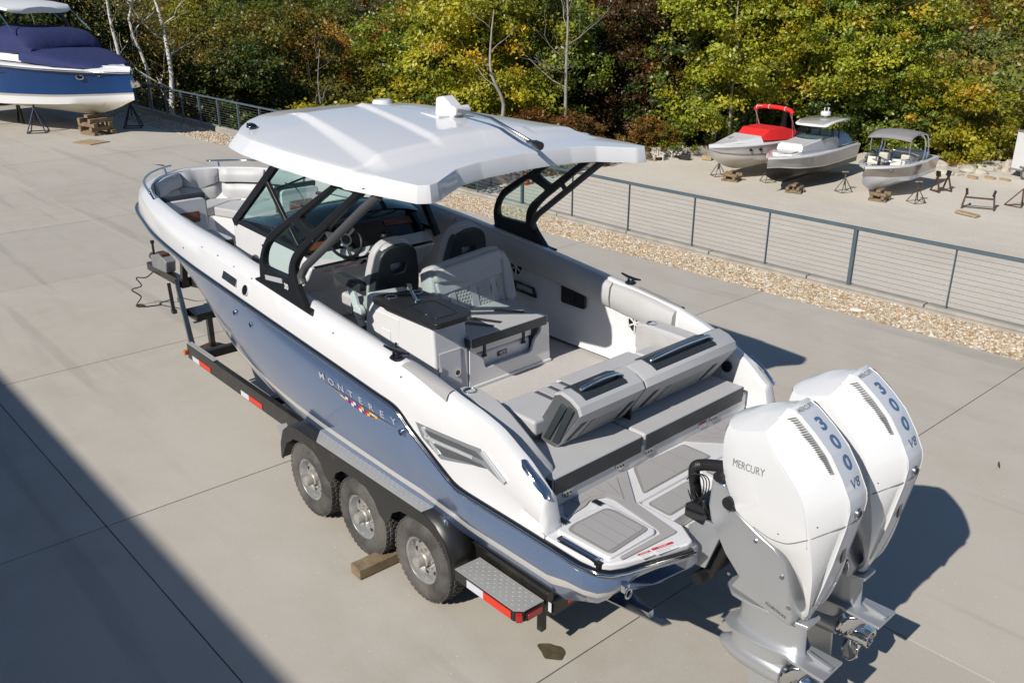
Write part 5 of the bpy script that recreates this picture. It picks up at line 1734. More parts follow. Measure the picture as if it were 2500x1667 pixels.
# armrests with cup holders, port and starboard
for s in (1, -1):
    rows = []
    if s > 0:
        pts = [(3.50, 1.03, 1.975), (3.38, 1.03, 1.982), (3.15, 1.045, 1.97), (2.98, 1.065, 1.93), (2.75, 1.085, 1.83), (2.53, 1.10, 1.715), (2.49, 1.11, 1.69)]
    else:
        pts = [(3.50, 1.06, 1.975), (3.38, 1.06, 1.982), (3.15, 1.07, 1.975), (2.98, 1.08, 1.965), (2.88, 1.09, 1.93), (2.80, 1.10, 1.84)]
    for k, (x, y, z) in enumerate(pts):
        e = .02 if k in (0, len(pts) - 1) else 0
        rows.append([(x, s * (y + .105 - e), z - .17), (x, s * (y + .11 - e), z - .02 - e), (x, s * (y + .085 - e), z - e), (x, s * (y - .06 + e), z - e), (x, s * (y - .085 + e), z - .02 - e), (x, s * (y - .085 + e), z - .24)])
    o = G().loft(rows, False, True, True).obj('armrest_bolster', GREYV, boat, smooth=32)
    rows = [[(x, s * (y + .116), z - .16), (x, s * (y + .118), z - .035)] for x, y, z in pts[1:-1]]
    G().loft(rows).obj('bolster_side', MIDV, o, smooth=None)
    cx, cy, cz = 3.37, s * 1.045, 1.983
    G().tube([(cx + .047 * math.cos(a), cy + .047 * math.sin(a), cz) for a in np.linspace(0, 6.283, 21)], .006, 6, False).obj('cup_holder', CHROME, boat, smooth=180)
    G().lathe([(.044, 0), (.041, .001), (.0, .001)], (cx, cy, cz - .004), n=20).obj('cup_well', BLACK, boat, smooth=None)
# starboard side quilted panel below the armrest
G().prism([(3.46, -.97, 1.62), (3.46, -.97, 1.94), (2.95, -.99, 1.92), (3.05, -.985, 1.62)], (0, .012, 0)).obj('side_quilt', GREYV2, boat, bevel=.005)
# boarding door outline and speaker on the starboard quarter
G().prism([(3.20, -1.222, 1.60), (3.20, -1.222, 2.05), (2.80, -1.225, 1.93), (2.80, -1.225, 1.60)], (0, .012, 0)).obj('side_door', WHITE, boat, bevel=.006)
sp_ = G().cyl((2.66, -1.205, 1.75), (2.66, -1.185, 1.75), .05, n=18)
sp_.obj('fuel_cap', BLACK, boat)
label_plate((2.66, -1.203, 1.66), (1, 0, 0), (0, .05, 1), .10, .08, AMBER, None, 3)
# hinges under the bench and a label
for y in (.97, .42, .10, -.72):
    h = G()
    h.prism([(2.433, y + .05, 1.535), (2.433, y - .05, 1.535), (2.433, y - .045, 1.49), (2.433, y, 1.472), (2.433, y + .045, 1.49)], (-.008, 0, 0))
    ho = h.obj('bench_hinge', STEEL, boat, bevel=.003)
    q = G()
    for dy in (-.03, 0, .03): q.cyl((2.426, y + dy, 1.505), (2.422, y + dy, 1.505), .008, n=8)
    q.obj('screw', BLACK, ho)['kind'] = 'stuff'
label_plate((2.432, -.58, 1.495), (0, -1, 0), (0, 0, 1), .10, .05, DECALR, None, 2)

# ---- bow lounge: seat, backs round the coaming, port jump seat with its timber panel
seat = [(8.15, -1.05), (8.15, -.12), (9.35, -.10), (9.75, .05), (9.75, .25), (9.15, .42), (9.15, .98), (9.5, .86), (9.92, .64), (10.2, .38), (10.3, .12), (10.3, -.12), (10.2, -.38), (9.92, -.64), (9.5, -.86), (9.0, -.99)]
def seat_low(x, y):
    """the seat base narrows downwards inside the hull"""
    k = interp(x, [8.15, 9.2, 9.75, 10.3], [.80, .60, .40, .2]) if abs(y) > .3 else 1
    return (x - interp(x, [9.5, 10.3], [0, .55]), y * k, 1.62)
G().loft([[seat_low(x, y) for x, y in seat], [(x, y, 1.98) for x, y in seat]], True, True, True).obj('bow_seat_base', WHITE, boat, bevel=.02)
for P in ([(8.15, -1.03), (8.15, -.10), (9.15, -.08), (9.15, -.93)], [(9.17, -.93), (9.17, -.08), (9.36, -.08), (9.76, .04), (9.95, -.3), (9.75, -.72)], [(9.97, -.3), (9.77, .05), (9.77, .3), (9.97, .55), (10.2, .33), (10.28, 0), (10.18, -.36), (9.95, -.6)], [(9.16, .44), (9.74, .27), (9.95, .56), (9.55, .80), (9.16, .94)]):
    G().prism([(x, y, 1.98) for x, y in rpoly(P, .05, 2)], (0, 0, .12)).obj('bow_cushion', GREYV, boat, bevel=.025, seg=3)
def around(u):   # u in [-1, 1] : starboard aft -> nose -> port aft, along the coaming
    xs2 = [8.0, 8.6, 9.1, 9.5, 9.85, 10.1, 10.26, 10.34]
    L = [(x, -coam(x)) for x in xs2] + [(10.375, 0)] + [(x, coam(x)) for x in xs2[::-1]]
    t = (u + 1) / 2 * (len(L) - 1)
    i = min(int(t), len(L) - 2)
    f = t - i
    return Vector((L[i][0] + (L[i + 1][0] - L[i][0]) * f, L[i][1] + (L[i + 1][1] - L[i][1]) * f, 0))
def back_seg(u0, u1, z0, z1, th, m, vdip=0.0, name='bow_backrest'):
    rows = []
    N = 8
    for k in range(N + 1):
        u = u0 + (u1 - u0) * k / N
        p = around(u)
        d = around(min(1, u + .03)) - around(max(-1, u - .03))
        nn_ = Vector((-d.y, d.x, 0)).normalized()
        if nn_.dot(Vector((8.6 - p.x, -p.y, 0))) < 0: nn_ = -nn_
        e = .5 if k in (0, N) else 1
        zl_ = z0 - vdip * (1 - abs(2 * k / N - 1))
        rows.append([p + nn_ * .015 + Vector((0, 0, z1)), p + nn_ * (th * e * .6) + Vector((0, 0, z1 + .005)), p + nn_ * th * e + Vector((0, 0, z1 - .04)),
                     p + nn_ * (th * e + .02) + Vector((0, 0, (zl_ + z1) / 2)), p + nn_ * (th * e + .015) + Vector((0, 0, zl_ + .02)), p + nn_ * .02 + Vector((0, 0, zl_))])
    return G().loft(rows, True, True, True).obj(name, m, boat, smooth=50)
for a, b, dip in ((-.98, -.76, 0), (-.75, -.54, 0), (-.53, -.26, 0), (-.25, .16, .08), (.17, .52, 0)):
    back_seg(a, b, 2.30, 2.485, .09, GREYV, dip)
for a, b in ((-.98, -.62), (-.60, -.27), (-.25, .2), (.21, .52)):
    back_seg(a, b, 2.09, 2.29, .10, GREYV2 if a == -.25 else GREYV)
G().prism([(9.45, -.80, 2.07), (9.25, -.86, 2.07), (9.15, -.92, 2.29), (9.45, -.84, 2.29)], (0, .02, 0)).obj('speaker_pod', MIDV, boat, smooth=None)
for s in (1, -1):
    y0, y1 = .42, .94
    sh = G().prism([(9.10 if s > 0 else 8.80, s * y, z) for y, z in rpoly([(y0, 1.92), (y1, 1.92), (y1, 2.40), (y0, 2.40)], .06, 3)], (-.05, 0, 0)).obj('jump_seat_back', WHITE, boat, bevel=.012)
    xo = 0 if s > 0 else -.30
    cushion('back_cushion', (9.14 + xo, s * (y0 + y1) / 2, 2.20), (.09, y1 - y0 + .07, .50), DARKV, sh, bev=.035)
    G().prism([(9.045 + xo, s * y, z) for y, z in rpoly([(y0 + .10, 2.12), (y1 - .10, 2.12), (y1 - .10, 2.25), (y0 + .10, 2.25)], .02, 2)], (-.008, 0, 0)).obj('timber_inset', WOODTRIM, sh, smooth=None)
    cushion('jump_seat', (8.72 + xo, s * .66, 1.95), (.56, .52, .14), GREYV, boat, bev=.03)
    cushion('jump_seat_front', (8.44 + xo, s * .66, 1.94), (.05, .50, .13), DARKV, boat, bev=.02)
    G().box((8.72 + xo, s * .63, 1.76), (.54, .36, .26)).obj('jump_seat_base', WHITE, boat, bevel=.015)
    G().box((8.74 + xo, s * .462, 1.78), (.16, .012, .12)).obj('access_latch', STEEL, boat, bevel=.004)
cushion('front_lounge', (8.22, -.30, 2.06), (.36, 1.2, .16), GREYV, boat, bev=.04)
# ================================================================== OUTBOARD MOTORS (built on y = 0, then copied to both sides)
def strip_x(z): return interp(z, [.89, 1.02, 1.18, 1.37, 1.55, 1.83, 1.95, 2.01, 2.13, 2.25, 2.34, 2.42, 2.45], [.90, .885, .84, .79, .75, .70, .69, .70, .765, .85, .95, 1.06, 1.13])
mot = thing('outboard_motor', 'nearer white twin outboard motor, the port one with the side lettering in full view', 'outboard motor', (1.2, 0, 1.3), 'white outboard motors on the stern')
BX = [1.47, 1.44, 1.347, 1.197, 1.089, 1.01, .962, .90, .84, .90]
# rows: front z, front x, boundary half width, crease (x, y, z), strip (half width, z)
ROWS = [
    (2.250, 1.500, .225, (1.185, .262, 2.335), (.108, 2.452)),
    (2.170, 1.512, .242, (1.150, .272, 2.290), (.110, 2.415)),
    (2.050, 1.508, .250, (1.080, .282, 2.215), (.110, 2.360)),
    (1.930, 1.485, .250, (.985, .287, 2.130), (.110, 2.270)),
    (1.830, 1.445, .248, (.900, .285, 2.030), (.110, 2.150)),
    (1.725, 1.350, .244, (.850, .280, 1.920), (.110, 2.030)),
    (1.655, 1.200, .242, (.825, .270, 1.790), (.109, 1.900)),
    (1.612, 1.095, .238, (.810, .255, 1.690), (.107, 1.790)),
    (1.575, 1.010, .225, (.800, .238, 1.600), (.104, 1.680)),
    (1.510, .960, .205, (.795, .215, 1.480), (.100, 1.560)),
    (1.380, .900, .175, (.805, .182, 1.330), (.092, 1.390)),
    (1.200, .860, .120, (.835, .120, 1.160), (.080, 1.180)),
    (1.075, .930, .055, (.900, .055, 1.055), (.045, 1.050)),
]
def cowl_half(r):
    zf, xf, wf, cr, (ws, zs) = r
    front = xf > 1.40
    P = []
    P.append((xf + (.022 if front else .0), 0, zf))
    P.append((xf + (.012 if front else 0), wf * .55, zf))
    P.append((xf - (.03 if front else 0), wf * .9, zf))
    P.append((xf - (.09 if front else .02), wf, zf))
    for f in (.45,):
        a = Vector((xf - (.09 if front else .02), wf, zf)); b = Vector(cr)
        m = a.lerp(b, f); m.y += .012
        P.append(tuple(m))
    P.append(cr)
    xs_ = strip_x(zs)
    a, b = Vector(cr), Vector((xs_, ws, zs))
    m = a.lerp(b, .55); m.y += .006
    P.append(tuple(m))
    P.append((xs_ + .018, ws + .004, zs))
    P.append((xs_, ws - .014, zs))
    P.append((xs_ - .006, 0, zs))
    return P
rows = []
for r in ROWS:
    h = cowl_half(r)
    rows.append(h + [(x, -y, z) for x, y, z in h[-2:0:-1]])
# refine between rows for a smooth shell
rows = densify(rows)
g = G()
g.loft(rows, True, False, True)
n_ = len(rows[0])
top = rows[0]
hn = n_ // 2
# crowned top: facets either side of a raised centre line
def ctr(j):
    if j == 0 or j == hn: return top[j]
    x = top[j][0]
    z = interp(x, [1.13, 1.20, 1.35, 1.50, 1.53], [2.457, 2.442, 2.375, 2.285, 2.25])
    return (x, 0.0, max(z, top[j][2]))
for j in range(0, hn):
    a, b = top[j], top[j + 1]
    d, c = top[(n_ - j) % n_], top[(n_ - j - 1) % n_]
    for p, q in ((a, b), (d, c)):
        m0, m1 = ctr(j), ctr(j + 1)
        k0 = (m0[0], p[1] * .5, m0[2] * .7 + p[2] * .3); k1 = (m1[0], q[1] * .5, m1[2] * .7 + q[2] * .3)
        if j == 0: g.add([p, q, k1, m1], [(0, 1, 2, 3)])
        elif j == hn - 1: g.add([p, q, m0, k0], [(0, 1, 2, 3)])
        else: g.add([p, q, k1, k0, m1, m0], [(0, 1, 2, 3), (3, 2, 4, 5)])
bmo = g.obj('cowl', ENGWHITE, mot, smooth=24)
bm = bmesh.new(); bm.from_mesh(bmo.data); bmesh.ops.remove_doubles(bm, verts=bm.verts, dist=.0008); bmesh.ops.recalc_face_normals(bm, faces=bm.faces); bm.to_mesh(bmo.data); bm.free()
finish(bmo.data, 24)
cowl_y = projector(bmo)
def strip_pt(y, z, d=.004):
    e = .004
    n2 = Vector((strip_x(z + .02) - strip_x(z - .02), 0, .04)).normalized()
    nn_ = Vector((-n2.z, 0, n2.x))
    return Vector((strip_x(z) - .006 * (1 - abs(y) / .1), y, z)) + nn_ * d
# arc-length along the strip, from the top down
ZS = list(np.linspace(2.45, 1.05, 141))
AL = [0.0]
for a, b in zip(ZS[:-1], ZS[1:]):
    AL.append(AL[-1] + math.hypot(strip_x(a) - strip_x(b), a - b))
def z_at(s): return interp(s, AL, ZS)
# tinted centre strip
def strip_w(z): return interp(z, [1.05, 1.18, 1.39, 1.56, 1.68, 1.9, 2.45], [.030, .064, .076, .084, .088, .094, .094])
rows2 = [[strip_pt(k * strip_w(z_at(a)), z_at(a), .0025) for k in (-1, -.5, 0, .5, 1)] for a in np.linspace(.03, 1.46, 80)]
G().loft(rows2).obj('rear_panel', ENGPANEL, bmo, smooth=180, recalc=False)
def onstrip(s0, y0=0.0, rot=0.0, slant=0.0):
    c, si = math.cos(rot), math.sin(rot)
    def fn(a, b, d):
        u, v = a * c - b * si, a * si + b * c
        return strip_pt(y0 - u, z_at(s0 - v), .0055)
    return fn
for sd in (-1, 1):
    G().tube([strip_pt(sd * (strip_w(z_at(a)) + .004), z_at(a), .002) for a in np.linspace(.01, 1.46, 70)], .0042, 5).obj('panel_edge', ENGWHITE, bmo, smooth=180)
    pts_ = []
    for x, z in [(1.17, 2.30), (1.08, 2.20), (.985, 2.115), (.90, 2.02), (.85, 1.91), (.83, 1.80), (.822, 1.70)]:
        pts_.append((x + .012, cowl_y(x + .012, z, sd, sd * .27) + sd * .0006, z))
    G().tube(smoothpath(pts_, 3), .0022, 4).obj('shoulder_seam', ENGPANEL, bmo, smooth=180)
    for x, z in ((.80, 1.86), (1.02, 1.72)):
        yy = cowl_y(x, z, sd, sd * .25)
        G().cyl((x, yy - sd * .002, z), (x, yy + sd * .003, z), .005, n=10).obj('cowl_screw', STEEL, bmo)
# lettering reads from the left when you stand behind: +a goes to -y ... camera sees port side
def s_at(z): return interp(-z, [-v for v in ZS], AL)
G().text('MERCURY', .045, onstrip(s_at(2.437)), bold=.0006, sx=.80, shear=.15).obj('maker_lettering', DECALG, bmo, smooth=None, recalc=False)
t3 = G()
for k, (ch, z) in enumerate(zip('300', (2.372, 2.290, 2.190))):
    t3.text(ch, .122, onstrip(s_at(z), -.002 - k * .004), bold=.0045, sx=1.15)
t3.obj('power_lettering', DECALB, bmo, smooth=None, recalc=False)
G().text('V8', .078, onstrip(s_at(2.085), -.012), bold=.0012, sx=1.15, shear=.2).obj('engine_lettering', DECALB, bmo, smooth=None, recalc=False)
# side lettering
for s in (1, -1):
    def sp_(a, b, d, s=s):
        x, z = 1.262 - a * s, 2.07 + b + .12 * a * s
        return (x, cowl_y(x, z, s, s * .28) + s * .003, z)
    G().text('MERCURY', .075, sp_, bold=0.0, sx=.70, shear=.0).obj('maker_lettering', DECALG, bmo, smooth=None, recalc=False)
    # vents along the rear panel
    v = G(); vb = G()
    z0_, z1_ = 2.44, 2.19
    for k in range(26):
        z = 2.415 - (2.415 - 2.17) * k / 25
        xs1 = strip_x(z)
        zc_ = z - .0
        y0, y1 = .113, .150
        a = Vector((xs1 + .028, s * .118, z)); b = Vector((xs1 + .085, s * .150, z - .025))
        v.bar(a + Vector((-.004, s * .007, .004)), b + Vector((-.004, s * .012, .004)), .006, .008)
    rows3 = [[Vector((strip_x(z) + .022, s * .1185, z + .003)), Vector((strip_x(z) + .095, s * .163, z - .03))] for z in np.linspace(2.43, 2.155, 20)]
    rows3 = [[p + Vector((-.003, s * .006, .004)) for p in r] for r in rows3]
    vb.loft(rows3)
    vo = vb.obj('intake_vent', DECALG, bmo, smooth=None)
    v.obj('vent_fin', MIDV, bmo, smooth=None)['kind'] = 'stuff'
# round badge and latch on the rear strip
c = strip_pt(.0, 1.905, .006)
bd = G().cyl(c + Vector((.012, 0, .002)), c + Vector((-.006, 0, -.001)), .036, n=24).obj('round_badge', STEEL, bmo)
G().tube([c + Vector((-.008, .022 * math.cos(a), .022 * math.sin(a))) for a in np.linspace(.7, 5.6, 16)], .0045, 5).obj('badge_mark', DECALK, bmo)
c = strip_pt(0, 1.60, .004)
G().box(c, (.012, .05, .11)).obj('latch_recess', BLACK, bmo, bevel=.012)
# seam between upper and lower cowl
for s in (1, -1):
    sm = []
    for x, z in [(1.44, 1.80), (1.345, 1.705), (1.202, 1.683), (1.10, 1.652), (1.02, 1.659), (.945, 1.69), (.84, 1.765), (.715, 1.86)]:
        pass
    sm = [(1.20, .268, 1.672), (1.10, .272, 1.652), (1.02, .270, 1.66), (.94, .268, 1.69), (.835, .266, 1.768), (.76, .19, 1.82), (.708, .112, 1.852), (.688, .0, 1.856)]
    P_ = []
    for x, y, z in smoothpath(sm[:6], 4):
        P_.append((x, cowl_y(x, z, s, s * y) + s * .0005, z))
    P_ += [(x - .004, s * y, z) for x, y, z in sm[6:]]
    G().tube(P_, .0035, 5).obj('cowl_seam', DECALG, bmo, smooth=180)

# silver midsection
mid = [(1.565, 1.66), (1.555, 1.86), (1.46, 1.86), (1.36, 1.70), (1.20, 1.625), (1.06, 1.575), (.985, 1.50), (.90, 1.10), (.92, 1.035), (1.37, 1.10), (1.315, 1.20), (1.40, 1.37), (1.54, 1.56)]
g = G()
for y0, sc_, in ((0, 1),):
    P = mid
    rowsm = []
    cxm, czm = 1.2, 1.35
    for y, k in ((-.215, .955), (-.195, .99), (-.12, 1), (.12, 1), (.195, .99), (.215, .955)):
        rowsm.append([(cxm + (x - cxm) * k, y * (1 if z > 1.3 else .78), czm + (z - czm) * k) for x, z in P])
    g.loft(rowsm, True, True, True)
ms = g.obj('midsection', SILVER, mot, bevel=.012, seg=3, blim=40)
q = G()
for x, z in ((1.40, 1.68), (1.19, 1.56), (.99, 1.40), (.93, 1.20), (1.36, 1.22)):
    for s in (1, -1): q.cyl((x, s * .205, z), (x, s * (.222 if z > 1.3 else .20), z), .012, n=8)
q.obj('bolt', STEEL, ms)['kind'] = 'stuff'
for s in (1, -1):
    for x, z, r in ((1.475, 1.905, .034), (1.385, 1.755, .042)):
        G().cyl((x, s * .23, z), (x, s * .262, z), r, n=18).obj('trim_plug', RUBBER, bmo)
    G().text('FOURSTROKE', .03, lambda a, b, d, s=s: (1.02 - a * s, s * .175, 1.115 + b - a * s * .2), sx=.8).obj('model_lettering', DECALK, ms, smooth=None, recalc=False)
# splash plate, leg, plate over the propeller, gearcase
def plan(pts, z, t, slope=0):
    P = pts + [(x, -y) for x, y in pts[::-1] if y > 0.001]
    return [(x, y, z + slope * (x - 1.1)) for x, y in P], (0, 0, t)
lg = G()
P, v = plan([(1.455, 0), (1.44, .07), (1.36, .135), (1.2, .145), (1.0, .115), (.84, .075)], 1.012, .028, .01)
lg.prism(P, v)
P, v = plan([(1.45, 0), (1.43, .075), (1.35, .13), (1.15, .13), (.95, .10), (.90, .115), (.675, .125)], .735, .022, .0)
lg.prism(P, v)
rowsl = []
for z, x0, x1, w in ((1.03, 1.37, .885, .085), (.95, 1.36, .88, .075), (.80, 1.37, .87, .065), (.735, 1.39, .86, .075)):
    m = []
    for k in range(20):
        a = 2 * math.pi * k / 20
        m.append(((x0 + x1) / 2 + (x0 - x1) / 2 * math.cos(a), w * math.sin(a) * (1 - .25 * math.cos(a) * -1 if False else 1), z))
    rowsl.append(m)
lg.loft(rowsl, True, True, True)
leg = lg.obj('lower_leg', SILVER, mot, bevel=.006, blim=50)
gc = G()
rows4 = []
for z, x0, x1, w in ((.74, 1.39, .95, .075), (.66, 1.40, .97, .07), (.60, 1.42, .99, .078)):
    rows4.append([((x0 + x1) / 2 + (x0 - x1) / 2 * math.cos(2 * math.pi * k / 20), w * math.sin(2 * math.pi * k / 20), z) for k in range(20)])
gc.loft(rows4, True, True, True)
gc.lathe([(.0, 1.50), (.03, 1.485), (.058, 1.44), (.08, 1.37), (.092, 1.28), (.094, 1.15), (.088, 1.05), (.080, .995), (.070, .99)], (0, 0, .53), 'X', 24)
gc.prism([(1.33, -.012, .50), (1.17, -.012, .22), (1.02, -.012, .205), (1.04, -.012, .50)], (0, .024, 0))
gc.obj('gearcase', SILVER, mot, smooth=40)
tb = G().prism([(.80, -.012, .757), (.70, -.012, .757), (.68, -.012, .775), (.86, -.012, .80)], (0, .024, 0)).box((.95, 0, .70), (.16, .05, .06))
tb.obj('trim_fin', SILVER, leg, smooth=None)
# propeller
hub = G().lathe([(.066, .985), (.066, .80), (.062, .765), (.054, .762), (.05, .80)], (0, 0, .53), 'X', 28, cap=False)
pr = hub.obj('propeller', CHROME, mot, smooth=40)
G().cyl((.81, 0, .53), (.80, 0, .53), .05, n=20).obj('propeller_core', BLACK, pr)
for k in range(3):
    a0 = rad(35 + 120 * k)
    N, M_ = 9, 7
    rows5 = []
    for i in range(N):
        r = .055 + .145 * i / (N - 1)
        w = .115 * math.sin(math.pi * (0.22 + .70 * i / (N - 1))) ** .8
        pit = rad(62 - 34 * i / (N - 1))
        row = []
        for j in range(M_):
            u = (j / (M_ - 1) - .5) * 2 * w
            dx = u * math.cos(pit) + .012 * (1 - (2 * j / (M_ - 1) - 1) ** 2)
            da = u * math.sin(pit) / max(r, .07)
            an = a0 + da + i * .07
            row.append((.875 - dx - .012 * i / N, r * math.cos(an), .53 + r * math.sin(an)))
        rows5.append(row)
    b_ = G().loft(rows5).obj('blade', CHROME, pr, smooth=180)
    so = b_.modifiers.new('thick', 'SOLIDIFY'); so.thickness = .007
# clamp bracket, tilt ram, steering actuator, hoses
for s in (1, -1):
    G().prism([(1.72, s * .15, 1.40), (1.62, s * .15, 1.50), (1.52, s * .15, 1.50), (1.47, s * .15, 1.42), (1.56, s * .15, 1.14), (1.66, s * .15, 1.13)], (0, s * .03, 0)).obj('clamp_bracket', SILVER, mot, bevel=.008)
G().tube([(1.60, 0.05, 1.02), (1.45, .05, 1.42)], .045, 12).tube([(1.61, -.05, 1.02), (1.50, -.05, 1.3)], .03, 12).cyl((1.62, -.15, 1.02), (1.62, .17, 1.02), .045).obj('tilt_ram', RUBBER, mot, smooth=50)
G().prism([(1.75, -.17, 1.47), (1.75, -.17, 1.56), (1.70, -.17, 1.60), (1.60, -.17, 1.60), (1.57, -.17, 1.54), (1.60, -.17, 1.46)], (0, .36, 0)).obj('steering_actuator', BLACK, mot, bevel=.008)
hp_ = smoothpath([(1.49, .09, 1.905), (1.60, .09, 1.87), (1.70, .09, 1.835), (1.765, .085, 1.79), (1.785, .06, 1.70), (1.79, .02, 1.58), (1.80, -.02, 1.44)], 12)
G().tube(hp_, [.036 + .004 * (i % 2) for i in range(len(hp_))], 12).obj('rigging_hose', RUBBER, mot, smooth=50)
for k in range(3):
    c = Vector((1.675 + .010 * k, .14 + .016 * k, 1.70 - .008 * k))
    G().tube(smoothpath([c + Vector((.062 * math.cos(a), 0.02 * math.sin(2 * a), (.095 + .012 * k) * math.sin(a))) for a in np.linspace(.5, 6.0, 10)], 3), .0042, 5).obj('cable_loop', RUBBER, mot, smooth=180)
G().tube(smoothpath([(1.62, .17, 1.64), (1.60, .17, 1.58), (1.57, .14, 1.52)], 4), .016, 8).obj('cable_plug', RUBBER, mot, smooth=180)
mot.location.y = .363
m2 = copy_tree(mot)
m2.location.y = -.363
m2['label'] = 'farther white outboard motor, the starboard one partly hidden behind its twin'
# ================================================================== TRAILER
tr = thing('boat_trailer', 'black triple axle boat trailer with tread plate steps under the big white and blue boat', 'trailer', (5.5, 0, 0))
ZB, ZT = .60, .79
for s in (1, -1):
    G().prism([(2.52, s * 1.045, .46), (8.68, s * 1.045, ZB), (8.68, s * 1.045, ZT), (2.52, s * 1.045, .66)], (0, -s * .06, 0)).obj('frame_rail', TRAIL, tr, smooth=None, bevel=.008)
    G().bar((8.60, s * 1.0, .70), (11.2, s * .09, .72), .06, .14).obj('tongue_arm', TRAIL, tr, smooth=None, bevel=.008)
    G().bar((2.7, s * .55, .52), (7.9, s * .50, .58), .12, .08).obj('bunk', RUBBER, tr, smooth=None)
    for x in (2.9, 4.9, 6.9): G().box((x, s * .53, .50), (.05, .05, .14)).obj('bunk_bracket', TRAIL, tr, smooth=None)
for x in (3.1, 4.9, 6.8, 8.45): G().box((x, 0, .58 + (x - 3) * .018), (.09, 2.0, .10)).obj('cross_member', TRAIL, tr, smooth=None, bevel=.008)
G().box((9.85, 0, .69), (.34, .95, .10)).obj('cross_member', TRAIL, tr, smooth=None, bevel=.008)
# axles
AX = [(5.538, .372), (4.665, .372), (3.79, .372)]
for x, z in AX: G().cyl((x, -1.1, z), (x, 1.1, z), .04, n=10).obj('axle', RUSTB, tr, smooth=40)
# a wheel: tyre, rim, hub, wheel nuts (built at the origin, outer face +Y)
TR_, TW = .372, .205
def wheel(root_parent, x, z, s):
    pass
wt = G()
prof = [(.205, .095), (.215, .103), (.26, .112), (.305, .110), (.335, .098), (.356, .085), (.368, .070), (.372, .045), (.372, -.045), (.368, -.07), (.335, -.098), (.26, -.11), (.205, -.095)]
wt.lathe(prof, (0, 0, 0), 'Y', 56, cap=False)
# tread blocks
blk = G()
for k in range(44):
    a = 2 * math.pi * k / 44
    for j, (y, w, o) in enumerate(((-.072, .03, 0), (-.032, .026, .5), (0, .022, 0), (.032, .026, .5), (.072, .03, 0))):
        aa = a + o * 2 * math.pi / 44
        r = .374 if abs(y) < .06 else .366
        c = Vector((r * math.cos(aa), y, r * math.sin(aa)))
        blk.box(c, (.014, w, .034), Matrix.Rotation(-aa, 3, 'Y'))
rp_ = [(.206, .10), (.210, .098), (.204, .088), (.190, .085), (.182, .05), (.174, .020), (.168, .016), (.120, .030), (.065, .034), (.062, .045)]
def make_wheel(x, z, s):
    """first wheel builds the meshes, the others share them"""
    ty = wt.obj('tyre', TYRE, None, smooth=38)
    return ty
wh0 = []
def wheel_parts():
    L = []
    L.append(('wheel', wt.V, wt.F, TYRE, 38, None))
    L.append(('tread', blk.V, blk.F, TYRE, None, 'wheel'))
    r = G().lathe(rp_, (0, 0, 0), 'Y', 40, cap=False)
    L.append(('rim', r.V, r.F, RIM, 35, 'wheel'))
    h = G()
    for k in range(8):
        a = 2 * math.pi * k / 8 + .2
        c = Vector((.144 * math.cos(a), .0225, .144 * math.sin(a)))
        h.lathe([(.021, .0), (.021, .0035), (0, .0035)], c + Vector((0, .0, 0)), 'Y', 14, cap=False)
    L.append(('rim_hole', h.V, h.F, RUBBER, None, 'wheel'))
    h = G().lathe([(.064, .03), (.064, .075), (.052, .085), (.050, .135), (.044, .148), (.0, .150)], (0, 0, 0), 'Y', 24, cap=False)
    L.append(('hub', h.V, h.F, HUB, 40, 'wheel'))
    h = G()
    for k in range(8):
        a = 2 * math.pi * k / 8
        h.cyl((.090 * math.cos(a), .028, .090 * math.sin(a)), (.090 * math.cos(a), .056, .090 * math.sin(a)), .012, n=6)
    L.append(('wheel_nut', h.V, h.F, HUB, None, 'wheel'))
    return L
base = []
par = None
for nm_, V_, F_, m_, sm_, p_ in wheel_parts():
    o = mk(nm_, V_, F_, m_, None, smooth=sm_)
    if nm_ in ('tread', 'rim_hole', 'wheel_nut'): o['kind'] = 'stuff'
    if p_ is None: par = o
    else: o.parent = par
    base.append(o)
first = True
for (x, z) in AX:
    for s in (1, -1):
        o = par if first else copy_tree(par)
        first = False
        o.parent = tr
        o.location = Vector((x, s * 1.16, z)) - ORG[tr]
        o.rotation_euler = (0, RND.uniform(0, 6), 0 if s > 0 else math.pi)
        if s < 0: o.rotation_euler = (0, RND.uniform(0, 6), math.pi)

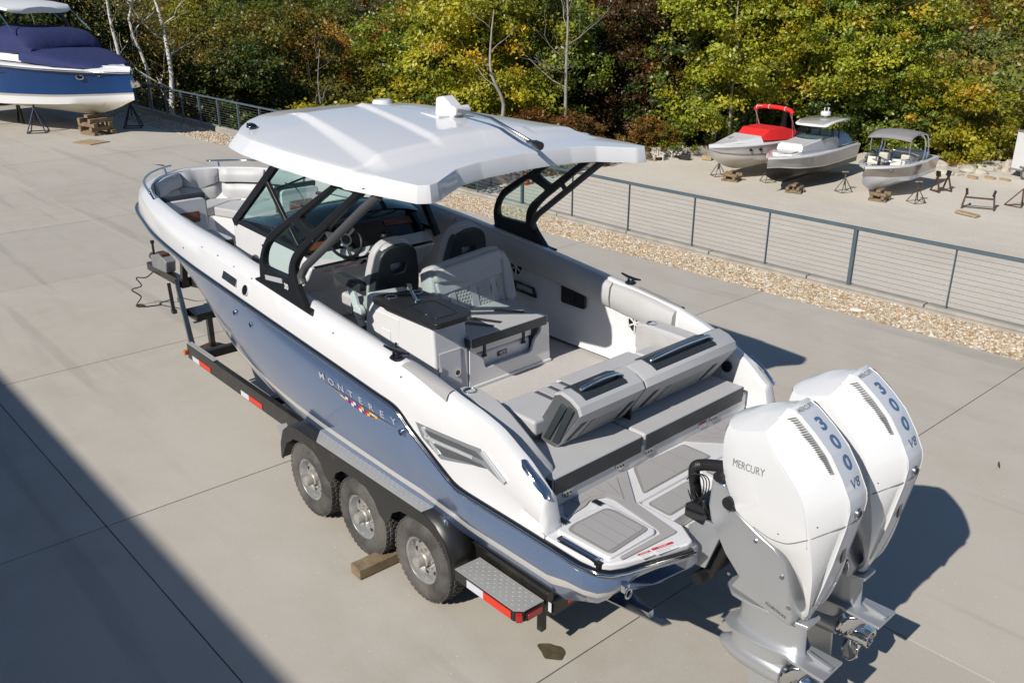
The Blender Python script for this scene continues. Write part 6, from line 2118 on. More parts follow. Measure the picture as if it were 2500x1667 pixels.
# fenders with scalloped aprons and tread plate tops
for s in (1, -1):
    yo, yi = 1.30, .98
    ztop = .90
    pf = [(5.985, .45), (5.97, .62), (5.90, .78), (5.78, .875), (5.62, ztop)] 
    pr_ = [(3.66, ztop), (3.52, .86), (3.40, .76), (3.335, .62), (3.32, .44)]
    line = pf + pr_
    g = G()
    g.loft([[(x, s * yi, z) for x, z in line], [(x, s * yo, z) for x, z in line]])
    fo = g.obj('fender', RUSTB, tr, smooth=30)
    so = fo.modifiers.new('thick', 'SOLIDIFY'); so.thickness = .01
    sk = [(5.985, .45), (5.97, .62), (5.90, .78), (5.78, .875), (5.62, ztop), (3.66, ztop), (3.52, .86), (3.40, .76), (3.335, .62), (3.32, .44), (3.345, .44), (3.37, .62), (3.45, .74), (3.60, .79), (3.80, .795), (3.98, .775), (4.10, .70), (4.15, .60), (4.22, .555), (4.30, .60), (4.36, .70), (4.48, .775), (4.66, .79), (4.86, .775), (4.97, .70), (5.03, .60), (5.10, .555), (5.17, .60), (5.22, .70), (5.34, .775), (5.52, .79), (5.70, .76), (5.85, .66), (5.94, .50), (5.95, .45)]
    G().plate([sk], .008, lambda u, v, w, s=s: (u, s * (yo + w), v)).obj('fender_apron', RUSTB, fo, smooth=None)
    tp = G().prism([(5.50, s * 1.10, ztop + .006), (5.26, s * 1.305, ztop + .006), (3.68, s * 1.305, ztop + .006), (3.66, s * 1.10, ztop + .006)], (0, 0, .006)).obj('tread_plate', TREAD, tr, smooth=None)
    def bars(x0, x1, y0, y1, z, par_):
        q = G()
        i = 0
        nx, ny = int((x1 - x0) / .034), int((y1 - y0) / .034)
        for a in range(nx):
            for b in range(ny):
                x, y = x0 + (a + .5) * .034, y0 + (b + .5) * .034
                if s * y > 1.10 and x > 5.50 - (s * y - 1.10) * 1.15: continue
                d = .011
                if (a + b) % 2: dx, dy = d, d * .35
                else: dx, dy = d * .35, -d
                u = Vector((dx, dy, 0)); v = Vector((-dy, dx, 0)) * .28
                c = Vector((x, y, z))
                q.add([c - u, c + v, c + u, c - v, c + Vector((0, 0, .0022))], [(0, 1, 4), (1, 2, 4), (2, 3, 4), (3, 0, 4)])
        o = q.obj('tread_bars', TREADB, par_, smooth=None)
        o['kind'] = 'stuff'
    bars(3.69, 5.50, min(s * 1.11, s * 1.30), max(s * 1.11, s * 1.30), ztop + .0125, tp)
    # rear step with its lamps
    zs = .60
    P = [(3.265, s * 1.315), (2.60, s * 1.315), (2.545, s * 1.26), (2.535, s * 1.075), (3.25, s * 1.075)]
    G().prism([(x, y, zs - .095) for x, y in P], (0, 0, .09)).obj('step_box', RUSTB, tr, smooth=None, bevel=.004)
    tp = G().prism([(x, y, zs - .004) for x, y in P], (0, 0, .006)).obj('tread_plate', TREAD, tr, smooth=None)
    bars(2.57, 3.24, min(s * 1.09, s * 1.30), max(s * 1.09, s * 1.30), zs + .0025, tp)
    def strip(x0, x1, z0, z1, y, m, nm, dz0=0):
        G().prism([(x0, s * y, z0), (x1, s * y, z0 + dz0), (x1, s * y, z1 + dz0), (x0, s * y, z1)], (0, s * .004, 0)).obj(nm, m, tr, smooth=None)
    strip(3.12, 2.93, zs - .085, zs - .02, 1.316, REFW, 'white_reflector')
    strip(2.93, 2.625, zs - .085, zs - .02, 1.316, REFR, 'red_reflector')
    for x in (8.36, 7.13, 6.02):
        zz = .61 - (8.4 - x) * .021
        strip(x + .18, x, zz, zz + .06, 1.046, REFW, 'white_reflector', -.004)
        strip(x, x - .30, zz, zz + .06, 1.046, REFR, 'red_reflector', -.006)
    G().box((2.565, s * 1.292, zs - .05), (.05, .05, .07), (0, 0, s * .8)).obj('side_lamp', LAMPR, tr, bevel=.008)
    G().prism([(2.530, s * y, z) for y, z in rpoly([(1.10, zs - .08), (1.245, zs - .08), (1.245, zs - .025), (1.10, zs - .025)], .025, 3)], (-.012, 0, 0)).obj('tail_lamp', LAMPR, tr, bevel=.004)
    G().prism([(2.536, s * y, z) for y, z in rpoly([(1.085, zs - .09), (1.26, zs - .09), (1.26, zs - .012), (1.085, zs - .012)], .03, 3)], (-.008, 0, 0)).obj('lamp_surround', RUBBER, tr, bevel=.004)
    G().box((2.60, s * 1.03, .40), (.05, .05, .24)).obj('rear_post', RUSTB, tr, smooth=None)
    strip(2.52, 2.49, .50, .58, 1.04, REFW, 'white_reflector')
    G().box((8.72, s * 1.05, .66), (.05, .05, .06)).obj('amber_lamp', AMBER, tr, bevel=.01)
    G().prism([(8.66, s * 1.045, ZT + .002), (7.95, s * 1.045, ZT - .01), (7.95, s * .985, ZT - .01), (8.66, s * .985, ZT + .002)], (0, 0, .008)).obj('front_tread', TREAD, tr, smooth=None)
    G().bar((5.98, s * 1.22, .60), (6.20, s * 1.16, .68), .10, .012).obj('fender_stay', TREAD, tr, smooth=None)
G().box((2.53, 0, .50), (.05, 2.0, .12)).obj('rear_beam', RUSTB, tr, smooth=None, bevel=.006)
G().box((2.502, .55, .51), (.004, .60, .07)).obj('red_reflector', REFR, tr, smooth=None)
# coupler, winch post, jack
G().box((11.75, 0, .72), (1.3, .12, .12)).obj('tongue', TRAIL, tr, smooth=None, bevel=.008)
G().prism([(12.05, -.06, .78), (11.55, -.06, .80), (11.50, -.06, .98), (11.75, -.06, 1.06), (12.1, -.06, .96)], (0, .16, 0)).obj('coupler', GALV, tr, bevel=.02)
G().box((11.75, .03, 1.04), (.22, .12, .05)).cyl((12.05, .02, .92), (12.20, .02, .92), .06).obj('coupler_cap', RUST, tr, bevel=.008)
G().cyl((12.02, .06, .95), (12.02, .06, 1.16), .018, n=10).cyl((12.02, .06, 1.16), (12.02, .06, 1.2), .03, n=10).obj('coupler_lever', RUBBER, tr)
G().bar((11.15, 0, .75), (10.95, 0, 1.55), .08, .08).box((10.98, 0, 1.55), (.2, .14, .16)).obj('winch_post', TRAIL, tr, smooth=None)
G().box((10.15, .12, .38), (.07, .07, .62)).obj('jack_leg', TRAIL, tr, smooth=None)
G().box((10.15, .12, .05), (.36, .30, .02), (0, .05, .3)).obj('jack_foot', RUST, tr, smooth=None)
G().bar((11.5, .10, .66), (11.35, .14, .28), .05).box((11.34, .14, .27), (.08, .06, .06)).obj('tongue_jack', RUSTB, tr, smooth=None)
P = smoothpath([(12.15, .07, .68), (12.2, .17, .6), (12.6, .18, .5), (12.4, .19, .42), (12.68, .25, .3), (12.7, .12, .15), (12.75, .19, .02), (12.6, .15, .015), (12.5, -.10, .015), (12.4, -.05, .08), (11.8, .0, .3)], 6)
G().tube(P, .010, 6).obj('safety_cable', RUBBER, tr, smooth=180)
G().tube([Vector((12.68 + .05 * math.cos(a), .17 + .05 * math.sin(a), .02)) for a in np.linspace(0, 6.28, 14)], .012, 6).obj('cable_hook', RUST, tr, smooth=180)
# timber chock under the middle wheel
G().box((4.40, 1.28, .055), (.15, .46, .095), (0, 0, -.03)).obj('wheel_chock', WOOD, loc=(4.40, 1.28, 0), bevel=.006)
tag(bpy.data.objects['wheel_chock'], 'brown timber block lying behind the middle trailer wheel', 'wood block')
# ================================================================== OTHER BOATS, STANDS AND YARD THINGS
def hull_sections(L, B, zb, zs, deep, rake=.34, full=2.3, n=22, flare=.12, chz=.42, cz5=None, stem=.45):
    """local frame: bow tip at the origin, bow towards +X, keel lowest at z = 0"""
    S = []
    for i in range(n + 1):
        f = (i / n) ** 0.8
        x = -L + L * f
        hb = B / 2 * (1 - max(0, (f - .45) / .55) ** full) * interp(f, [0, .3], [.93, 1])
        zr = interp(f, [0, .4, 1], [zs, zs + (zb - zs) * .25, zb])
        kz = 0 if f < 1 - rake else zr * stem * ((f - 1 + rake) / rake) ** 2.2
        cy = hb * interp(f, [0, .55, .8, 1], [.90, .86, .62, .0])
        cz = interp(f, [0, .5, .75, .9, 1], cz5 or [deep * chz, deep * (chz + .03), deep * .58, zr * (.40 + .30 * stem), zr * (stem + .12)])
        S.append((x, max(hb, .012), zr, max(cy, .008), min(cz, zr - .001), min(kz, cz)))
    return S

def hull_obj(S, bands, bottom, parent, name='hull', flare=.1):
    """bands: (t1, material index) from the rail (t 0) to the chine (t 1)"""
    rows, M = [], []
    ts = [0]
    for t1, m in bands:
        k = max(1, int((t1 - ts[-1]) / .2 + .5))
        a = ts[-1]
        for q in range(1, k + 1): ts.append(a + (t1 - a) * q / k); M.append(m)
    for x, hb, zr, cy, cz, kz in S:
        r = []
        for t in ts:
            y = hb + (cy - hb) * t
            y -= flare * math.sin(math.pi * t) * (hb - cy)
            r.append((x, y, zr + (cz - zr) * t))
        r.append((x, cy * .5, cz + (kz - cz) * .5))
        r.append((x, 0, kz))
        rows.append(r + [(a, -b, c) for a, b, c in r[-2::-1]])
    mm = M + [bottom, bottom]
    mm = mm + mm[::-1]
    g = G()
    g.loft(rows, cap0=True)
    mi = []
    for _ in range(len(rows) - 1): mi += mm
    mi.append(M[0])
    return g, mi

def deck_cap(S, inset, parent, m, camber=.05, drop=0.0, name='deck', f0=0, f1=1.0, up=0.02):
    rows = []
    n = len(S)
    for i, (x, hb, zr, *_r) in enumerate(S):
        if not (f0 <= i / (n - 1) <= f1): continue
        h = max(0, hb - inset)
        rows.append([(x, hb + .012, zr - .03), (x, hb + .012, zr + up), (x, max(0, hb - .05), zr + up + .03)] + [(x, h * t, zr + up + .03 + camber * (1 - t * t) - drop) for t in (.98, .7, .35, 0, -.35, -.7, -.98)] + [(x, -max(0, hb - .05), zr + up + .03), (x, -hb - .012, zr + up), (x, -hb - .012, zr - .03)])
    return G().loft(rows, cap0=True).obj(name, m, parent, smooth=35)

def stand_tri(p, h, m, label, cat='boat stand', group=None, r=.42, rz=0.3):
    t = thing('boat_stand', label, cat, p, group)
    g = G()
    x, y, z = p
    F_ = [(x + r * math.cos(rz + k * 1.5708), y + r * math.sin(rz + k * 1.5708), z + .02) for k in range(4)]
    for f in F_: g.tube([f, (x, y, z + h * .72)], .022, 6)
    for a, b in zip(F_, F_[1:] + F_[:1]): g.tube([a, b], .016, 6)
    g.tube([(x, y, z + h * .35), (x, y, z + h * .95)], .03, 8)
    g.obj('stand_frame', m, t, smooth=60)
    G().box((x, y, z + h), (.30, .30, .05), (.25, .1, rz)).obj('pad', WOOD, t, smooth=None)
    return t

def blocks(p, w, n, label, rz=0.0, group='timber blocking under the boats'):
    t = thing('timber_blocks', label, 'timber blocks', p, group)
    z = p[2]
    for k in range(n):
        a = rz + (math.pi / 2 if k % 2 else 0)
        for d in (-1, 1):
            G().box((p[0] - math.sin(a) * d * w * .32, p[1] + math.cos(a) * d * w * .32, z + .07 + .14 * k), (w * RND.uniform(.9, 1.1), .15, .135), (0, 0, a + RND.uniform(-.06, .06))).obj('timber', WOOD, t, smooth=None, bevel=.008, seg=1)
    G().box((p[0], p[1], z + .07 + .14 * n), (w * .7, .2, .10), (0, 0, rz + 1.57)).obj('timber', WOOD, t, smooth=None)
    return t

def place(t, loc, ang):
    t.location = loc
    t.rotation_euler = (0, 0, ang)

# ---------------- blue cruiser on stands, left
t = thing('cruiser_boat', 'large blue and white cruiser under navy canvas covers on stands by the fence bend', 'boat')
S_ = hull_sections(11.5, 3.7, 1.56, 1.86, 1.5, rake=.30, full=2.6, cz5=[.30, .34, .42, .54, .66])
g, mi = hull_obj(S_, [(.03, 1), (.74, 0), (.80, 2), (1.0, 1)], 3, t)
mk('hull', g.V, g.F, [HULLBLUE, WHITE, HULLGREY, BOTTOM], t, mi=mi, smooth=40)
deck_cap(S_, .06, t, WHITE, .10, name='deck')
rl = []
for x, hb, zr, *_r in S_: rl.append((x, hb + .02, zr - .05))
for s in (1, -1):
    G().tube([(x, s * y, z) for x, y, z in rl], .035, 6).obj('rub_rail', CHROME, t, smooth=180)
# raised foredeck coaming, canvas over the bow cockpit and over the helm
def canvas(secs, name, m, par, n=13, seed=1):
    rs_ = random.Random(seed)
    rows = []
    for x, w, z0, z1 in secs:
        row = []
        for k in range(n):
            a = math.pi * k / (n - 1)
            y = w * math.copysign(abs(math.cos(a)) ** .55, math.cos(a))
            z = z0 + (z1 - z0) * math.sin(a) ** .6
            row.append((x + rs_.uniform(-.02, .02), y, z + rs_.uniform(-.022, .022) * (0 if k in (0, n - 1) else 1)))
        rows.append(row)
    return G().loft(rows, False, True, True).obj(name, m, par, smooth=60)
G().loft([[(x, w, z), (x + .05, w - .12, z + h), (x + .05, -w + .12, z + h), (x, -w, z)] for x, w, z, h in [(-1.5, .75, 1.66, .0), (-2.0, 1.0, 1.70, .10), (-3.2, 1.4, 1.76, .18), (-4.6, 1.6, 1.82, .26), (-7.0, 1.68, 1.86, .34), (-11, 1.65, 1.86, .34)]]).obj('cabin_coaming', WHITE, t, smooth=35)
canvas([(-.75, .30, 1.62, 1.68), (-1.3, .88, 1.64, 1.80), (-2.3, 1.32, 1.70, 2.0), (-3.2, 1.52, 1.78, 2.16), (-3.9, 1.56, 1.84, 2.24)], 'bow_cover', CANVB, t, seed=2)
canvas([(-3.5, 1.30, 2.10, 2.26), (-3.85, 1.45, 2.08, 2.62), (-4.3, 1.52, 2.06, 2.82), (-6.0, 1.56, 2.06, 2.88), (-8.0, 1.58, 2.06, 2.84), (-9.6, 1.58, 2.06, 2.6), (-10.8, 1.5, 2.0, 2.3)], 'helm_cover', CANVB, t, seed=3)
# foredeck hatch and anchor
G().prism([(-.35, .10, 1.67), (-.95, .40, 1.70), (-.95, -.40, 1.70), (-.35, -.10, 1.67)], (0, 0, .03)).obj('anchor_hatch', WHITE_SOFT, t, bevel=.01)
an = G().prism([(.06, -.03, 1.35), (-.10, -.03, 1.25), (.02, -.03, 1.05), (.20, -.03, 1.12)], (0, .06, 0)).prism([(.16, -.16, 1.08), (.26, 0, 1.24), (.16, .16, 1.08), (.02, 0, 1.04)], (.02, 0, .05))
an.cyl((-.02, 0, 1.42), (.12, 0, 1.20), .035, n=8)
an.obj('anchor', CHROME, t, smooth=40)
def sp_on(x, t_, s, d=.02):
    for a, b in zip(S_[:-1], S_[1:]):
        if a[0] <= x <= b[0]:
            f = (x - a[0]) / (b[0] - a[0])
            c = [u + (v - u) * f for u, v in zip(a, b)]
            y = c[1] + (c[3] - c[1]) * t_
            y -= .1 * math.sin(math.pi * t_) * (c[1] - c[3])
            return Vector((x, s * (y + d), c[2] + (c[4] - c[2]) * t_))
for s in (1, -1):
    P = sp_on(-1.6, .22, s)
    G().tube([P + Vector((.14 * math.cos(a), -.05 * s * math.cos(a), .07 * math.sin(a))) for a in np.linspace(0, 6.283, 15)], .022, 6).obj('porthole_rim', CHROME, t, smooth=180)
    G().add([P + Vector((.13 * math.cos(a), -.05 * s * math.cos(a), .06 * math.sin(a))) for a in np.linspace(0, 6.0, 12)], [tuple(range(12))]).obj('porthole', BLACK, t)
    W_ = [sp_on(x, tt, s, .015) for x, tt in ((-4.6, .20), (-5.9, .17), (-6.0, .30), (-5.6, .33))]
    G().add(W_, [(0, 1, 2, 3)]).obj('hull_window', BLACK, t, smooth=None)
    P = sp_on(-.95, .16, s)
    G().box(P, (.12, .05, .05)).obj('hull_light', CHROME, t, bevel=.01)
# hardtop over the helm on arched supports
rows = []
for x, w, z in [(-4.75, .70, 3.42), (-4.85, 1.15, 3.46), (-5.3, 1.40, 3.56), (-6.5, 1.52, 3.66), (-8.5, 1.55, 3.68), (-9.8, 1.50, 3.58), (-10.2, 1.3, 3.46)]:
    rows.append([(x, w, z - .08), (x, w * .96, z - .01), (x, w * .6, z + .05), (x, 0, z + .08), (x, -w * .6, z + .05), (x, -w * .96, z - .01), (x, -w, z - .08), (x, -w * .9, z - .14), (x, 0, z - .12), (x, w * .9, z - .14)])
G().loft(rows, True, True, True).obj('hardtop', WHITE_SOFT, t, smooth=40)
for s in (1, -1):
    G().tube(smoothpath([(-5.6, s * 1.45, 2.3), (-5.75, s * 1.45, 2.9), (-6.2, s * 1.35, 3.4), (-6.6, s * 1.3, 3.62)], 4), .06, 8).tube(smoothpath([(-9.8, s * 1.5, 2.3), (-9.2, s * 1.45, 3.0), (-8.3, s * 1.35, 3.64)], 4), .08, 8).obj('arch_leg', TUBEGR, t, smooth=60)
    G().tube([(-4.2, s * 1.40, 2.7), (-5.3, s * 1.28, 3.5)], .022, 6).tube([(-6.0, s * 1.4, 3.0), (-7.0, s * 1.3, 3.6)], .02, 6).tube([(-8.3, s * 1.72, 1.95), (-8.2, s * 1.45, 3.6)], .03, 6).obj('stay', CHROME, t, smooth=60)
LB = math.atan2(-.225, -.974)
place(t, (29.55, -6.40, .62), LB)
def lbp(x, y, z):
    c, s = math.cos(LB), math.sin(LB)
    return (29.55 + x * c - y * s, -6.45 + x * s + y * c, z)
blocks((31.75, -5.75, 0), .95, 4, 'stacked timber blocks under the bow keel of the blue cruiser', LB)
stand_tri((33.47, -4.32, 0), 1.2, STANDB, 'blue tripod stand under the near side of the blue cruiser', group='tripod stands under boats')
stand_tri((32.4, -7.25, 0), 1.2, STANDB, 'blue tripod stand beyond the bow of the blue cruiser near the gravel', group='tripod stands under boats')
o = G().box((29.95, -4.9, .016), (.95, .75, .025), (0, 0, .35)).obj('plywood_board', WOODP, loc=(29.95, -4.9, 0), smooth=None)
tag(o, 'loose plywood board on the concrete in front of the cruiser blocks', 'board')
kk = thing('keel_rack', 'dark steel keel rack under the blue cruiser near the left edge', 'boat stand', (36.6, -3.6, 0), 'steel keel racks')
g = G()
for y in (-4.6, -2.7):
    g.bar((36.2, y, 0), (36.5, y, .75), .07).bar((36.9, y, 0), (36.6, y, .75), .07).bar((36.2, y, .05), (36.9, y, .05), .05)
g.bar((36.5, -4.6, .72), (36.5, -2.7, .72), .09)
g.obj('rack_frame', RUSTB, kk, smooth=None)

# ---------------- three boats on the lower lot
def lot_boat(name, label, L, B, zb, zs, deep, bands, mats, bottom, rake=.36, full=2.4, stem=.45):
    t = thing(name, label, 'boat')
    S = hull_sections(L, B, zb, zs, deep, rake=rake, full=full, stem=stem)
    g, mi = hull_obj(S, bands, bottom, t)
    mk('hull', g.V, g.F, mats, t, mi=mi, smooth=40)
    return t, S

# red covered day boat
t1, S = lot_boat('sport_boat', 'white sport boat with red canvas cover and red folded bimini on blocks', 8.4, 2.7, 1.55, 1.50, 1.25,
                 [(.60, 0), (.64, 1), (.67, 0), (.72, 1), (.80, 0), (1.0, 0)], [HULLPALE, MAROON, BOTTOM], 2, rake=.42, full=2.3, stem=.75)
deck_cap(S, .05, t1, WHITE, .12)
G().loft([[(x, w, z), (x + .1, w * .85, z + h), (x + .1, -w * .85, z + h), (x, -w, z)] for x, w, z, h in [(-.9, .25, 1.66, .02), (-1.8, .62, 1.66, .10), (-2.9, .95, 1.62, .24), (-3.6, 1.1, 1.6, .36)]], cap1=True).obj('foredeck', WHITE, t1, smooth=30)
for s in (1, -1):
    G().prism([(-2.1, s * .28, 1.83), (-2.6, s * .30, 1.88), (-2.6, s * .62, 1.84), (-2.1, s * .55, 1.79)], (0, 0, .02)).obj('deck_hatch', HULLPALE, t1)
    for x in (-2.6, -3.3):
        P = Vector((x, s * (interp(x, [-8.4, -4, -2.5, 0], [1.28, 1.33, 1.12, .0]) - .02), 1.22))
        for a, b in zip(S[:-1], S[1:]):
            if a[0] <= x <= b[0]:
                f = (x - a[0]) / (b[0] - a[0]); c = [u + (v - u) * f for u, v in zip(a, b)]
                P = Vector((x, s * (c[1] + (c[3] - c[1]) * .30 - .1 * .8 * (c[1] - c[3]) + .012), c[2] + (c[4] - c[2]) * .30))
        G().tube([P + Vector((.17 * math.cos(a), 0, .07 * math.sin(a))) for a in np.linspace(0, 6.28, 13)], .02, 6).add([P + Vector((.16 * math.cos(a), .004 * s, .06 * math.sin(a))) for a in np.linspace(0, 6, 10)], [tuple(range(10))]).obj('porthole', BLACK, t1)
G().loft([[(x, w, z0), (x, w * .80, z1), (x, -w * .80, z1), (x, -w, z0)] for x, w, z0, z1 in [(-3.1, 1.08, 1.72, 1.80), (-3.75, 1.2, 1.68, 2.26), (-5.2, 1.28, 1.62, 2.30), (-6.4, 1.28, 1.58, 2.0), (-7.2, 1.2, 1.56, 1.75)]], False, True, True).obj('canvas_cover', CANVR, t1, bevel=.05, seg=2, blim=20)
P = smoothpath([(-5.0, 1.32, 3.12), (-4.95, 1.15, 3.28), (-4.92, .5, 3.36), (-4.92, -.5, 3.36), (-4.95, -1.15, 3.28), (-5.0, -1.32, 3.12)], 4)
bt = G().tube(P, .13, 10).obj('folded_bimini', CANVR, t1, smooth=60)
q = G()
for i in (6, 11, 16): q.tube([P[i] + Vector((.135 * math.cos(a), 0, .135 * math.sin(a))) for a in np.linspace(0, 6.28, 13)], .02, 5)
q.tube([P[13] + Vector((.14, 0, .02)), P[14] + Vector((.13, 0, .06)), P[16] + Vector((.14, 0, 0))], .018, 5)
q.obj('tie_strap', LIGHTW, bt, smooth=180)
for s in (1, -1):
    q = G()
    q.tube([(-4.9, s * 1.24, 3.1), (-5.5, s * 1.28, 2.1), (-5.8, s * 1.3, 1.6)], .04, 6).tube([(-5.05, s * 1.27, 3.1), (-5.3, s * 1.3, 1.7)], .02, 6)
    q.obj('bimini_frame', CHROME, t1, smooth=60)
for ch in t1.children:
    if ch.name.split('.')[0] in ('folded_bimini', 'bimini_frame'):
        for v in ch.data.vertices: v.co.x -= .8
        for c2 in ch.children:
            for v in c2.data.vertices: v.co.x -= .8
    if ch.name.split('.')[0] == 'canvas_cover':
        for v in ch.data.vertices: v.co.x -= .45
place(t1, (24.8, -32.1, LOTZ + .50), rad(86))
t1.scale = (.86, .86, .86)
# grey hardtop boat
t2, S = lot_boat('walkaround_boat', 'grey hull walkaround boat with grey roof and round radar dome on blocks', 10.2, 3.1, 1.80, 1.62, 1.2,
                 [(.04, 1), (.66, 0), (.72, 1), (1.0, 2)], [HULLGREY, WHITE, BOTBLACK], 2, rake=.36, full=2.5)
# bow cockpit: open rim with a sunken deck
rows = []
for i, (x, hb, zr, *_r) in enumerate(S):
    ii = max(0, hb - .34 - .1 * (1 if x > -1.2 else 0)); dz = .34 if -6 < x < -.9 else .0
    if x <= -6: ii = hb - .25; dz = .45
    rows.append([(x, hb + .015, zr - .04), (x, hb + .01, zr + .04), (x, max(0, hb - .06), zr + .07), (x, ii, zr + .08), (x, max(0, ii - .02), zr + .08 - dz), (x, 0, zr + .09 - dz), (x, -max(0, ii - .02), zr + .08 - dz), (x, -ii, zr + .08), (x, -max(0, hb - .06), zr + .07), (x, -hb - .01, zr + .04), (x, -hb - .015, zr - .04)])
G().loft(rows, cap0=True).obj('deck', WHITE, t2, smooth=35)
P = [(-.75, .25, 2.02), (-1.2, .62, 2.03), (-2.0, .98, 2.02), (-3.2, 1.22, 1.98), (-4.4, 1.33, 1.94)]
for s in (1, -1): G().tube([(x, s * y, z) for x, y, z in smoothpath(P, 3)], .02, 6).obj('bow_rail', CHROME, t2, smooth=180)
# console forward lounge and windscreen, roof
G().loft([[(x, w, 1.55), (x, w * .93, z), (x, -w * .93, z), (x, -w, 1.55)] for x, w, z in [(-1.75, .62, 1.86), (-1.85, .72, 1.92), (-2.7, .88, 1.96), (-2.85, .88, 2.30), (-3.3, .95, 2.42), (-4.1, 1.0, 2.50), (-5.2, 1.0, 2.45), (-6.2, .95, 2.3)]], False, True, True).obj('console', WHITE, t2, bevel=.04, seg=2)
cushion('sun_pad', (-2.25, 0, 1.98), (.85, 1.32, .09), HULLGREY, t2, bev=.03)
cushion('pad_back', (-2.92, 0, 2.22), (.12, 1.45, .34), CREAM, t2, rot=(0, -.35, 0), bev=.03)
ws = [[(-3.55, .96, 2.42), (-4.35, .86, 3.20)], [(-3.30, .5, 2.44), (-4.18, .45, 3.22)], [(-3.22, 0, 2.45), (-4.12, 0, 3.23)], [(-3.30, -.5, 2.44), (-4.18, -.45, 3.22)], [(-3.55, -.96, 2.42), (-4.35, -.86, 3.20)]]
G().loft(ws).obj('windshield', GLASSD, t2, smooth=180)
for s in (1, -1):
    G().add([(-3.55, s * .96, 2.42), (-4.35, s * .86, 3.20), (-5.0, s * .92, 3.20), (-5.0, s * 1.0, 2.46)], [(0, 1, 2, 3)]).obj('side_window', GLASSD, t2)
q = G()
for s in (1, -1):
    q.tube([(-3.52, s * .97, 2.40), (-4.36, s * .87, 3.24)], .03, 6).tube([(-5.0, s * 1.0, 2.4), (-4.95, s * .9, 3.25)], .025, 6).tube([(-6.1, s * .9, 2.2), (-5.9, s * .9, 3.25)], .05, 6)
q.tube([(-3.55, .96, 2.42), (-3.22, 0, 2.46), (-3.55, -.96, 2.42)], .035, 6)
q.obj('window_frame', DARKFR, t2, smooth=60)
cushion('helm_seat', (-5.35, .3, 2.45), (.35, .55, .7), CREAM, t2, bev=.06)
cushion('helm_seat', (-5.35, -.35, 2.45), (.35, .55, .7), CREAM, t2, bev=.06)
rows = []
for x, w, z in [(-3.70, .95, 3.24), (-3.85, 1.12, 3.30), (-4.6, 1.2, 3.42), (-6.0, 1.22, 3.44), (-7.0, 1.15, 3.40), (-7.15, 1.0, 3.36)]:
    rows.append([(x, w, z - .07), (x, w, z - .01), (x, w * .86, z + .03), (x, w * .84, z + .045), (x, 0, z + .07), (x, -w * .84, z + .045), (x, -w * .86, z + .03), (x, -w, z - .01), (x, -w, z - .07), (x, 0, z - .09)])
g = G(); g.loft(rows, True, True, True)
mm = [0, 0, 0, 1, 1, 0, 0, 0, 0, 0] * (len(rows) - 1) + [0, 0]
mk('roof', g.V, g.F, [WHITE, HULLGREY], t2, mi=mm, smooth=35)
rd = G().lathe([(.10, 0), (.12, .1), (.16, .12), (.30, .14), (.32, .22), (.31, .34), (.26, .40), (0, .42)], (-5.7, 0, 3.50), n=24, cap=False).obj('radar_dome', WHITE, t2, smooth=45)
G().cyl((-5.8, .1, 3.9), (-5.85, .1, 4.05), .03).lathe([(0, 0), (.07, .02), (.07, .08), (0, .1)], (-5.85, .1, 4.03), n=12, cap=False).tube([(-5.75, -.12, 3.9), (-5.75, -.12, 4.12)], .03).obj('antenna', WHITE, rd)
canvas([(-6.1, .85, 1.75, 2.2), (-6.5, 1.05, 1.72, 2.55), (-7.4, 1.1, 1.7, 2.5), (-8.2, 1.0, 1.7, 2.1)], 'seat_cover', mat('pale_blue_canvas', (.33, .42, .55), .85, var=.1), t2, seed=8)
q = G()
for s in (1, -1): q.tube([(-6.2, s * 1.42, 1.95), (-8.0, s * 1.46, 1.93), (-9.8, s * 1.4, 1.9)], .02, 6)
q.obj('side_rail', CHROME, t2, smooth=180)
for ch in t2.children:
    nm = ch.name.split('.')[0]
    if nm in ('windshield', 'side_window', 'window_frame', 'helm_seat', 'roof', 'radar_dome', 'seat_cover'):
        for v in ch.data.vertices: v.co.x -= 1.7
        for c2 in ch.children:
            for v in c2.data.vertices: v.co.x -= 1.7
    if nm == 'console':
        for v in ch.data.vertices:
            if v.co.x < -3.0: v.co.x -= 1.7
place(t2, (21.4, -32.0, LOTZ + .32), rad(95))
t2.scale = (.78, .78, .78)
# taupe bowrider
t3, S = lot_boat('bowrider_boat', 'taupe and white bowrider with grey bimini top on blocks at the right of the row', 7.2, 2.65, 1.46, 1.26, 1.05,
                 [(.05, 1), (.72, 0), (.78, 1), (1.0, 1)], [HULLTAUPE, WHITE, BOTTOM], 1, rake=.36, full=2.6)
rows = []
for i, (x, hb, zr, *_r) in enumerate(S):
    ii = max(0, hb - .22 - .15 * (1 if x > -1.0 else 0)); dz = .42 if x < -.95 else .0
    rows.append([(x, hb + .015, zr - .04), (x, hb + .01, zr + .03), (x, max(0, hb - .05), zr + .06), (x, ii, zr + .075), (x, max(0, ii - .02), zr + .075 - dz), (x, 0, zr + .08 - dz), (x, -max(0, ii - .02), zr + .075 - dz), (x, -ii, zr + .075), (x, -max(0, hb - .05), zr + .06), (x, -hb - .01, zr + .03), (x, -hb - .015, zr - .04)])
G().loft(rows, cap0=True).obj('deck', WHITE, t3, smooth=35)
for s in (1, -1):
    cushion('bow_seat', (-1.9, s * .62, 1.30), (1.1, .45, .12), CREAM, t3, bev=.04)
    cushion('bow_back', (-2.5, s * .62, 1.46), (.14, .55, .42), CREAM, t3, rot=(0, -.2, 0), bev=.04)
    G().box((-2.85, s * .72, 1.35), (.5, .62, .5)).obj('console', DARKV if s < 0 else WHITE, t3, bevel=.03)
    cushion('helm_seat', (-4.0, s * .6, 1.45), (.5, .5, .55), CREAM, t3, bev=.08)
cushion('stern_seat', (-6.2, 0, 1.42), (.7, 1.8, .45), CREAM, t3, bev=.08)
q, gl = G(), G()
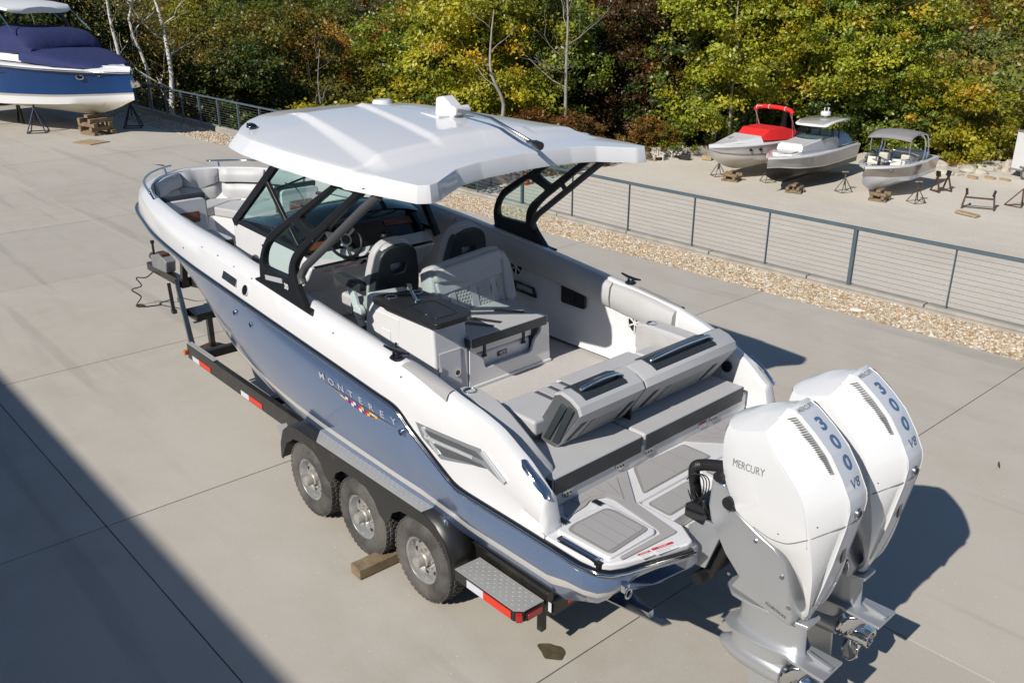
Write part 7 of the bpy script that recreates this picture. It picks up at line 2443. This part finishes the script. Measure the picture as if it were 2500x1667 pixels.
W_ = [(-2.25, 1.02), (-2.0, .45), (-1.95, .0), (-2.0, -.45), (-2.25, -1.02)]
lowp = [(-3.9, 1.22, 1.44), (-2.75, 1.18, 1.50), (-2.32, .42, 1.55), (-2.32, -.42, 1.55), (-2.75, -1.18, 1.50), (-3.9, -1.22, 1.44)]
upp = [(-4.3, 1.12, 1.66), (-3.2, 1.05, 1.98), (-2.82, .38, 2.06), (-2.82, -.38, 2.06), (-3.2, -1.05, 1.98), (-4.3, -1.12, 1.66)]
for i in range(5): gl.add([lowp[i], lowp[i + 1], upp[i + 1], upp[i]], [(0, 1, 2, 3)])
for i in range(6): q.tube([lowp[i], upp[i]], .022, 6)
q.tube(lowp, .022, 6).tube(upp, .028, 6)
gl.obj('windshield', GLASSC, t3, smooth=None)
q.obj('windshield_frame', CHROME, t3, smooth=60)
# tower with bimini
for s in (1, -1):
    q = G()
    q.tube(smoothpath([(-4.7, s * 1.2, 1.45), (-4.85, s * 1.18, 2.1), (-4.7, s * 1.1, 2.6), (-4.4, s * 1.0, 2.75)], 4), .045, 8).tube(smoothpath([(-5.2, s * 1.2, 1.45), (-5.3, s * 1.18, 2.1), (-5.05, s * 1.1, 2.7), (-4.4, s * 1.0, 2.78)], 4), .035, 8)
    q.tube([(-3.0, s * 1.05, 1.9), (-3.0, s * 1.05, 2.62)], .018, 6)
    q.obj('tower_leg', CHROME, t3, smooth=60)
G().tube([(-4.4, 1.0, 2.76), (-4.4, -1.0, 2.76)], .045, 8).obj('tower_bar', CHROME, t3, smooth=60)
rows = []
for x, z in [(-2.65, 2.60), (-3.1, 2.78), (-3.8, 2.88), (-4.6, 2.86), (-5.2, 2.74), (-5.4, 2.62)]:
    rows.append([(x, y, z + .10 * (1 - (y / 1.15) ** 2)) for y in (-1.15, -.9, -.45, 0, .45, .9, 1.15)])
b_ = G().loft(rows).obj('bimini_top', CANVG, t3, smooth=60)
so = b_.modifiers.new('thick', 'SOLIDIFY'); so.thickness = .03
for s in (1, -1):
    G().box((-.55, s * .16, 1.585), (.16, .04, .04)).obj('cleat', BLACK, t3)
G().cyl((.03, 0, 1.05), (.0, 0, 1.15), .05).obj('bow_eye', CHROME, t3)
q = G()
place(t3, (17.5, -33.7, LOTZ + .36), rad(94))
t3.scale = (.87, .87, .87)

gB = 'timber blocking under the boats'
blocks((24.4, -33.75, LOTZ), .8, 3, 'timber blocks under the bow of the red covered boat', .2)
blocks((20.9, -33.85, LOTZ), .8, 2, 'pale timber blocks under the bow of the grey hardtop boat', .3)
blocks((17.2, -35.0, LOTZ), .85, 3, 'timber blocks under the bow of the taupe bowrider', .1)
for p, m, l in (((23.1, -35.0, LOTZ), STANDG, 'thin grey stand on the near side of the red covered boat'),
                ((19.3, -35.6, LOTZ), STANDG, 'grey tripod stand on the near side of the grey hardtop boat'),
                ((15.9, -35.9, LOTZ), RUST, 'rusty tripod stand on the near side of the taupe bowrider'),
                ((25.7, -34.4, LOTZ), STANDG, 'grey stand on the far side of the red covered boat')):
    stand_tri(p, .95, m, l, group='tripod stands under boats')
# loose racks and bits to the right
def rack(p, ang, label, w=1.3, h=.62):
    t = thing('keel_rack', label, 'boat stand', p, 'steel keel racks')
    c, s = math.cos(ang), math.sin(ang)
    def q(a, b, z): return (p[0] + a * c - b * s, p[1] + a * s + b * c, p[2] + z)
    g = G()
    for e in (-w / 2, w / 2):
        for b in (-.3, .3): g.bar(q(e, b, 0), q(e * .86, 0, h), .06)
        g.bar(q(e, -.3, .04), q(e, .3, .04), .05)
    g.bar(q(-w / 2 * .9, 0, h * .75), q(w / 2 * .9, 0, h * .75), .07)
    g.bar(q(-w / 2, 0, .04), q(w / 2, 0, .04), .04)
    g.obj('rack_frame', RUST, t, smooth=None)
    for e in (-1, 1): G().box(q(e * w * .42, 0, h + .10), (.10, .22, .26), (0, e * .2, ang)).obj('pad', RUSTB, t, smooth=None)
    return t
rack((13.5, -36.75, LOTZ), .35, 'rusty keel rack standing alone on the pale gravel')
rack((16.2, -39.2, LOTZ), 1.1, 'dark rusty keel rack by the stern of the taupe bowrider', .7, .75)
t = thing('boat_stand', 'tilted triangular rusty stand lying by itself at the right', 'boat stand', (12.55, -38.4, LOTZ), 'tripod stands under boats')
g = G()
P = [(12.95, -38.3, LOTZ + .04), (12.2, -38.15, LOTZ + .04), (12.35, -38.75, LOTZ + .05), (12.3, -38.3, LOTZ + .85)]
for i in range(4):
    for j in range(i): g.tube([P[i], P[j]], .028, 6)
g.obj('stand_frame', RUST, t, smooth=60)
o = G().box((13.33, -35.2, LOTZ + .05), (1.05, .32, .09), (0, 0, -.30)).obj('loose_plank', WOODP, loc=(13.33, -35.2, LOTZ), smooth=None, bevel=.01)
tag(o, 'pale wooden plank lying on the gravel before the rusty rack', 'plank')
for i, (x, y, l) in enumerate(((16.42, -43.43, 'left timber chock on the gravel below the white rocks'), (15.73, -43.9, 'middle timber chock on the gravel below the white rocks'), (15.0, -43.9, 'right timber chock on the gravel beside the white trailer'))):
    o = G().box((x, y, LOTZ + .07), (.55, .2, .15), (0, 0, -.3)).obj('timber_chock', WOODP, loc=(x, y, LOTZ), smooth=None)
    tag(o, l, 'wood block', 'loose timber chocks on the gravel')
o = G().box((28.94, -37.9, LOTZ + .12), (.55, .35, .25), (0, 0, .4)).obj('wood_block', WOODP, loc=(28.94, -37.9, LOTZ), smooth=None)
tag(o, 'tan wooden block by the kerb left of the red covered boat', 'wood block')
o = G().box((29.8, -36.95, LOTZ + .14), (.6, .4, .28), (0, 0, .4)).obj('black_box', RUBBER, loc=(29.8, -36.95, LOTZ), smooth=None, bevel=.02)
tag(o, 'black box lying on the pale gravel near the back kerb', 'box')
# back kerb: concrete barrier pieces
kb = thing('back_kerb', 'pale concrete kerb along the back edge of the gravel lot', 'kerb', (31, -32, LOTZ))
Q = [(33.0, -18.0), (31.9, -24.0), (31.9, -30.0), (31.3, -36.0), (29.8, -40.3)]
for (ax, ay), (bx, by) in zip(Q[:-1], Q[1:]):
    for f in range(2):
        p0 = (ax + (bx - ax) * f / 2, ay + (by - ay) * f / 2); p1 = (ax + (bx - ax) * (f + .97) / 2, ay + (by - ay) * (f + .97) / 2)
        G().bar((*p0, LOTZ + .2 + RND.uniform(-.05, .05)), (*p1, LOTZ + .2 + RND.uniform(-.05, .05)), .35, .5).obj('kerb_piece', CURB, kb, smooth=None, bevel=.04)
# two white slatted pallets / chairs by the kerb
def pallet(p, ang, label, k_=.62):
    t = thing('garden_chair', label, 'chair', p, 'weathered white chairs by the kerb')
    c, s = math.cos(ang), math.sin(ang)
    def q(a, b, z): return (p[0] + k_ * (a * c - b * s), p[1] + k_ * (a * s + b * c), p[2] + k_ * z)
    for k in range(5): G().bar(q(-.35 + .0, -.36 + k * .18, .50), q(.32, -.36 + k * .18, .38), .14, .03).obj('seat_slat', LIGHTW, t, smooth=None)
    for k in range(5): G().bar(q(-.30, -.34 + k * .17, .45), q(-.62, -.34 + k * .17, 1.10), .14, .03, up=(1, 0, 0)).obj('back_slat', LIGHTW, t, smooth=None)
    for e in (-1, 1):
        G().bar(q(-.5, e * .46, .68), q(.4, e * .46, .66), .13, .035).obj('arm', LIGHTW, t, smooth=None)
        G().bar(q(.33, e * .42, 0), q(.33, e * .42, .66), .1, .04).bar(q(-.55, e * .40, 0), q(.3, e * .40, .40), .1, .04).obj('leg', LIGHTW, t, smooth=None)
    return t
pallet((30.6, -35.5, LOTZ), 2.6, 'weathered white garden chair at the left by the back kerb')
pallet((30.3, -36.9, LOTZ), 1.9, 'weathered white garden chair at the right by the back kerb')
# cone with bucket
t = thing('traffic_cone', 'orange traffic cone with a dark cap by the kerb under the hardtop edge', 'traffic cone', (33.2, -25.9, LOTZ))
t.location = (31.0, -25.6, LOTZ)
ORG[t] = Vector((31.0, -25.6, LOTZ))
G().lathe([(.24, .04), (.19, .12), (.08, .72), (.06, .74)], (31.0, -25.6, LOTZ), n=18).box((31.0, -25.6, LOTZ + .02), (.5, .5, .04)).obj('cone_body', ORANGE, t, smooth=40)
G().lathe([(.26, .66), (.24, .74), (.22, .86), (.0, .88)], (31.0, -25.6, LOTZ), n=18).obj('cap', MIDV, t, smooth=40)
o = G().lathe([(.20, 0), (.24, .5), (.22, .5), (.18, .02)], (31.2, -25.0, LOTZ), n=18).obj('bucket', MIDV, loc=(31.2, -25.0, LOTZ), smooth=40)
tag(o, 'grey bucket standing beside the orange traffic cone', 'bucket')
# rocks
ROCKL = ['pale limestone rock nearest the stern of the taupe bowrider', 'long pale limestone rock behind the left timber chock', 'rounded pale limestone rock behind the middle timber chock',
         'large pale limestone rock between the chocks and the wood', 'pale limestone rock left of the cargo trailer corner', 'pale limestone rock half hidden behind the cargo trailer corner',
         'low pale limestone rock at the left end of the rock bank', 'pale limestone rock at the back left of the rock bank', 'pale limestone rock behind the front of the cargo trailer',
         'pale limestone rock at the foot of the yellow bush', 'small pale limestone rock in front of the left end of the bank', 'flat pale limestone rock in front of the middle of the bank',
         'pale limestone rock in front of the cargo trailer corner', 'pale limestone rock hidden behind the cargo trailer wheels', 'pale limestone rock hidden behind the rear of the cargo trailer']
rk = [(17.6, -44.0), (17.3, -45.2), (17.0, -46.0), (16.6, -47.0), (16.2, -47.7), (15.6, -48.3), (18.3, -44.2), (18.8, -45.0), (15.0, -48.8), (16.0, -46.6), (17.9, -43.5), (16.8, -45.2), (15.4, -47.3), (14.4, -49.0), (13.6, -49.3)]
for i, (x, y) in enumerate(rk):
    rs_ = random.Random(300 + i)
    bm = bmesh.new()
    bmesh.ops.create_icosphere(bm, subdivisions=2, radius=1)
    sx, sy, sz = rs_.uniform(.25, .70), rs_.uniform(.25, .6), rs_.uniform(.16, .40)
    for v in bm.verts:
        k = 1 + .22 * math.sin(v.co.x * 3.1 + i) * math.cos(v.co.y * 2.7 + i * 2) + rs_.uniform(-.08, .08)
        v.co = Vector((v.co.x * sx * k, v.co.y * sy * k, v.co.z * sz * k + sz * .5))
    me = bpy.data.meshes.new('rock'); bm.to_mesh(me); bm.free()
    me.materials.append(ROCK)
    o = bpy.data.objects.new('rock', me); COL.objects.link(o)
    o.location = (x, y, LOTZ - .05)
    tag(o, ROCKL[i], 'rock', 'limestone rocks below the wood')
for i in range(34):
    rs_ = random.Random(700 + i)
    x = rs_.uniform(15.0, 19.0); y = -43.2 - (19 - x) * 1.1 + rs_.uniform(-.9, .6)
# white cargo trailer at the right edge
t = thing('cargo_trailer', 'white enclosed cargo trailer cut by the right edge of the photo', 'trailer', (13.6, -46.0, LOTZ))
A = -.42
def cq(a, b, z):
    c, s = math.cos(A), math.sin(A)
    return (15.35 - a * c * 1 + b * s, -45.4 - a * s * -1 * -1 - b * c, LOTZ + z)
def cbox(a0, a1, b0, b1, z0, z1, m, nm, par, bev=.02):
    P = [cq(a0, b0, z0), cq(a1, b0, z0), cq(a1, b1, z0), cq(a0, b1, z0)]
    return G().prism(P, (0, 0, z1 - z0)).obj(nm, m, par, bevel=bev, smooth=None)
body = cbox(0, 4.5, .0, 2.2, .45, 2.35, TRAILERW, 'body', t)
cbox(-.02, 4.52, -.02, 2.22, .38, .48, GALV, 'skirt', t)
cbox(-.03, 4.53, -.03, 2.23, 2.30, 2.38, GALV, 'roof_trim', t)
q = G()
q.add([cq(1.1, -.012, 1.75), cq(2.4, -.012, 1.62), cq(2.4, -.012, 1.66), cq(1.3, -.012, 1.82)], [(0, 1, 2, 3)])
q.obj('red_mark', DECALR, body, smooth=None)
G().text('MG SERVICE', .28, lambda a, b, d: cq(1.2 + a, -.014, 1.25 + b), bold=.004).obj('body_lettering', DECALG, body, smooth=None, recalc=False) if False else None
for a in (1.0, 1.62):
    c = Vector(cq(a, .02, .30)); d = (Vector(cq(a, -.2, .30)) - Vector(cq(a, .02, .30))).normalized()
    wq = G().cyl(c - d * .12, c + d * .08, .30, n=24).obj('wheel', TYRE, t, smooth=40)
    G().cyl(c + d * .08, c + d * .09, .17, n=18).obj('rim', RIM, wq)
cbox(.6, 2.0, -.10, .0, .60, .66, GALV, 'wheel_arch', t)
# a piece of green debris on the concrete, plastic bottle, leaf litter
def litter(x, y, l, col, nm, cat, a, b):
    P = [(x + a * math.cos(k) * (1 + .3 * math.sin(3 * k)) - b * .4 * math.sin(k), y + b * math.sin(k) + a * .3 * math.cos(k), .012 + .01 * math.sin(2 * k)) for k in np.linspace(0, 5.8, 12)]
    o = mk(nm, P, [tuple(range(12))], col, loc=(x, y, .01))
    tag(o, l, cat)
MOSS = mat('dry_moss', (.06, .065, .02), .95, var=.4, vscale=40)
litter(24.5, -4.95, 'small green leafy twig lying on the open concrete', MOSS, 'twig', 'twig', .24, .04)
litter(1.41, -4.62, 'small tuft of moss on the concrete right of the motors', MOSS, 'moss_tuft', 'moss', .012, .07)
t_ = G().tube([(4.9, -7.98, .035), (4.75, -8.05, .035)], .035, 10).cyl((4.75, -8.05, .035), (4.70, -8.07, .035), .015).obj('plastic_bottle', LIGHTW, loc=(4.8, -8, .0), smooth=60)
tag(t_, 'clear white plastic bottle lying in the gravel strip', 'bottle')

# bushes
YG, OR, DG, MG = (0.30, 0.29, 0.02), (0.38, 0.20, 0.035), (0.08, 0.125, 0.022), (0.16, 0.21, 0.025)
for x, y, c, s, l in ((36.5, -11.0, OR, .95, 'golden brown bush just behind the fence right of the blue cruiser'), (35.0, -10.7, MG, .7, 'green bush behind the fence bars under the golden one'),
                      (38.5, -11.2, DG, 1.1, 'dark green bush behind the fence by the cruiser bow'), (33.5, -11.6, DG, 1.0, 'dark bush behind the fence left of the white hardtop'),
                      (31.8, -12.5, (.11, .11, .03), 1.0, 'olive bush behind the fence at the hardtop front'), (33.4, -15.0, YG, 1.3, 'bright yellow green bush above the middle of the hardtop'),
                      (33.2, -18.0, YG, 1.45, 'large yellow green bush right of the bare grey shrub'), (34.0, -21.0, MG, 1.4, 'leafy green bush above the light mast'),
                      (33.6, -27.5, (.16, .08, .02), 1.1, 'rust brown bush behind the back kerb'), (33.0, -31.5, (.14, .08, .02), 1.0, 'brown orange bush in the dark gap of the wood'),
                      (31.5, -39.0, MG, 1.1, 'green bush at the kerb left of the red covered boat'), (32.0, -36.3, (.20, .12, .02), .8, 'small golden bush by the garden chairs'),
                      (19.0, -47.8, YG, 1.35, 'yellow green bush right behind the taupe bowrider'), (16.0, -50.6, (.15, .15, .02), 1.3, 'yellow bush above the white rocks'),
                      (13.2, -51.6, MG, 1.25, 'green bush left of the white trailer'), (22.0, -47.2, MG, 1.2, 'green bush behind the grey bimini'),
                      (26.5, -45.5, DG, 1.2, 'dark bush between the red boat and the hardtop boat'), (10.8, -53.2, (.13, .14, .03), 1.3, 'olive bush behind the white trailer')):
    bush(x, y, terr(x, y) - .1, c, s, l)

# bare trees: pale stems at the left, grey dead trees in the middle
def bare(name, label, u, r_, seed, H_, r, m, W, nl, tw, low, lean, sparse=None, rz=0):
    x, y = at_px(u, r_)
    me = trunk_mesh('trunk', seed, H_, r, nl, m, W, low, tw, lean, 1.25)
    return put(name, label, 'tree', x, y, terr(x, y) - .2, sparse, me, (.22, .185, .035), 1.0, rz, None)
bare('birch_tree', 'straight pale barked tree nearest the blue cruiser', 398, 46.5, 502, 13, .15, BIRCH, 4.0, 5, 2, .45, .015)
bare('birch_tree', 'curved pale barked tree between the two other pale stems', 445, 47.0, 503, 13, .14, BIRCH, 4.5, 6, 2, .4, .05, SPARSE)
bare('birch_tree', 'pale barked tree leaning right behind the cruiser bow', 500, 47.5, 501, 13, .19, BIRCH, 6.5, 8, 3, .35, .06, SPARSE)
bare('bare_tree', 'thin bare shrub like tree above the front of the hardtop', 832, 47.5, 504, 9, .08, DEADW, 4.5, 14, 6, .12, .02)
bare('dead_tree', 'dead grey tree with bare drooping branches in the dark gap', 1368, 50, 505, 13, .12, DEADW, 7.5, 12, 7, .35, .01)
bare('dead_tree', 'broken bare grey tree leaning left above the light mast', 1215, 46.5, 506, 9.0, .16, DEADW, 5.0, 4, 3, .5, .12)
bare('bare_tree', 'slim grey stem standing inside the big bright trees', 1735, 54.5, 507, 12, .09, DEADW, 3.0, 6, 4, .3, .02)
